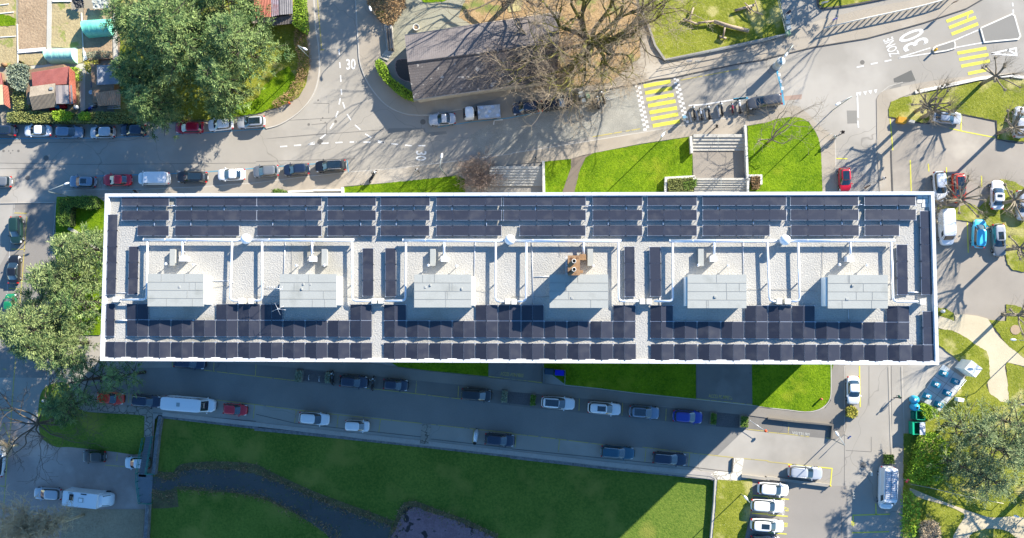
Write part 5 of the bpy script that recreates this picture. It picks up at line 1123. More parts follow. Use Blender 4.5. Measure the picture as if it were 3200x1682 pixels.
def bushy(label, spec, h, m, seed, name='hedge', dens=70, leaf=.17, cat='hedge', group=None, core=True, z0=.05, lump=.25, width=.3, top=.0, spread=.7):
    """a body of leaves following an outline read off the photograph, h metres tall"""
    pts = P(spec) if isinstance(spec, str) else spec; r = np.random.default_rng(seed)
    poly = [at(u, v, z0+h*.8) for u, v in pts]; cx = sum(p.x for p in poly)/len(poly); cy = sum(p.y for p in poly)/len(poly)
    o = empty(name, (cx, cy, z0), 0, label, cat, group); q = [(p.x-cx, p.y-cy) for p in poly]
    if core:  # solid dark core, in place of real stems, imitates the shaded inside
        c = MB(); k = [(x*.93, y*.93) for x, y in q]; c.prism([(x*.97, y*.97) for x, y in q], -.05, h*.55); c.prism(k, h*.55, h*.82); c.build('stems_or_core', mat('hedge_core', (.02, .03, .012), (.05, .06, .02), fine=7), o)
    xs = np.array([p[0] for p in q]); ys = np.array([p[1] for p in q]); area = 0.5*abs(np.dot(xs, np.roll(ys, 1))-np.dot(ys, np.roll(xs, 1)))
    n = int(area*dens*2.2)+60; X = r.uniform(xs.min(), xs.max(), n*3); Y = r.uniform(ys.min(), ys.max(), n*3); ins = np.zeros(len(X), bool); j = len(q)-1
    for i in range(len(q)):
        c = ((q[i][1] > Y) != (q[j][1] > Y)) & (X < (q[j][0]-q[i][0])*(Y-q[i][1])/(q[j][1]-q[i][1]+1e-9)+q[i][0]); ins ^= c; j = i
    X, Y = X[ins][:n], Y[ins][:n]; Z = h*(1-lump*r.uniform(0, 1, len(X))*.6)+.22*lump*h*np.sin(X*2.3+seed)*np.cos(Y*2.1)
    # sides
    ns = 0; SX, SY, SZ = [], [], []
    for i in range(len(q)):
        a, b = q[i], q[(i+1) % len(q)]; l = math.hypot(b[0]-a[0], b[1]-a[1]); k = int(l*h*dens*.7)+1; t = r.uniform(0, 1, k); SX.append(a[0]+(b[0]-a[0])*t); SY.append(a[1]+(b[1]-a[1])*t); SZ.append(r.uniform(.05, 1, k)*h)
    X = np.concatenate([X]+SX); Y = np.concatenate([Y]+SY); Z = np.concatenate([Z]+SZ); n = len(X)
    ctr = np.stack([X+r.normal(0, .05, n), Y+r.normal(0, .05, n), Z+r.normal(0, .05, n)], 1)
    d = np.stack([X/(abs(xs).max()+.5), Y/(abs(ys).max()+.5), np.full(n, .3)], 1)
    tufts('foliage', ctr, d*.4, r.uniform(.6, 1.3, n)*leaf, m, o, seed+3, width=width, spread=spread, up=.35)
    return o
def twig_bush(label, u, v, Rm, seed, m, n=46, up=.5, name='bare_shrub', group=None, h0=.1, maxl=4, cat='shrub', kids=(2, 3), r0=.045, z0=0, minr=.014, wob=.16, lean=(0, 0)):
    R = random.Random(seed); p = at(u, v, z0+h0+Rm*.4); o = empty(name, (p.x, p.y, z0), 0, label, cat, group); segs = []
    if h0 > 1: t = MB(); t.tube([(*lean, -.2), (lean[0]*.75, lean[1]*.75, h0*.45), (lean[0]*.2, lean[1]*.2, h0*.85), (0, 0, h0+.3)], .24, 8, r_end=.12); t.build('trunk', m, o)
    for i in range(n):
        a = R.uniform(0, 6.2832); d = Vector((math.cos(a), math.sin(a), up*R.uniform(.3, 1.8))).normalized(); grow(segs, Vector((R.gauss(0, .12*Rm*.3), R.gauss(0, .12*Rm*.3), h0)), d, Rm*R.uniform(.3, .5), r0, 1, R, maxl, kids, wob, .05, .7, .72)
    seg_mesh('stems_or_core', [s for s in segs if s[3] < 3], m, o, minr); seg_mesh('twigs', [s for s in segs if s[3] >= 3], m, o, minr); return o
# evergreens, upper left group
conifer('broad old cedar filling the upper left, tallest of the evergreens there', 540, 105, 8.0, 19, 11, n_br=120, zc=12, clump=1.25)
conifer('cedar at the left edge of the upper left clump, beside the polytunnel', 425, 75, 4.4, 15, 12, n_br=62, zc=9)
conifer('cedar nearest the roof tiled shed and side street in the upper left', 740, 130, 5.6, 16, 13, n_br=80, zc=10)
conifer('dark shaded cedar whose tip hangs over the parked midnight blue car', 478, 322, 4.3, 12, 14, n_br=70, zc=7)
conifer('cedar shading the blue tin roofed shed', 415, 235, 3.7, 12, 15, n_br=52, zc=8)
conifer('cedar between the clearing and the side street', 690, 250, 4.0, 14, 16, n_br=60, zc=9)
conifer('small evergreen above the white hatchback', 685, 335, 1.9, 6, 17, n_br=28, zc=4)
conifer('evergreen cut by the top edge beside the red tiled shed', 690, -25, 4.6, 14, 18, n_br=60, zc=10)
conifer('evergreen cut by the top edge above the polytunnels', 520, -50, 6.0, 16, 19, n_br=70, zc=10)
# left cedars
LC = 'cedars left of the apartment block'
conifer('pale green cedar in front of the left parapet', 250, 775, 3.9, 14, 21, m=f_cedar_b, n_br=60, zc=9, group=LC)
conifer('cedar below the black saloon on the left street', 180, 870, 4.3, 15, 22, m=f_cedar_b, n_br=65, zc=10, group=LC)
conifer('largest cedar of the left group, at the left picture edge', 95, 1020, 5.8, 19, 23, m=f_cedar_b, n_br=100, zc=12, group=LC)
conifer('cedar lowest in the left group over the yellow bay line', 150, 1080, 4.4, 15, 24, m=f_cedar_b, n_br=70, zc=10, group=LC)
conifer('thin dark cedar between the left group and the parapet', 262, 945, 4.6, 13, 25, m=f_cedar, n_br=46, zc=7, group=LC, dens=.6, gap=.25)
conifer('thin dark evergreen below the lower left roof corner', 290, 1185, 4.6, 11, 26, m=f_cedar, n_br=34, zc=5, group=LC, dens=.5, gap=.2)
conifer('thin dark evergreen over the lane left of the orange red car', 400, 1172, 3.4, 10, 27, m=f_cedar, n_br=24, zc=5, group=LC, dens=.4, gap=.2)
conifer('narrow dark evergreen on the grass slope', 220, 1265, 3.4, 9, 28, m=f_cedar, n_br=36, zc=4, group=LC, dens=.7)
# right pines
RP = 'pines in the park at the lower right'
conifer('feathery pine just below the recycling deck', 3040, 1350, 4.3, 12, 31, m=f_pine, n_br=40, zc=8, group=RP, name='pine_tree', dens=.7, tl=.48, sweep=.7, clump=1.3, gap=.2)
conifer('dense pine at the right edge of the park', 3130, 1405, 5.0, 16, 32, m=f_pine, n_br=60, zc=9, group=RP, name='pine_tree', dens=.7, tl=.48, sweep=.5, clump=1.3, gap=.15)
conifer('lowest pine above the light park path', 3070, 1490, 4.2, 12, 33, m=f_pine, n_br=43, zc=7, group=RP, name='pine_tree', dens=.85, tl=.46, sweep=.4)
conifer('small pine at the left edge of the lower right pines', 2995, 1455, 2.6, 9, 34, m=f_pine, n_br=22, zc=6, group=RP, name='pine_tree', dens=.5, tl=.46, sweep=.5)
conifer('pine cut by the right edge beside the flagged park path', 3190, 1330, 4.2, 14, 35, m=f_pine, n_br=36, zc=8, group=RP, name='pine_tree', dens=.7, tl=.48)
# out of frame trees that throw the shade seen on the street and park
conifer('evergreen beyond the top edge by the side street', 1270, -265, 4.8, 15, 36, n_br=60, zc=8, dens=1.3, group=None)
conifer('evergreen beyond the top edge above the play lawn', 2700, -215, 5, 14, 37, n_br=50, zc=7, dens=.9, group=None)
conifer('evergreen beyond the right edge of the park', 3330, 1560, 7, 17, 38, m=f_pine, n_br=60, zc=8, dens=.9, group=None)
conifer('second evergreen beyond the top edge by the side street', 1385, -330, 5.4, 16, 39, n_br=60, zc=9, dens=1.3, group=None)
# ---- the great bare tree and its neighbours
GT = bare_tree('huge mossy leafless tree spreading over the tiled hall and leaf bed', 1846, 128, 20, 41, [(-8, .35, 5.46), (12, .5, 5.72), (40, .8, 5.28), (75, .7, 5.72), (100, .9, 5.72), (130, .7, 5.28), (160, .45, 5.46), (185, .4, 5.81), (212, .5, 5.46), (240, .45, 4.84), (262, .35, 4.93), (285, .4, 4.40), (318, .4, 4.58), (340, .6, 4.93), (200, 1.6, 5.0)], maxl=7, r0=.62, m=bark_mossy, mtwig=bark_pale, kids=(2, 4), trunk_h=4.5, up=.06, wob=.27, short=.74, name='great_tree', group=None, minr=.010, twig_lvl=5, zc=4.5)
bare_tree('leafless brownish tree over the right end of the tiled hall roof', 1668, 105, 10, 42, 8, maxl=6, r0=.24, m=bark_grey, mtwig=bark_purple, kids=(2, 4), trunk_h=3, up=.1, short=.70, minr=.016, zc=7, lean=(0, 0))
bare_tree('leafless tree with purple twigs at the lower eave of the tiled hall', 1722, 190, 6.6, 43, 7, maxl=5, r0=.16, m=bark_grey, mtwig=bark_purple, kids=(2, 4), trunk_h=2.5, up=.1, short=.70, minr=.016, zc=6)
bare_tree('leafless tree at the top edge beside the playground path', 2015, 5, 12, 44, 7, maxl=6, r0=.26, m=bark_dark, mtwig=bark_grey, kids=(2, 3), trunk_h=3.5, up=.1, minr=.015, zc=6)
bare_tree('leafless tree cut by the top edge above the hall court', 1600, -60, 14, 45, 8, maxl=6, r0=.35, m=bark, kids=(2, 3), trunk_h=4, up=.15, minr=.016, zc=7)
bare_tree('leafless tree beyond the top edge above the junction', 2800, -190, 15, 46, 6, maxl=6, r0=.2, m=bark, kids=(2, 3), trunk_h=4, up=.15, minr=.016, zc=7, group=None)
bare_tree('leafless tree with pale limbs on the lawn corner at the junction', 2416, 432, 9, 47, [(40, .3, 3.6), (70, .5, 3.2), (105, .4, 2.6), (20, .35, 3.4), (150, .5, 2.2), (-30, .5, 2.2)], maxl=5, r0=.17, m=bark_grey, kids=(2, 3), trunk_h=2.6, up=.06, minr=.013, zc=3.2, group='leafless trees')
bare_tree('dark limbed leafless tree reaching over the left street bays', 92, 1330, 11, 48, [(0, .25, 4.2), (25, .3, 4.0), (60, .3, 4), (95, .3, 4.2), (130, .3, 4), (175, .3, 4), (215, .3, 3.8), (250, .3, 3.5), (290, .3, 3.8), (330, .25, 4.4)], maxl=5, r0=.21, m=bark, kids=(2, 3), trunk_h=4.5, up=.02, wob=.32, short=.74, minr=.02, zc=6, group='leafless trees')
twig_bush('purple leafless bush beside the left outdoor stairs', 1502, 545, 3.7, 51, bark_purple, n=60, maxl=5, cat='shrub')
twig_bush('large tan leafless bush, lightened as if sunlit, at the lower left', 62, 1652, 4.9, 52, bark_tan_lit, lean=(-4.2, -3.0), n=80, up=.9, maxl=5, h0=15.5, r0=.07, cat='shrub', z0=-2.4, name='tan_tree', minr=.022)  # raised high and paled to imitate sunlight; stands in the block's shadow
twig_bush('smaller tan leafless bush at the right of the big tan one', 165, 1630, 3.3, 53, bark_tan_lit, lean=(-5.5, -3.4), n=50, up=.9, maxl=5, h0=15.5, r0=.055, z0=-2.4, name='tan_tree', minr=.02)
twig_bush('tan leafless twigs poking in at the left edge', 20, 1400, 2.2, 54, bark_tan_lit, n=26, up=.9, maxl=4, h0=2.5, z0=-2.4)
pb = [('plane tree left of the orange grit box', 2905, 325, 61, None, 11), ('plane tree behind the pale silver saloon', 2925, 345, 62, None, 10), ('plane tree beside the silver people carrier', 3175, 395, 63, None, 12),
      ('plane tree with shoots over the white and scarlet cars', 3010, 620, 64, None, 13), ('plane tree at the top right kerb by the lower yellow crossing', 3120, 235, 65, None, 10), ('plane tree over the white saloon on the grass', 3180, 625, 66, None, 12),
      ('plane tree at the right edge above the light path', 3195, 775, 67, None, 12), ('plane tree on the right edge grass below the path', 3192, 985, 68, None, 10)]
for lab, u, v_, sd_, b_, kn in pb: pollard(lab, u, v_, sd_, knobs=kn)
pollard('plane tree hidden close to the right parapet', 2905, 650, 69, knobs=9, R_=1.8)
for lab, u, v_, n, s in (('twiggy shrub growing around the rubbish bins', 1795, 305, 30, 1.9), ('twiggy shrub beside the parked motorbike near the bins', 1850, 325, 22, 1.5), ('low twiggy shrub on the grass below the curved kerb', 2340, 350, 12, 1.2)):
    twig_bush(lab, u, v_, s, int(u), bark_grey, n=n, maxl=4)
# hedges and shrubs
bushy('bright green clipped hedge curving round the hall corner', smooth_uv(P('B 845,440 870,425 905,450 925,490 940,530 990,580 1050,620 1095,650 1108,698 1060,690 1000,655 950,610 900,560 860,500'), 3, True), 1.6, f_bright, 71, dens=75, leaf=.2)
bushy('clipped L shaped hedge left of the apartment block', 'E 415,140 480,128 660,122 680,150 678,200 620,210 520,190 500,210 498,330 440,328 412,300', 1.7, f_hedge, 72, dens=75)
bushy('low clipped hedge above the left cedars', 'E 395,385 500,380 520,400 520,440 395,450', 1.3, f_hedge, 73, dens=75)
bushy('long mixed hedge below the garden sheds', 'A 60,800 200,790 400,800 560,810 700,790 860,800 960,840 960,862 60,862', 1.6, f_olive, 74, dens=60, leaf=.22)
bushy('yellow green shrub in the hedge below the red roofed shed', 'A 370,800 440,785 510,800 500,850 400,850', 2.0, f_bright, 75, name='shrub', cat='shrub', dens=70, leaf=.25)
bushy('yellow green shrub in the hedge between the two sheds', 'A 565,810 600,795 640,810 635,845 570,845', 2.0, f_bright, 76, name='shrub', cat='shrub', dens=70, leaf=.25)
bushy('ivy hedge between the red tiled shed and the side street', 'B 270,-20 335,-20 352,180 345,230 300,200 268,180', 2.2, f_bright, 77, dens=70)
bushy('grey leaved shrub left of the red roofed shed', smooth_uv(P('A 60,490 130,455 200,480 210,560 180,640 90,610'), 3, True), 2.2, f_silver, 78, name='shrub', cat='shrub', dens=55, leaf=.25)
bushy('tangled shrub below the grey leaved one in the gardens', 'A 100,640 190,640 200,760 110,780', 1.6, f_olive, 79, name='shrub', cat='shrub', dens=35, leaf=.25, core=False)
bushy('small green shrub beside the garden path junction', 'A 490,480 550,480 560,560 500,560', 1.2, f_bright, 80, name='shrub', cat='shrub', dens=45, leaf=.2, core=False)
bushy('yellowish shrub right of the white plastic seats', 'A 600,440 680,430 690,500 640,520 600,490', 1.2, f_yellow, 81, name='shrub', cat='shrub', dens=45, leaf=.22, core=False)
bushy('leafy vegetable row beneath the right polytunnel', 'A 610,375 700,360 780,365 780,390 700,400 620,410', .5, f_silver, 82, name='vegetable_row', cat='plants', dens=60, core=False)
bushy('brown and green shrub bed above the grey street steps', smooth_uv(P('B 800,-20 805,50 870,130 940,175 1000,110 1050,-20'), 2, True), 1.2, f_brown, 83, name='shrub', cat='shrub', dens=30, leaf=.25, core=False)
bushy('brown brambles along the left pavement of the side street', smooth_uv(P('B 290,200 350,230 375,380 370,470 330,580 270,680 150,750 120,720 230,640 290,520 300,400 270,300'), 2, True), 1.1, f_brown, 84, name='bramble', cat='shrub', dens=32, leaf=.3, core=False, width=.12)
bushy('clipped shrub in the white walled planter left of the middle stairs', 'C 1100,1265 1270,1255 1275,1350 1110,1354', 1.2, f_olive, 85, name='shrub', cat='shrub', dens=80)
bushy('reddish shrub in the white walled planter right of the middle stairs', 'C 1690,1245 1745,1245 1742,1330 1695,1330', 1.0, f_brown, 86, name='shrub', cat='shrub', dens=80)
bushy('bushy leaves filling the planter below the white saloon', 'L 560,440 600,428 628,445 628,490 600,505 562,495', 1.0, f_yellow, 87, name='shrub', cat='shrub', dens=90, z0=.5)
bushy('leaves in the wooden planter above the ladder van', 'L 822,770 885,768 888,825 825,825', .6, f_hedge, 88, name='shrub', cat='shrub', dens=80, z0=.45)
bushy('bright green bush left of the lower right pines', smooth_uv(P('L 1080,660 1180,620 1260,700 1280,850 1200,960 1020,960 990,930 1030,820'), 2, True), 1.8, f_bright, 89, name='shrub', cat='shrub', dens=40, leaf=.3, core=False)
bushy('yellow green bush touching the recycling deck', smooth_uv(P('L 1075,410 1130,420 1200,460 1170,500 1100,500'), 2, True), 1.4, f_bright, 90, name='shrub', cat='shrub', dens=70, leaf=.22)
bushy('straw coloured grass clump at the bottom right', smooth_uv(P('L 1090,1270 1150,1235 1200,1270 1205,1354 1180,1400 1100,1400 1085,1340'), 2, True), 1.2, foliage('straw', (.38, .29, .18), (.62, .5, .35)), 91, name='grass_clump', spread=.9, cat='grass clump', dens=90, leaf=.45, width=.06)
bushy('tall wild shrubs along the lower right street edge', smooth_uv(P('L 960,1060 1010,1030 1060,1120 1060,1240 1020,1354 960,1400 950,1200'), 2, True), 1.3, f_bright, 92, name='shrub', cat='shrub', dens=11, leaf=.3, core=False)
bushy('ivy patch on the sunny bank beside the cedar clearing', smooth_uv(P('A 1190,480 1280,440 1330,500 1300,600 1220,620 1180,560'), 2, True), .5, f_yellow, 93, name='shrub', cat='shrub', dens=30, leaf=.25, core=False)
bushy('dark shrub at the right side of the left walled planter', 'C 1210,1290 1300,1262 1300,1310 1220,1350', 1.3, f_hedge, 94, name='shrub', cat='shrub', dens=60)
bushy('small shrub by the pale wall above the second solar row', 'B 115,1340 160,1335 215,1350 215,1375 115,1375', 1.0, f_hedge, 95, name='shrub', cat='shrub', dens=60)

for nm_, ln_, w_, n_, l_, m_, sd_ in [('bank_reeds', BANKS, .75, 5200, .38, f_brown, 101), ('bank_grass', BANKS, 1.5, 4200, .30, foliage('bank_green', (.05, .11, .02), (.16, .19, .05)), 102)]:
    r_ = np.random.default_rng(sd_); A_ = []
    for pl in ln_:
        q_ = [at(u, v, LZ) for u, v in smooth_uv(pl, 5)]; L_s = np.cumsum([0]+[(b-a).length for a, b in zip(q_, q_[1:])]); k_ = int(n_*L_s[-1]/150); t_ = r_.uniform(0, L_s[-1], k_)
        A_.append(np.stack([np.interp(t_, L_s, [p.x for p in q_])+r_.normal(0, w_*.55, k_), np.interp(t_, L_s, [p.y for p in q_])+r_.normal(0, w_*.55, k_), np.full(k_, LZ+.04)], 1))
    A_ = np.concatenate(A_); o_ = tufts(nm_, A_, r_.normal(0, .6, (len(A_), 3)), r_.uniform(.5, 1.2, len(A_))*l_, m_, None, sd_, width=.14, up=.5); struct(o_, 'stuff')
# ------------------------------------------------------------------ buildings other than the big block
roof_tile = mat('old_clay_tiles', (.085, .075, .072), (.17, .152, .147), big=.35, fine=5, mix=(.5, .5), bump=.4, bscale=9, contrast=1.1, third=((.38, .35, .32), 1.2, .62, .04), extra=waves(83, .36, (.07, .06, .06), .3))
roof_tile2 = mat('old_clay_tiles_fine', (.14, .122, .12), (.22, .198, .192), big=.35, fine=5, mix=(.5, .5), bump=.3, bscale=9, extra=waves(-7, .30, (.10, .09, .09), .35))
def gable(name, label, cat, corners, ridge, ze, zr, m_roof, m_wall, th=.12, extra_m=None, z0=0):
    """corners NW,NE,SE,SW and ridge W,E as photo points at their heights"""
    c = [at(u, v, ze) for u, v in corners]; r = [at(u, v, zr) for u, v in ridge]
    ctr = sum(c, Vector())/4; base = Vector((ctr.x, ctr.y, z0)); o = empty(name, base, 0, label, cat); c = [p-base for p in c]; r = [p-base for p in r]
    g = MB(); w = [p*.965 for p in c]; g.prism([(p.x, p.y) for p in w], 0, ze-z0-.12)
    for a, b, rr in ((0, 3, 0), (1, 2, 1)):
        A, B, Rr = w[a].copy(), w[b].copy(), r[rr]*.965; A.z = B.z = ze-z0-.14; Rr.z = r[rr].z-.15; g.add([A, B, Rr], [(0, 1, 2), (2, 1, 0)])
    g.build('wall', m_wall, o); dz = Vector((0, 0, th))
    for q, mm in (((c[0], c[1], r[1], r[0]), m_roof), ((r[0], r[1], c[2], c[3]), extra_m or m_roof)):
        g = MB(); q = q[::-1]; g.hexa([p-dz for p in q], list(q)); g.build('roof_slope', mm, o)
    g = MB(); a, b = r; g.tube([a+Vector((0, 0, .02)), b+Vector((0, 0, .02))], .13, 8); g.build('ridge', roof_tile, o)
    return o, c, r
hall, hc, hr = gable('tiled_hall', 'long hall with an old grey brown tiled roof under the huge bare tree', 'building', P('B 1048,252 C 330,90 315,560 B 1110,700'), P('B 1068,445 C 335,300'), 3.0, 4.2, roof_tile2, mat('hall_wall', (.45, .4, .33), (.55, .5, .42)), extra_m=roof_tile)
mb = MB(); a, b = hc[3]+Vector((0, -.12, -.05)), hc[2]+Vector((0, -.12, -.05)); mb.tube([a, b], .09, 8); a, b = hc[0]+Vector((0, .1, -.05)), hc[1]+Vector((0, .1, -.05)); mb.tube([a, b], .08, 8); mb.build('gutter', mat('old_gutter', (.3, .25, .22), (.42, .38, .34)), hall)
line_obj('hall_plinth', ['B 1112,708 1450,662 1805,605 C 0,605 310,570'], .35, .25, concrete, thick=.2)
def corrugated(name, quad, period, m, parent=None, amp=.035, th=.0):
    """ribs run from edge 0-1 to edge 3-2"""
    a, b, c, d = quad; n = max(4, int((b-a).length/period*2)); nn = (b-a).cross(d-a).normalized()
    if nn.z < 0: nn = -nn
    vs = []
    for i in range(n+1):
        t = i/n; o_ = nn*(amp if i % 2 else -amp); vs += [a+(b-a)*t+o_, d+(c-d)*t+o_]
    fs = [(2*i, 2*i+1, 2*i+3, 2*i+2) for i in range(n)]; k = len(vs); vs += [v_-nn*(.05+amp) for v_ in (a, b, c, d)]; fs.append((k, k+1, k+2, k+3))
    g = MB(); g.add(vs, fs); return g.build(name, m, parent)
tin_red = mat('red_tin', (.30, .085, .07), (.42, .15, .13), big=.8, fine=5, rough=.6); tin_orange = mat('orange_red_tin', (.30, .085, .05), (.42, .15, .10), big=.8, fine=5, rough=.6)
fibre = mat('weathered_fibre_cement', (.20, .17, .13), (.36, .31, .25), big=1, fine=5); tin_grey = mat('grey_tin', (.24, .26, .29), (.36, .38, .41), big=.8, fine=5, rough=.5)
shed_wall = mat('shed_boards', (.16, .10, .06), (.26, .17, .11), big=1, fine=5); clay_orange = mat('orange_clay_tiles', (.30, .16, .09), (.48, .30, .20), big=1, fine=5)
def shed(name, label, foot, roofs, h=2.2):
    """foot: photo outline; roofs: list of (kind, four 'spec' points, (z0..z3), material, period)"""
    f = [at(u, v, 0) for u, v in P(foot)]; c = sum(f, Vector())/len(f); o = empty(name, c, 0, label, 'shed'); g = MB(); g.prism([(p.x-c.x, p.y-c.y) for p in f], 0, h-.25); g.build('wall', shed_wall, o)
    for nm, spec, zs, m, per in roofs:
        q = [at(u, v, z)-c for (u, v), z in zip(P(spec), zs)]; corrugated(nm, q, per, m, o)
    return o
s1 = shed('garden_shed', 'garden shed with red tin roof and grey ribbed lower roof', 'A 235,520 500,480 530,740 245,760',
     [('tin_roof', 'A 220,512 485,468 500,592 228,608', (2.7, 2.7, 2.2, 2.2), tin_red, .17), ('side_roof', 'A 485,468 490,740 542,730 528,510', (2.7, 2.5, 1.9, 2.1), tin_orange, .2),
      ('upper_slope', 'A 212,612 390,588 384,655 205,684', (2.5, 2.5, 2.75, 2.75), fibre, .17), ('lower_slope', 'A 205,684 384,655 400,752 230,778', (2.75, 2.75, 2.1, 2.1), mat('brown_fibre', (.13, .11, .085), (.22, .19, .15), big=1, fine=5), .2),
      ('flat_roof', 'A 386,602 505,600 515,732 395,732', (2.55, 2.5, 2.4, 2.45), mat('grey_sheets', (.23, .20, .19), (.31, .28, .27), big=.8), .9)])
for q in (('A 345,765 382,758 384,775 348,780', (.45, .01, .03)), ('A 385,745 415,740 417,760 388,764', (.05, .30, .55)), ('A 412,738 450,733 452,758 418,763', (.5, .015, .03))):
    f = [at(u, v, 1.0) for u, v in P(q[0])]; g = MB(); g.prism([p[:2] for p in f], .1, .9); n_ = 'blue' if q[1][2] > .3 else ('small red' if q[1][2] < .031 and q[1][0] < .46 else 'larger red'); tag(g.build('crate', mat('crate_'+n_, q[1], tuple(x*.8 for x in q[1]))), f'{n_} crate under the lower eave of the red roofed shed', 'crate')
mb = MB(); p = at(*uv('A', 360, 625), 2.75); mb.box(p.x-.28, p.x+.28, p.y-.22, p.y+.22, 2.6, 2.82, taper=.03); tag(mb.build('skylight', steel), 'small grey skylight box on the ribbed shed roof', 'skylight')
s2 = shed('garden_shed', 'garden shed with blue grey tin roof half under the cedar', 'A 690,480 850,470 850,740 700,745',
     [('tin_roof', 'A 682,462 858,455 852,590 682,600', (2.4, 2.4, 2.1, 2.1), tin_grey, .16), ('tiled_roof', 'A 670,655 850,630 850,740 692,748', (2.4, 2.4, 1.9, 1.9), clay_orange, .3)])
mb = MB(); q = [at(u, v, 1.9) for u, v in P('A 684,598 735,596 735,632 682,636')]; mb.hexa([p-Vector((0, 0, .05)) for p in q[::-1]], q[::-1]); tag(mb.build('solar_collector', pv), 'small solar panel leaning below the blue grey tin roof', 'solar panel')
la, lb = at(*uv('A', 757, 760), 1.0), at(*uv('A', 850, 755), 1.3); mb = MB(); w_ = Vector((0, .2, 0)); mb.tube([la+w_, lb+w_], .035, 5); mb.tube([la-w_, lb-w_], .035, 5)
for k in range(9): q = la+(lb-la)*(k+.5)/9; mb.tube([q+w_, q-w_], .025, 5)
tag(mb.build('ladder', alu), 'aluminium ladder lying along the eave of the clay tiled shed', 'ladder')
s3 = shed('garden_shed', 'narrow shed with cream and red roof cut by the left edge', 'A -40,520 30,520 70,740 -40,740', [('cream_roof', 'A -60,598 20,598 28,738 -60,742', (2.4, 2.4, 2.1, 2.1), mat('cream_sheet', (.45, .38, .24), (.58, .5, .34)), .17), ('side_roof', 'A 20,598 28,738 75,770 58,610', (2.4, 2.1, 1.7, 2.0), tin_orange, .2), ('upper_roof', 'A -60,515 8,515 22,595 -60,598', (2.3, 2.3, 2.2, 2.2), tin_red, .2)])
s4 = shed('garden_shed', 'shed with orange, blue striped and dark tiled roofs at the top edge', 'B 0,-60 260,-60 265,170 20,160', [('orange_roof', 'B -30,-60 100,-60 105,120 0,125', (2.6, 2.7, 2.6, 2.3), tin_orange, .26), ('striped_roof', 'B 100,-60 162,-60 165,105 105,120', (2.7, 2.8, 2.8, 2.6), mat('rust_blue_tin', (.20, .07, .06), (.3, .3, .36), big=1.5, fine=5), .3), ('tiled_roof', 'B 162,-60 255,-60 258,98 165,105', (2.8, 2.4, 2.4, 2.8), mat('slate_tiles', (.09, .09, .10), (.22, .21, .22), big=1.2, fine=6), .3), ('low_roof', 'B 118,125 262,105 265,165 110,182', (2.1, 2.1, 1.8, 1.8), roof_tile, .22), ('plank_roof', 'B -30,130 120,115 122,150 -30,165', (2.1, 2.1, 2.0, 2.0), fibre, .4)])
# polytunnels
tun_m = mat('green_tunnel_film', (.10, .46, .34), (.22, .62, .50), big=.8, fine=3, rough=.4); tun_p = mat('pale_green_tunnel_film', (.26, .55, .44), (.40, .70, .60), big=.8, fine=3, rough=.4)
def tunnel(label, spec, m, h=1.9):
    a, b, c, d = [at(u, v, .9) for u, v in P(spec)]; ctr = (a+b+c+d)/4; o = empty('polytunnel', (ctr.x, ctr.y, .05), 0, label, 'polytunnel', 'green polytunnels in the gardens')
    a, b, c, d = (p-Vector((ctr.x, ctr.y, .9)) for p in (a, b, c, d)); nx, na = 16, 12; vs = []; rr = random.Random(3)
    for i in range(nx+1):
        t = i/nx; p0 = a+(b-a)*t; p1 = d+(c-d)*t; sag = .06*math.sin(t*math.pi*5)**2
        for j in range(na+1):
            s = math.pi*j/na; k = (1-math.cos(s))/2; q = p0+(p1-p0)*k; vs.append((q.x, q.y, (h-sag)*math.sin(s)**.75+rr.uniform(-.015, .015)))
    fs = [(i*(na+1)+j, i*(na+1)+j+1, (i+1)*(na+1)+j+1, (i+1)*(na+1)+j) for i in range(nx) for j in range(na)]; g = MB(); g.add(vs, fs, 0, True); g.build('film', m, o)
    for e in (0, nx): g = MB(); g.add([vs[e*(na+1)+j] for j in range(na+1)], [tuple(range(na+1))]); g.build('end_panel', m, o)
    for k in range(5):
        i = int(nx*k/4); g = MB(); g.tube([Vector(vs[i*(na+1)+j])*1.006 for j in range(na+1)], .018, 5); g.build('hoop', m, o)
tunnel('bright green polytunnel right of the garden path, nearer the cedar', 'A 585,142 775,130 785,245 610,258', tun_m); tunnel('pale green polytunnel above the red roofed shed', 'A 322,345 525,335 528,440 345,442', tun_p)
def simple(name, label, cat, mb, m, group=None): return tag(mb.build(name, m), label, cat, group)
rr = random.Random(5)
def cloth(spec, z, m, name, label, cat, n=10, amp=.08):
    a, b, c, d = [at(u, v, z) for u, v in P(spec)]; vs = [a+(b-a)*i/n+((d+(c-d)*i/n)-(a+(b-a)*i/n))*j/n+Vector((0, 0, rr.uniform(0, amp))) for i in range(n+1) for j in range(n+1)]
    g = MB(); g.add(vs, [(i*(n+1)+j, i*(n+1)+j+1, (i+1)*(n+1)+j+1, (i+1)*(n+1)+j) for i in range(n) for j in range(n)], 0, True); return simple(name, label, cat, g, m)
wf = mat('white_fleece', (.68, .68, .68), (.78, .78, .77)); cloth('A 125,350 322,335 325,358 128,378', .22, wf, 'garden_fleece', 'white fleece strip on the soil left of the pale polytunnel', 'fleece'); cloth('A 583,362 602,360 618,420 598,425', .22, wf, 'garden_fleece', 'white fleece corner right of the pale polytunnel', 'fleece'); cloth('A 370,-5 505,-5 505,12 370,14', .22, wf, 'garden_fleece', 'white fleece strip at the top edge between two beds', 'fleece')
cloth('A 650,-10 765,-15 768,60 665,68', .9, mat('grey_green_film', (.28, .30, .26), (.50, .52, .48), big=2, fine=6, rough=.4), 'tarpaulin', 'crumpled grey green sheet over a heap at the top edge', 'tarpaulin', 12, .4)
cloth('A 505,0 595,-10 600,60 540,62', .8, mat('black_sheet', (.03, .03, .03), (.10, .10, .10), big=2, fine=6, rough=.4), 'tarpaulin', 'black plastic sheet over a heap at the top edge', 'tarpaulin', 12, .5)
g = MB(); 
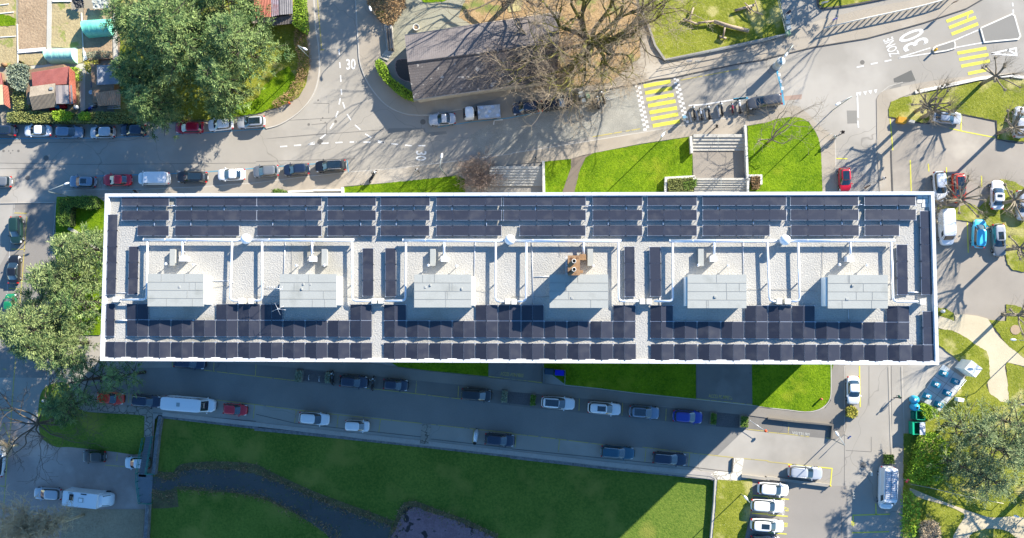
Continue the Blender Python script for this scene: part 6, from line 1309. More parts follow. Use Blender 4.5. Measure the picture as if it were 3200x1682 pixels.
for a, b in (('A 692,415 790,412', 0), ('A 692,458 790,452', 0), ('A 692,415 692,458', 0), ('A 788,412 790,452', 0)): ribbon(g, P(a), .16, .5, 0, .45)
simple('raised_bed', 'wooden raised bed frame above the blue grey tin shed', 'raised bed', g, shed_wall)
g = MB(); p = at(*uv('A', 30, 455), .4); g.tube([(p.x-.35, p.y, .4), (p.x+.35, p.y-.1, .4)], .3, 14); simple('barrel', 'brown barrel lying in the left garden', 'barrel', g, rust)
for x, y, h_, lab, m_ in ((625, 505, .9, 'white plastic garden seat left of the blue grey shed', wf), (672, 545, .7, 'round white plastic tub beside the blue grey shed', wf), (640, 650, .5, 'white sack lying by the clay tiled shed', wf)):
    p = at(*uv('A', x, y), h_); g = MB(); g.lathe(p.x, p.y, [(.25, .05), (.3, h_*.6), (.34, h_), (.26, h_-.05), (.2, h_*.4)], 12); simple('garden_tub', lab, 'tub', g, m_)
p = at(*uv('A', 655, 600), .7); g = MB(); g.box(p.x-.35, p.x+.3, p.y-.4, p.y+.5, .05, .75, taper=.05); simple('water_tank', 'dark blue water tank beside the blue grey shed', 'water tank', g, mat('tank_blue', (.03, .06, .13)))
p = at(*uv('A', 530, 755), .8); g = MB(); g.lathe(p.x, p.y, [(.3, .05), (.38, .5), (.34, .8), (.1, .9)], 14); simple('water_butt', 'pale round water butt at the corner of the red roofed shed', 'water butt', g, galv)
# gravel court things by the hall
p = at(*uv('B', 1128, 192), .7); g = MB(); g.lathe(p.x, p.y, [(.42, .05), (.5, .7), (.5, .75), (.43, .75), (.42, .6)], 24); o = simple('round_planter', 'round concrete planter above the tiled hall roof', 'planter', g, conc_white)
g = MB(); g.lathe(p.x, p.y, [(.41, .55), (.3, .62), (.05, .64)], 16); e_ = g.build('planter_soil', soil); e_.parent = o
g = MB(); pts = [at(*q, 1.1) for q in smooth_uv(P('B 1075,415 1000,420 982,450 985,500 1010,545 1050,570 1085,575'), 4)]; 
g.tube(pts, .05, 6); [g.tube([q, Vector((q.x, q.y, .1))], .03, 5) for q in pts[::3]]; simple('curved_railing', 'curved pink grey railing round the sunken stair at the hall end', 'railing', g, mat('pink_rail', (.35, .25, .24)))
plate('stairwell', smooth_uv(P('B 1075,415 1000,420 982,450 985,500 1010,545 1050,570 1090,575'), 2), .16, mat('stairwell_dark', (.07, .06, .055), (.12, .10, .09)))
def steps(name, label, a, b, c, d, n, z0, z1, m, cat='stairs'):
    """stairs from edge a-b (height z0) to edge d-c (height z1)"""
    g = MB(); A, B, C_, D_ = (at(*p, 0) for p in (a, b, c, d))
    for i in range(n):
        t0, t1 = i/n, (i+1)/n; z = z0+(z1-z0)*(i+1)/n if z1 > z0 else z0+(z1-z0)*i/n
        q = [A+(D_-A)*t0, B+(C_-B)*t0, B+(C_-B)*t1, A+(D_-A)*t1]; g.prism([p[:2] for p in q], min(z0, z1, 0)-.1, z)
    return simple(name, label, cat, g, m)
stair_m = mat('stair_stone', (.33, .315, .28), (.50, .48, .43), big=.5, fine=7)
steps('street_steps', 'narrow pale steps with dark gaps left of the cobbled court', *[uv('B', x, y) for x, y in ((905, 175), (925, 360), (975, 350), (965, 190))], 4, .15, .75, stair_m)
g = MB()
for x in (918, 936, 952): ribbon(g, P(f'B {x},195 {x+16},355'), .1, .95, 0, .7)
simple('step_rail', 'dark rails running along the narrow pale steps', 'railing', g, kerb_dark)
steps('street_steps', 'short pale steps at the foot of the narrow ones', *[uv('B', x, y) for x, y in ((878, 410), (930, 432), (978, 368), (922, 358))], 3, .13, .5, stair_m)
def stairs_grand(x0, x1, y0, y1, t, lab, n=6, wall=True):
    return steps('outdoor_stairs', lab, uv(t, x0, y0), uv(t, x1, y0), uv(t, x1, y1), uv(t, x0, y1), n, .95, .1, stair_m)
stairs_grand(1272, 1645, 955, 1065, 'C', 'upper flight of pale stone stairs beside the crossing pavement', 5); sheet('landing', 'C 1272,1065 1650,1065 1655,1262 1280,1262', .125, mat('landing_tar', (.21, .185, .155), (.27, .24, .205), fine=8), depth=.1)
stairs_grand(1282, 1668, 1262, 1354, 'C', 'lower flight of pale stone stairs just above the roof edge', 6)
steps('outdoor_stairs', 'left flight of pale stone stairs beside the purple bush', uv('B', 1650, 1180), uv('C', 215, 1180), uv('C', 215, 1312), uv('B', 1650, 1312), 7, .9, .1, stair_m)
def wall_line(name, label, spec, w, z, th, m, cat='wall'):
    g = MB(); 
    for s in ([spec] if isinstance(spec, str) else spec): ribbon(g, P(s) if isinstance(s, str) else s, w, z, 0, th)
    return simple(name, label, cat, g, m)
wall_line('stair_wall', 'pale wall at the left side of the wide stone stairs', 'C 1262,962 1268,1078', .35, 1.1, 1.1, conc_white); wall_line('stair_wall', 'long pale wall at the right side of the wide stone stairs', 'C 1645,882 1655,1080 1662,1260', .3, 1.2, 1.2, conc_white)
wall_line('stair_wall', 'pale wall right of the stairs beside the purple bush', 'C 221,1135 225,1354', .35, 1.2, 1.2, conc_white); wall_line('planter_wall', 'white walled planter left of the middle stairs', ['C 1082,1400 1086,1256 1288,1245', 'C 1284,1245 1288,1290'], .35, .9, .9, conc_white); wall_line('planter_wall', 'white walled planter right of the middle stairs', ['C 1664,1354 1662,1238 1758,1238 1758,1300'], .3, .9, .9, conc_white)
wall_line('low_wall', 'low pale wall above the roof edge left of the lawn strip', ['B 225,1352 405,1345', 'B 405,1342 600,1340', 'B 608,1320 610,1380'], .3, .7, .7, conc_white)
def rail(name, label, spec, h=1.0, m=steel, r=.025, step=1.5, z0=.1, bars=1, cat='railing'):
    g = MB(); pts = [at(u, v, z0+h) for u, v in (P(spec) if isinstance(spec, str) else spec)]
    for b in range(bars): g.tube([p-Vector((0, 0, b*h*.45)) for p in pts], r, 5)
    for a, b in zip(pts, pts[1:]):
        n = max(1, int((b-a).length/step))
        for i in range(n+1): q = a+(b-a)*i/n; g.tube([q, Vector((q.x, q.y, z0))], r, 5)
    return simple(name, label, cat, g, m)
rail('stair_rail', 'thin handrail in the middle of the upper wide stairs', 'C 1452,950 1455,1062'); rail('stair_rail', 'thin handrail in the middle of the lower wide stairs', 'C 1472,1255 1475,1354')
# retaining walls round the big lawn
wall_line('retaining_wall', 'dark stone retaining wall along the upper edge of the shaded lawn', 'I 1120,490 1150,497 1805,573 J 0,585 400,622 1150,700 1805,775 K 0,782 700,862 1400,930 1425,940', .5, -.08, 2.6, stonewall)
wall_line('retaining_wall', 'pale topped wall at the right side of the shaded lawn', 'K 1440,935 1432,1100 1418,1250 1405,1400', .42, .06, 3, mat('wall_flags', (.33, .31, .27), (.48, .45, .40), big=1, fine=6)); wall_line('retaining_wall', 'dark stone wall between the green railed steps and the lawn', 'I 1128,495 1105,640 1080,905', .55, .12, 3.5, stonewall)
wall_line('retaining_wall', 'short dark wall at the bottom below the green railed landing', 'I 1040,1118 1032,1250 1022,1400', .5, .12, 3.5, stonewall)
wall_line('low_wall', 'dark low wall stepping round the lane end bay', 'L 0,510 200,533 458,557 448,655', .22, .55, .55, mat('dark_coping', (.10, .09, .08), (.16, .15, .13))); wall_line('low_wall', 'low wall below the silver estate bay', 'K 1620,915 1805,938 L 0,930 160,950 440,985', .4, .45, .5, mat('wall_flags2', (.24, .22, .19), (.33, .31, .27), big=1, fine=6))
wall_line('low_wall', 'pale tar wall beside the flagged corner path', 'K 1558,792 1552,886', .15, .35, .35, kerb_dark)
# green railed stairs and landing
g = MB(); n = 17
for i in range(n):
    t = i/(n-1); u0, v0 = uv('I', 1025-48*t, 640+265*t); u1, v1 = uv('I', 1072-42*t, 636+272*t); z = .08-.7*t; A, B = at(u0, v0, z), at(u1, v1, z); d = Vector((0, -.33, 0)); g.hexa([(p.x, p.y, z-.12) for p in (A+d, B+d, B, A)], [(p.x, p.y, z) for p in (A+d, B+d, B, A)])
simple('bridge_steps', 'dark open steps bridging over the parked white car', 'stairs', g, mat('step_grating', (.10, .11, .12), (.17, .18, .19)))
grn = mat('green_railing', (.02, .20, .16)); plate('landing', P('I 970,905 1078,905 1065,1112 975,1100 955,960'), -.62, mat('landing_deck', (.12, .14, .16), (.18, .2, .22)), depth=.2)
for lab, sp in (('green railing left of the bridging steps', 'I 1000,652 975,780 955,900'), ('green railing right of the bridging steps', 'I 1066,640 1042,770 1022,900')): rail('green_railing', lab, sp, 1.0, grn, .045, .9, -.4, 2)
rail('green_railing', 'green railing round the outer edge of the landing', 'I 958,900 955,960 975,1112 1055,1115', 1.0, grn, .05, .9, -.62, 2); rail('green_railing', 'short green railing at the top of the landing', 'I 1022,905 1078,903', 1.0, grn, .045, .9, -.62, 2)
# fences
mesh_m = mat('fence_wire', (.30, .33, .33), rough=.5, metal=.3)
rail('fence', 'grey fence with leaning top along the play lawn', 'C 1085,425 1400,358 1805,275 D 60,255 140,242 75,-30', 1.6, mesh_m, .04, 2.4, .1, 2, 'fence'); rail('fence', 'wire fence on the street edge of the play lawn pavement', 'C 1018,490 1400,420 1805,310', .02, kerb_dark, .02, 30, .1, 1, 'fence')
wall_line('kerb_wall', 'low dark wall along the play lawn and playground path', 'C 905,60 960,170 1010,320 1080,422 1400,356 1805,270 D 130,240', .3, .45, .45, mat('grey_wall', (.22, .21, .19), (.32, .3, .27)), 'wall')
rail('guard_rail', 'long white meshed guard rail beside the upper pavement', 'D 405,195 700,125 1050,50 1200,10 1300,-25', 1.0, conc_white, .10, 1.0, .1, 1, 'guard rail')
g = MB(); A = [at(u, v, 1.15) for u, v in P('D 405,195 700,125 1050,50 1200,10 1300,-25')]
for a, b in zip(A, A[1:]):
    n = int((b-a).length/.35)
    for i in range(n): q = a+(b-a)*i/n; g.tube([q, Vector((q.x, q.y, .1))], .014, 4)
simple('rail_bars', 'upright bars beneath the long white guard rail', 'guard rail', g, mesh_m)
rail('fence', 'thin wooden rail fence below the lower right pines', 'L 1015,975 1150,1000 1400,1060 1660,1110', .9, mat('pale_wood', (.4, .38, .28), (.55, .5, .4)), .045, 2.2, .1, 1, 'fence'); rail('fence', 'dark hedge side wire fence above the parked cars', 'A 0,865 400,862 860,862 1200,858 1640,828 1805,805', 1.1, mat('fence_green', (.03, .06, .05)), .025, 2.2, .1, 2, 'fence')
g = MB()
for s, r_ in (('C 0,145 10,-20', 0),): pass
for spec in ('B 1605,155 1640,90 1700,20 1740,-30', 'B 1675,140 1700,80 1740,20 1775,-25', 'B 1745,130 1755,80 1790,20', 'B 1605,158 1805,125 C 60,115'):
    g.tube([at(u, v, 2.2) for u, v in smooth_uv(P(spec), 4)], .05, 6)
for q in P('B 1607,156 1676,142 1746,132 1800,126'): p = at(*q, 2.2); g.tube([p, Vector((p.x, p.y, .1))], .04, 5)
simple('pergola', 'curved dark pergola bars at the top beside the hall roof', 'pergola', g, kerb_dark)
# playground timber
log = mat('weathered_timber', (.24, .17, .11), (.44, .36, .27), big=1, fine=6)
def beam(label, spec, r, z, square=False, cat='log', name='log'):
    g = MB(); pts = [at(u, v, z) for u, v in P(spec)]; g.tube(pts, r, 4 if square else 9); 
    for q in (pts[0]*.85+pts[-1]*.15, pts[0]*.15+pts[-1]*.85): g.tube([q, Vector((q.x, q.y, .1))], r*.6, 6)
    return simple(name, label, cat, g, log)
beam('thick round log at the right end of the balancing course', 'C 1425,152 1540,188 1670,218', .3, .6); beam('pale squared beam in the middle of the balancing course', 'C 1310,162 1425,150', .17, .6, True, 'beam', 'beam'); beam('short leaning beam at the upper left of the balancing course', 'C 1280,55 1250,138', .16, .6, True, 'beam', 'beam')
beam('beam standing off below the balancing course', 'C 1505,170 1488,262', .17, .6, True, 'beam', 'beam'); beam('short cross beam at the foot of the balancing course', 'C 1462,258 1510,272', .18, .5, True, 'beam', 'beam'); beam('rough log at the left end of the balancing course', 'C 1205,135 1250,150 1310,172', .16, .4)
beam('thick grey log of the climbing heap at the top right lawn', 'C 1570,75 1712,35', .2, .5); beam('thin forked branch over the climbing heap', 'C 1640,20 1700,80 1770,105', .09, .9); beam('thin upright branch right of the climbing heap', 'C 1715,5 1735,85', .08, .9)
beam('short grey branch at the lower left of the climbing heap', 'C 1660,60 1685,95', .09, .5)
# ------------------------------------------------------------------ street furniture
def lamp(label, base, head, h, m_h=white_metal, r=.07, kind='oval'):
    b = at(*base, 0); hd = at(*head, h); o = empty('street_lamp', b, 0, label, 'street lamp', 'street lamps'); d = hd-b; g = MB()
    flat = Vector((d.x, d.y, 0)); top = Vector((0, 0, h)); arm = flat
    g.tube([(0, 0, 0), (0, 0, h*.9), tuple(Vector((0, 0, h*.97))+arm*.12), tuple(top+arm*.85)], r, 8, r_end=.04); g.build('pole', steel, o)
    g = MB(); a = flat.normalized() if flat.length > .05 else Vector((1, 0, 0)); M_ = Matrix.Translation(top+arm) @ Vector((1, 0, 0)).rotation_difference(a).to_matrix().to_4x4()
    vs = []; 
    for cx, hx, hy, z in ((0, .30, .10, -.06), (0, .42, .17, 0), (0, .38, .15, .07), (0, .2, .07, .12)):
        for i in range(16): t = 6.2832*i/16; vs.append(M_ @ Vector((cx+math.cos(t)*hx, math.sin(t)*hy, z)))
    g.add(vs, [(k*16+i, k*16+(i+1) % 16, (k+1)*16+(i+1) % 16, (k+1)*16+i) for k in range(3) for i in range(16)]+[tuple(range(15, -1, -1)), tuple(range(48, 64))], 0, True); g.build('lamp_head', m_h, o); return o
lamp('street lamp leaning over the brambles at the side street', uv('B', 385, 415), uv('B', 345, 345), 7); lamp('street lamp at the left end of the row above the roof', uv('E', 515, 128), uv('A', 470, 1295), 7); lamp('street lamp between the rider and the purple bush', uv('B', 1345, 1240), uv('B', 1309, 1100), 8)
lamp('street lamp at the junction above the lawn corner tree', uv('D', 455, 778), uv('D', 492, 733), 9); lamp('street lamp on the rounded bed above the grey steps', uv('B', 858, 135), uv('B', 805, 62), 6)
lamp('street lamp in the grass beside the numbered bays', uv('K', 1615, 1040), uv('K', 1649, 1070), 6); lamp('white topped lamp on the pavement by the yellow crossing', uv('C', 1036, 1000), uv('C', 1062, 952), 8); lamp('street lamp at the dark walled bay beside the lane', uv('L', 448, 655), uv('L', 487, 617), 6)
lamp('park lamp by the path in the lower right corner', uv('L', 1805, 1200), uv('L', 1752, 1199), 5); lamp('park lamp reaching in from the right edge above the path', uv('H', 1840, 1140), uv('H', 1730, 1132), 6)
lamp('street lamp beside the round blue kiosk pillar', uv('D', 78, 425), uv('D', 128, 386), 8)
# advertising pillar at the junction
p = at(*uv('D', 92, 432), 2.6); o = empty('advertising_column', (p.x, p.y, 0), 0, 'round glass topped column at the kerb where the blue line starts', 'column'); g = MB(); g.lathe(0, 0, [(.62, .05), (.62, .3), (.52, .32), (.52, 2.5), (.6, 2.55), (.6, 2.65), (.52, 2.7)], 24); g.build('drum', mat('pillar_grey', (.45, .47, .45), (.55, .57, .55)), o)
g = MB(); g.box(-.1, .1, -.5, .5, 2.7, 2.76); g.box(-.3, .12, -.3, -.05, 2.76, 2.9); g.build('roof_fitting', mat('sky_blue', (.04, .13, .22)), o)
def sign(label, base, top, h, w, hh, col, rot=0, round_=False, group='road signs'):
    b = at(*base, 0); o = empty('road_sign', b, math.radians(rot), label, 'road sign', group); g = MB(); g.tube([(0, 0, 0), (0, 0, h)], .035, 6); g.build('post', steel, o)
    g = MB()
    if round_: g.lathe(0, 0, [(w/2, -.015), (w/2, .015)], 20, smooth=False, M=Matrix.Translation((0, -.05, h-w/2)) @ Matrix.Rotation(math.pi/2, 4, 'X'))
    else: g.box(-w/2, w/2, -.06, -.03, h-hh, h)
    g.build('sign_plate', mat('sign_'+str(col), col), o); return o
sg = [('sign post casting a square shadow on the yellow crossing', uv('C', 1230, 465), (.5, .5, .55), 0, 3, .8, .9), ('round sign by the lane end lamp', uv('L', 535, 625), (.02, .08, .35), 40, 2.4, .6, .6), ('sign board by the white guard rail end', uv('D', 440, 165), (.05, .04, .45), 20, 2.2, .7, .5), ('sign post on the pavement above the white guard rail', uv('D', 360, 60), (.5, .5, .5), 10, 3, 1.0, .7),
      ('red edged round sign right of the ladder van', uv('L', 942, 928), (.5, .05, .08), 50, 2.2, .6, .6), ('sign board at the lane end by the low posts', uv('C', 1290, 462), (.5, .5, .5), 0, 2.6, .7, .8), ('road sign in the grass by the junction', uv('D', 398, 970), (.5, .5, .5), 30, 2.6, .6, .8), ('sign on the upper pavement beside the yellow crossing bars', uv('D', 1275, 45), (.25, .16, .12), 20, 2.4, .8, .9)]
for lab, b, c_, r_, h_, w_, hh in sg: sign(lab, b, None, h_, w_, hh, c_, r_)
def small(name, label, cat, t, x, y, w, d, h, m, rot=0, cap=None, group=None, z=0.0, taper=.02, zc=None):
    p = at(*uv(t, x, y), z+h); o = empty(name, (p.x, p.y, z), math.radians(rot), label, cat, group); g = MB(); g.box(-w/2, w/2, -d/2, d/2, 0, h, taper=taper); g.build('body', m, o)
    if cap is not None: g = MB(); g.box(-w/2-.03, w/2+.03, -d/2-.03, d/2+.03, h, h+.06, taper=.03); g.build('lid', cap, o)
    return o
bin_g = mat('bin_grey', (.32, .36, .36), (.42, .45, .45)); bin_v = mat('bin_green', (.18, .30, .18), (.25, .38, .24)); bin_bl = mat('bin_blue', (.005, .015, .42)); bin_dk = mat('bin_dark', (.02, .05, .09)); dkgreen = mat('skip_green', (.0, .22, .12), (.01, .28, .16)); 
small('rubbish_bin', 'tall grey rubbish bin left of the green one by the tiled hall', 'bin', 'C', 487, 665, .75, .75, 1.2, bin_g, 10, bin_g); small('rubbish_bin', 'small grey bin below the tall grey one', 'bin', 'C', 505, 708, .55, .55, 1.0, mat('bin_d2', (.2, .2, .2)), 10, bin_g); small('rubbish_bin', 'olive green bin right of the tall grey one', 'bin', 'C', 535, 672, .5, .75, 1.05, bin_v, 12, bin_v)
for x, y, c_, n_ in ((143, 230, bin_v, 'mint green bin lowest in the row on the play lawn corner'), (148, 195, bin_g, 'pale bin directly above the mint green one'), (140, 155, bin_g, 'third bin from the corner in the play lawn row'), (142, 120, bin_g, 'fourth bin from the corner in the play lawn row')): small('rubbish_bin', n_, 'bin', 'D', x, y, .6, .6, 1.0, c_, 8, c_, 'bins along the play lawn fence')
small('rubbish_container', 'royal blue wheeled container on the fire access strip', 'container', 'K', 335, 188, 1.3, .75, 1.25, bin_bl, -4, bin_bl); small('rubbish_container', 'dark container left of the royal blue one', 'container', 'K', 262, 180, 1.3, .8, 1.2, bin_dk, -4, bin_dk)
wall_line('bin_enclosure', 'thin frame round the blue and dark containers', ['K 225,265 222,160 375,172 372,270'], .08, .9, .9, mat('grey_frame', (.2, .22, .24)), 'enclosure')
# street edge things
p = at(*uv('D', 948, 845), .9); o = empty('grit_box', (p.x, p.y, 0), math.radians(-8), 'orange yellow grit box at the car park corner', 'grit box'); g = MB(); g.box(-.62, .62, -.42, .42, 0, .75, taper=.06); g.build('body', mat('grit_orange', (.55, .28, .03), (.66, .36, .05)), o); g = MB(); g.hexa([(-.66, -.46, .76), (.66, -.46, .76), (.66, .46, .76), (-.66, .46, .76)], [(-.6, -.42, .84), (.6, -.42, .84), (.6, .40, 1.0), (-.6, .40, 1.0)]); g.build('lid', mat('grit_orange', (.55, .28, .03)), o)
small('electric_cabinet', 'grey weathered cabinet right of the orange grit box', 'cabinet', 'D', 1015, 855, .9, .45, .8, mat('cab_grey', (.3, .3, .28), (.4, .4, .38)), -15)
small('island_post', 'small yellow post at the tip of the traffic island', 'post', 'D', 1192, 345, .22, .3, 1.0, mat('post_yellow', (.6, .35, .02)), 45)
for x, y, l in ((1235, 770, 'left'),): pass
small('ticket_machine', 'pale ticket machine between crossing and motorbikes', 'ticket machine', 'C', 1215, 825, .45, .4, 1.4, conc_white, 10, mat('machine_blue', (.15, .3, .4)))
small('white_cabin', 'white square cabin at the top of the recycling deck', 'cabin', 'L', 1450, 160, 1.9, 1.6, 3.0, white_wall, -38, None, taper=0)
small('info_panel', 'small tilted white panel right of the recycling deck', 'panel', 'L', 1362, 380, .9, .55, 1.2, white_metal, -8)
# recycling deck
plate('recycling_deck', P('L 1235,128 1395,235 1210,462 1065,372'), .13, mat('steel_deck', (.40, .43, .45), (.52, .55, .57), big=.4, fine=6, rough=.5), depth=.2)
line_obj('deck_seam', ['L 1172,210 1342,318', 'L 1115,292 1280,405', 'L 1315,182 1140,418'], .05, .136, mat('deck_gap', (.12, .13, .14)))
rail('deck_edge', 'pale edge strip along the right side of the recycling deck', 'L 1400,240 1215,462', .15, alu, .03, 2, .1)
blue = mat('recycling_blue', (.01, .18, .30), (.02, .24, .38))
RG = 'blue recycling chutes on the steel deck'
for x, y, lab in ((1250, 195, 'topmost blue chute of the left row on the recycling deck'), (1195, 273, 'middle blue chute of the left row on the recycling deck, pink object on top'), (1133, 355, 'lowest blue chute of the left row on the recycling deck'), (1335, 252, 'topmost blue chute of the right row, shaded by the white cabin'), (1275, 332, 'middle blue chute of the right row on the recycling deck'), (1215, 415, 'lowest blue chute of the right row on the recycling deck')):
    p = at(*uv('L', x, y), 1.2); o = empty('recycling_chute', (p.x, p.y, .13), math.radians(-25), lab, 'recycling chute', RG); g = MB(); g.box(-.42, .42, -.4, .4, 0, 1.15, taper=.06); g.box(-.5, .5, -.12, .12, .3, .75, taper=.03); g.build('body', blue, o)
    g = MB(); g.box(-.22, .12, -.2, .2, 1.15, 1.27, taper=.04); g.build('top_plate', conc_white, o); g = MB(); g.box(-.06, .08, -.08, .08, 1.27, 1.275); g.build('slot', black_m, o); g = MB(); g.box(-.4, -.24, -.16, .12, 1.12, 1.2, taper=.02); g.build('notice', white_metal, o)
for x, y, lab, m2 in ((1045, 380, 'round blue igloo container with a white top', True), (1048, 432, 'round blue igloo container with a dark mouth', False)):
    p = at(*uv('L', x, y), 1.4); o = empty('bottle_bank', (p.x, p.y, .1), 0, lab, 'bottle bank', 'round blue bottle banks'); g = MB(); g.lathe(0, 0, [(.52, 0), (.6, .4), (.58, 1.0), (.42, 1.4), (.2, 1.55), (.05, 1.6)], 20); g.build('body', mat('igloo_blue', (.02, .28, .48), (.03, .34, .55), rough=.35), o)
    g = MB(); (g.lathe(-.18, .02, [(.2, 1.46), (.16, 1.55), (.05, 1.58)], 12) if m2 else g.lathe(.0, .0, [(.17, 1.52), (.17, 1.62), (.1, 1.62)], 12)); g.build('mouth', white_metal if m2 else black_m, o)
def skip(label, t, x, y, w, d, h, rot, cover=None):
    p = at(*uv(t, x, y), h); o = empty('skip', (p.x, p.y, .1), math.radians(rot), label, 'skip', 'green open skips'); g = MB(); th = .07
    for a in ((-w/2, w/2, -d/2, -d/2+th), (-w/2, w/2, d/2-th, d/2), (-w/2, -w/2+th, -d/2+th, d/2-th), (w/2-th, w/2, -d/2+th, d/2-th)): g.box(*a, 0, h)
    g.box(-w/2+th, w/2-th, -d/2+th, d/2-th, 0, .15); g.build('body', dkgreen, o)
    if cover: g = MB(); g.box(*cover, -d/2-.02, d/2+.02, h+.003, h+.05); g.build('lid', mat('silver_lid', (.4, .42, .48), (.62, .64, .7), big=2, fine=6, rough=.4), o); g = MB(); g.box(-w/2-.02, cover[0]-.75, -d/2-.02, d/2+.02, h+.003, h+.05); g.build('side_lid', mat('light_green_lid', (.0, .38, .2)), o)
skip('green open skip above the lidded one', 'L', 1075, 487, 1.25, 1.35, 1.3, -2); small('electric_cabinet', 'dark green cabinet at the left of the open skip', 'cabinet', 'L', 1040, 490, .5, 1.1, 1.1, mat('cab_green', (.0, .1, .08)), -2)
skip('green skip with a silver lid, lowest in the row', 'L', 1062, 580, 1.75, 1.75, 1.4, 0, (.1, .87))
# planters
for t, x, y, w, d, lab in (('L', 592, 468, 1.4, 1.5, 'square planter box under the leafy bush below the white saloon'), ('L', 853, 797, 1.5, 1.3, 'wooden planter box above the ladder van'), ('J', 302, 212, 1.1, 1.9, 'stone flower trough left of the brick strip at the lane'), ('J', 507, 222, .8, 1.7, 'stone flower trough right of the brick strip at the lane'), ('J', 1752, 355, .9, 1.9, 'stone flower trough right of the black people carrier'), ('K', 148, 380, .8, 1.8, 'narrow stone trough right of the long brick strip'), ('K', 1420, 512, .9, 1.8, 'stone trough left of the square brick strip'), ('K', 1638, 532, 1.2, 1.8, 'stone trough right of the square brick strip')):
    p = at(*uv(t, x, y), .5); o = empty('planter', (p.x, p.y, 0), math.radians(-4), lab, 'planter', 'planters beside the lanes'); g = MB(); g.box(-w/2, w/2, -d/2, d/2, 0, .5, taper=.02); g.build('box', mat('planter_stone', (.16, .15, .13), (.24, .22, .19)), o); g = MB(); g.box(-w/2+.08, w/2-.08, -d/2+.08, d/2-.08, .5, .515); g.build('soil', soil, o)
    if t != 'L':
        r = np.random.default_rng(int(x)); n = 420; c_ = np.stack([r.uniform(-w*.42, w*.42, n), r.uniform(-d*.42, d*.42, n), r.uniform(.5, .8, n)], 1); tufts('plants', c_, r.normal(0, .5, (n, 3)), r.uniform(.12, .26, n), f_silver if t == 'J' else f_hedge, o, int(x), width=.35)
for i, (x, y) in enumerate(((372, 222), (445, 232))): p = at(*uv('J', x, y), .5); g = MB(); g.tube([(p.x, p.y-.35, .6), (p.x+.03, p.y+.35, .6)], .035, 6); g.tube([(p.x, p.y-.35, .6), (p.x, p.y-.35, 0)], .035, 6); g.tube([(p.x, p.y+.35, .6), (p.x, p.y+.35, 0)], .035, 6); simple('bike_stand', ('left' if i == 0 else 'right')+' of the two low hoops on the brick strip', 'bike stand', g, alu, 'low hoops on the brick strip')
g = MB(); p = at(*uv('L', 605, 1045), .5)
for yy in (-.6, -.2, .2, .6): g.tube([(p.x-.08, p.y+yy, 0), (p.x-.08, p.y+yy, .5), (p.x+.1, p.y+yy, .5), (p.x+.1, p.y+yy, 0)], .025, 5)
g.tube([(p.x-.08, p.y-.7, .5), (p.x-.08, p.y+.7, .5)], .025, 5); simple('bike_rack', 'small white bike rack left of the ladder van', 'bike rack', g, conc_white)
p = at(*uv('L', 733, 902), .3); g = MB(); g.box(p.x-.12, p.x+.12, p.y-.3, p.y+.3, 0, .35, taper=.03); simple('bollard', 'small white and black bollard left of the ladder van', 'bollard', g, conc_white)
a, b = at(*uv('K', 1680, 525), 1.0), at(*uv('K', 1788, 598), 1.0); g = MB(); g.tube([a, b], .03, 6); g.tube([a, (a.x, a.y, 0)], .05, 6); o = simple('chain_barrier', 'thin barrier pole ending in an orange red disc at the lane end', 'barrier', g, alu); g = MB(); g.lathe(b.x, b.y, [(.05, .85), (.2, .95), (.22, 1.05), (.15, 1.2), (.03, 1.25)], 14); e_ = g.build('disc', mat('orange_disc', (.6, .08, .03))); e_.parent = o
g = MB(); g.lathe(0, 0, [(.12, 0), (.12, .5), (.16, .55), (.14, .75), (.05, .85)], 12); o = g.build('hydrant', mat('hydrant_red', (.5, .12, .1))); p = at(*uv('L', 375, 373), .5); o.location = (p.x, p.y, .1); tag(o, 'pinkish red hydrant on the bright lawn corner', 'hydrant')
g = MB(); g.lathe(0, 0, [(.12, 0), (.12, .5), (.16, .55), (.14, .75), (.05, .85)], 12); o = g.build('hydrant', mat('hydrant_red2', (.6, .1, .04))); p = at(*uv('B', 235, 727), .5); o.location = (p.x, p.y, .1); tag(o, 'orange red hydrant in the bank by the side street', 'hydrant')
p = at(*uv('I', 312, 385), .5); g = MB(); g.lathe(p.x, p.y, [(.18, .1), (.22, .5), (.2, .9), (.1, 1.0)], 12); simple('litter_bin', 'grey litter bin on the shaded grass beside the left street', 'bin', g, bin_g)
g = MB(); p = at(*uv('H', 1232, 932), .5); g.lathe(p.x, p.y, [(.22, .1), (.26, .8), (.1, .95)], 14); simple('litter_bin', 'white litter bin right of the right parapet', 'bin', g, conc_white)
g = MB(); p = at(*uv('H', 1740, 1062), 0); g.lathe(p.x, p.y, [(.7, .14), (.7, .18), (.1, .19)], 24, smooth=False); simple('tree_base', 'round reddish plate in the grass at the right edge', 'ground plate', g, mat('reddish_plate', (.3, .22, .14), (.38, .28, .19)))
p = at(*uv('L', 440, 985), .6); g = MB(); g.tube([(p.x, p.y, 0), (p.x, p.y, .8)], .09, 10); simple('bollard', 'yellow topped bollard at the corner of the silver estate bay', 'bollard', g, mat('post_yellow2', (.65, .5, .03)))
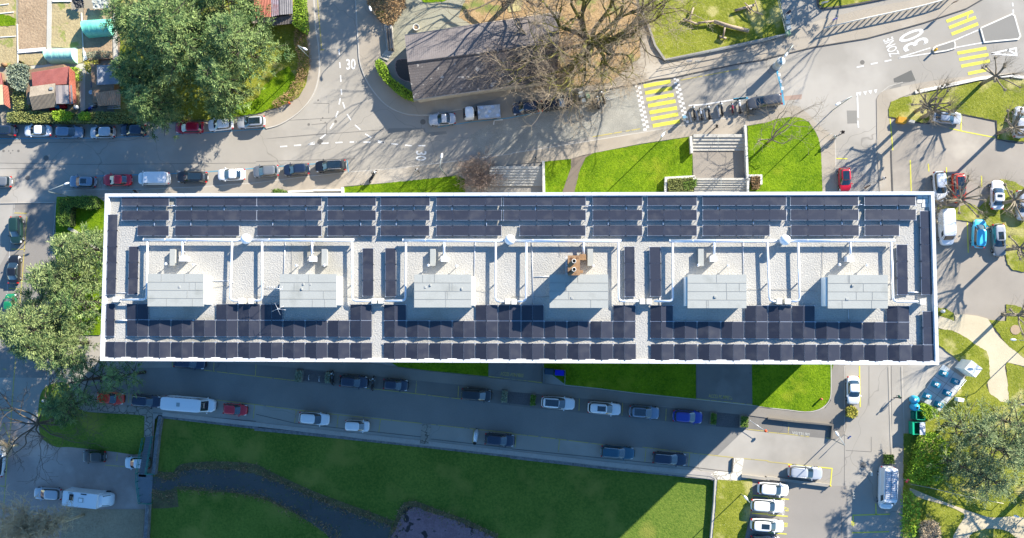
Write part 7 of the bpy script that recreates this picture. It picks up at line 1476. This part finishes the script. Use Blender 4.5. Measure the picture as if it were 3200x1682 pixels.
# ------------------------------------------------------------------ people
def skin(name, verts, edges, rad, m, parent=None, sub=1):
    me = bpy.data.meshes.new(name); me.from_pydata(verts, edges, []); o = bpy.data.objects.new(name, me); C.objects.link(o)
    sk = o.modifiers.new('s', 'SKIN'); sk.use_smooth_shade = True
    for i, r_ in enumerate(rad): me.skin_vertices[0].data[i].radius = (r_, r_) if not isinstance(r_, tuple) else r_
    me.skin_vertices[0].data[0].use_root = True; ss = o.modifiers.new('u', 'SUBSURF'); ss.levels = sub; ss.render_levels = sub
    bpy.context.view_layer.update(); dg = bpy.context.evaluated_depsgraph_get(); m2 = bpy.data.meshes.new_from_object(o.evaluated_get(dg)); bpy.data.objects.remove(o); bpy.data.meshes.remove(me)
    m2.materials.clear()
    for x in (m if isinstance(m, (list, tuple)) else [m]): m2.materials.append(x)
    m2.name = name; o = bpy.data.objects.new(name, m2); C.objects.link(o)
    if parent: o.parent = parent
    return o
skin_m = mat('skin', (.50, .30, .21)); hair_m = mat('hair_dark', (.02, .015, .01)); 
def person(label, t, x, y, rot, top, legs, stride=.32, k=1.0, z=.1, hair=hair_m, seated=False, group='people in the streets'):
    p = at(*uv(t, x, y), z+.9); o = empty('person', (p.x, p.y, z), math.radians(rot), label, 'person', group); o.scale = (k, k, k); s = stride
    hip, kn, an = .92, .50, .08
    V = [(0, 0, hip), (0, 0, 1.12), (0, 0, 1.38), (0, 0, 1.50), (.02, 0, 1.60), (.03, 0, 1.70),
         (0, .10, hip-.04), (s*.55, .11, kn), (s, .11, an), (s+.14, .12, .04), (0, -.10, hip-.04), (-s*.15, -.11, kn), (-s, -.11, an+.03), (-s+.13, -.12, .04),
         (0, .19, 1.40), (-s*.35, .24, 1.12), (-s*.15, .23, .88), (-s*.1, .23, .80), (0, -.19, 1.40), (s*.3, -.24, 1.12), (s*.55, -.23, .92), (s*.62, -.23, .84)]
    E_ = [(0, 1), (1, 2), (2, 3), (3, 4), (4, 5), (0, 6), (6, 7), (7, 8), (8, 9), (0, 10), (10, 11), (11, 12), (12, 13), (2, 14), (14, 15), (15, 16), (16, 17), (2, 18), (18, 19), (19, 20), (20, 21)]
    Rr = [.15, (.14, .12), (.17, .12), .06, .09, .085, .10, .065, .045, .04, .10, .065, .045, .04, .065, .045, .032, .035, .065, .045, .032, .035]
    if seated:
        V[6:14] = [(.05, .12, hip-.02), (.45, .18, .86), (.42, .18, .42), (.55, .18, .36), (.05, -.12, hip-.02), (.45, -.18, .86), (.42, -.18, .42), (.55, -.18, .36)]; V[15:18] = [(.22, .28, 1.2), (.46, .3, 1.12), (.52, .3, 1.10)]; V[19:22] = [(.22, -.28, 1.2), (.46, -.3, 1.12), (.52, -.3, 1.10)]
    b = skin('body', V, E_, Rr, [cl(top), cl(legs), skin_m], o, 1)
    for f in b.data.polygons:
        c = f.center; f.material_index = 1 if c.z < .93 and abs(c.y) < .19 and not (seated and c.z > .95) else (2 if c.z > 1.53 else 0)
    hands = [(Vector(V[17]), 1), (Vector(V[21]), -1)]
    for hp, sd_ in hands:
        g = MB(); g.tube([hp, hp+Vector((.01, 0, -.09))], .038, 6, r_end=.034)
        for q in range(4): a = hp+Vector((-.03+.02*q, 0, -.085)); g.tube([a, a+Vector((.006, 0, -.04)), a+Vector((.02, 0, -.07+.006*abs(q-1.5)))], .009, 5, r_end=.007)
        a = hp+Vector((.035, 0, -.03)); g.tube([a, a+Vector((.025, 0, -.03)), a+Vector((.03, 0, -.055))], .011, 5, r_end=.008); g.build('hand', skin_m, o)
    g = MB(); M_ = Matrix.Translation((.015, 0, 1.70)); g.lathe(0, 0, [(.095, -.03), (.112, .02), (.108, .07), (.07, .115), (.02, .13)], 14, M=M_); g.build('hair', hair, o)
    g = MB(); g.tube([(.115, 0, 1.665), (.14, 0, 1.65)], .014, 6); [g.tube([(.105, sy*.033, 1.69), (.115, sy*.033, 1.69)], .011, 6, 1) for sy in (-1, 1)]; g.tube([(.105, -.025, 1.615), (.105, .025, 1.615)], .008, 5, 2)
    for sy in (-1, 1): g.lathe(.02, sy*.093, [(.02, 1.64), (.024, 1.66), (.015, 1.69)], 8)
    g.build('face', [skin_m, black_m, mat('lips', (.4, .12, .1))], o); return o
_cl = {'black': (.015, .015, .018), 'white': (.6, .6, .6), 'grey': (.14, .15, .16), 'navy': (.02, .03, .07), 'green': (.02, .12, .09), 'tan': (.4, .3, .2), 'brown': (.08, .05, .035)}
def cl(c): return mat('cloth_'+c, _cl[c], rough=.9)
person('person in black and white walking below the white panel van', 'A', 958, 1350, 20, 'black', 'grey'); person('person with a white top walking on the pavement below the street lamp', 'B', 1132, 1200, -60, 'white', 'black')
person('person in dark clothes above the left stone stairs', 'C', 168, 1118, 170, 'grey', 'black', .15); person('person in black striding left above the wide stone stairs', 'C', 1442, 893, 200, 'black', 'black', .4)
person('person in black, right of the pair walking by the lawn corner', 'D', 524, 935, 210, 'black', 'black', .35); person('person in black and white, left of the pair walking by the lawn corner', 'D', 470, 968, 215, 'white', 'black', .35)
person('person in white with outstretched arm above the top right roof edge', 'D', 812, 1260, 20, 'white', 'black', .3); person('person in dark green striding near the bottle banks', 'L', 922, 358, 190, 'green', 'black', .4)
person('person in dark clothes beside the bins on the side of the play lawn', 'D', 145, 90, 90, 'navy', 'navy', .1)
# dog
p = at(*uv('D', 695, 1320), .4); o = empty('dog', (p.x, p.y, .06), math.radians(30), 'small dark brown dog above the roof edge left of the walker in white', 'dog'); V = [(0, 0, .42), (.25, 0, .43), (.42, 0, .52), (.55, 0, .56), (.66, 0, .53), (-.22, 0, .44), (-.38, 0, .5), (-.5, 0, .58), (.25, .07, .3), (.22, .07, .16), (.25, .07, .03), (.25, -.07, .3), (.22, -.07, .16), (.27, -.07, .03), (-.2, .08, .28), (-.28, .08, .15), (-.24, .08, .03), (-.2, -.08, .28), (-.28, -.08, .15), (-.22, -.08, .03)]
skin('body', V, [(0, 1), (1, 2), (2, 3), (3, 4), (0, 5), (5, 6), (6, 7), (1, 8), (8, 9), (9, 10), (1, 11), (11, 12), (12, 13), (5, 14), (14, 15), (15, 16), (5, 17), (17, 18), (18, 19)], [.12, .13, .08, .09, .045, .11, .03, .018, .05, .03, .03, .05, .03, .03, .06, .03, .03, .06, .03, .03], cl('brown'), o)
# rider on the pavement
p = at(*uv('B', 825, 1240), .5); mo = motorbike('B', 825, 1245, 62, 'motorbike with a rider on the pavement above the lawn strip', mk, z=.1); person('black clad rider sitting on the pavement motorbike', 'B', 828, 1232, 62, 'black', 'black', .2, seated=True, z=.12, hair=mat('helmet_black', (.02, .02, .02), rough=.3))
# garden figures and odds
p = at(*uv('C', 690, 690), .5); g = MB()
for k in range(3): M_ = Matrix.Translation((p.x-.6+.3*k, p.y-.1*k, .45)); g.tube([M_ @ Vector((math.cos(a)*.34, .02, math.sin(a)*.34)) for a in [i*.5236 for i in range(13)]], .02, 5)
simple('bicycle_rack', 'thin round bicycle hoops beside the crossing under the twigs', 'bike rack', g, alu)
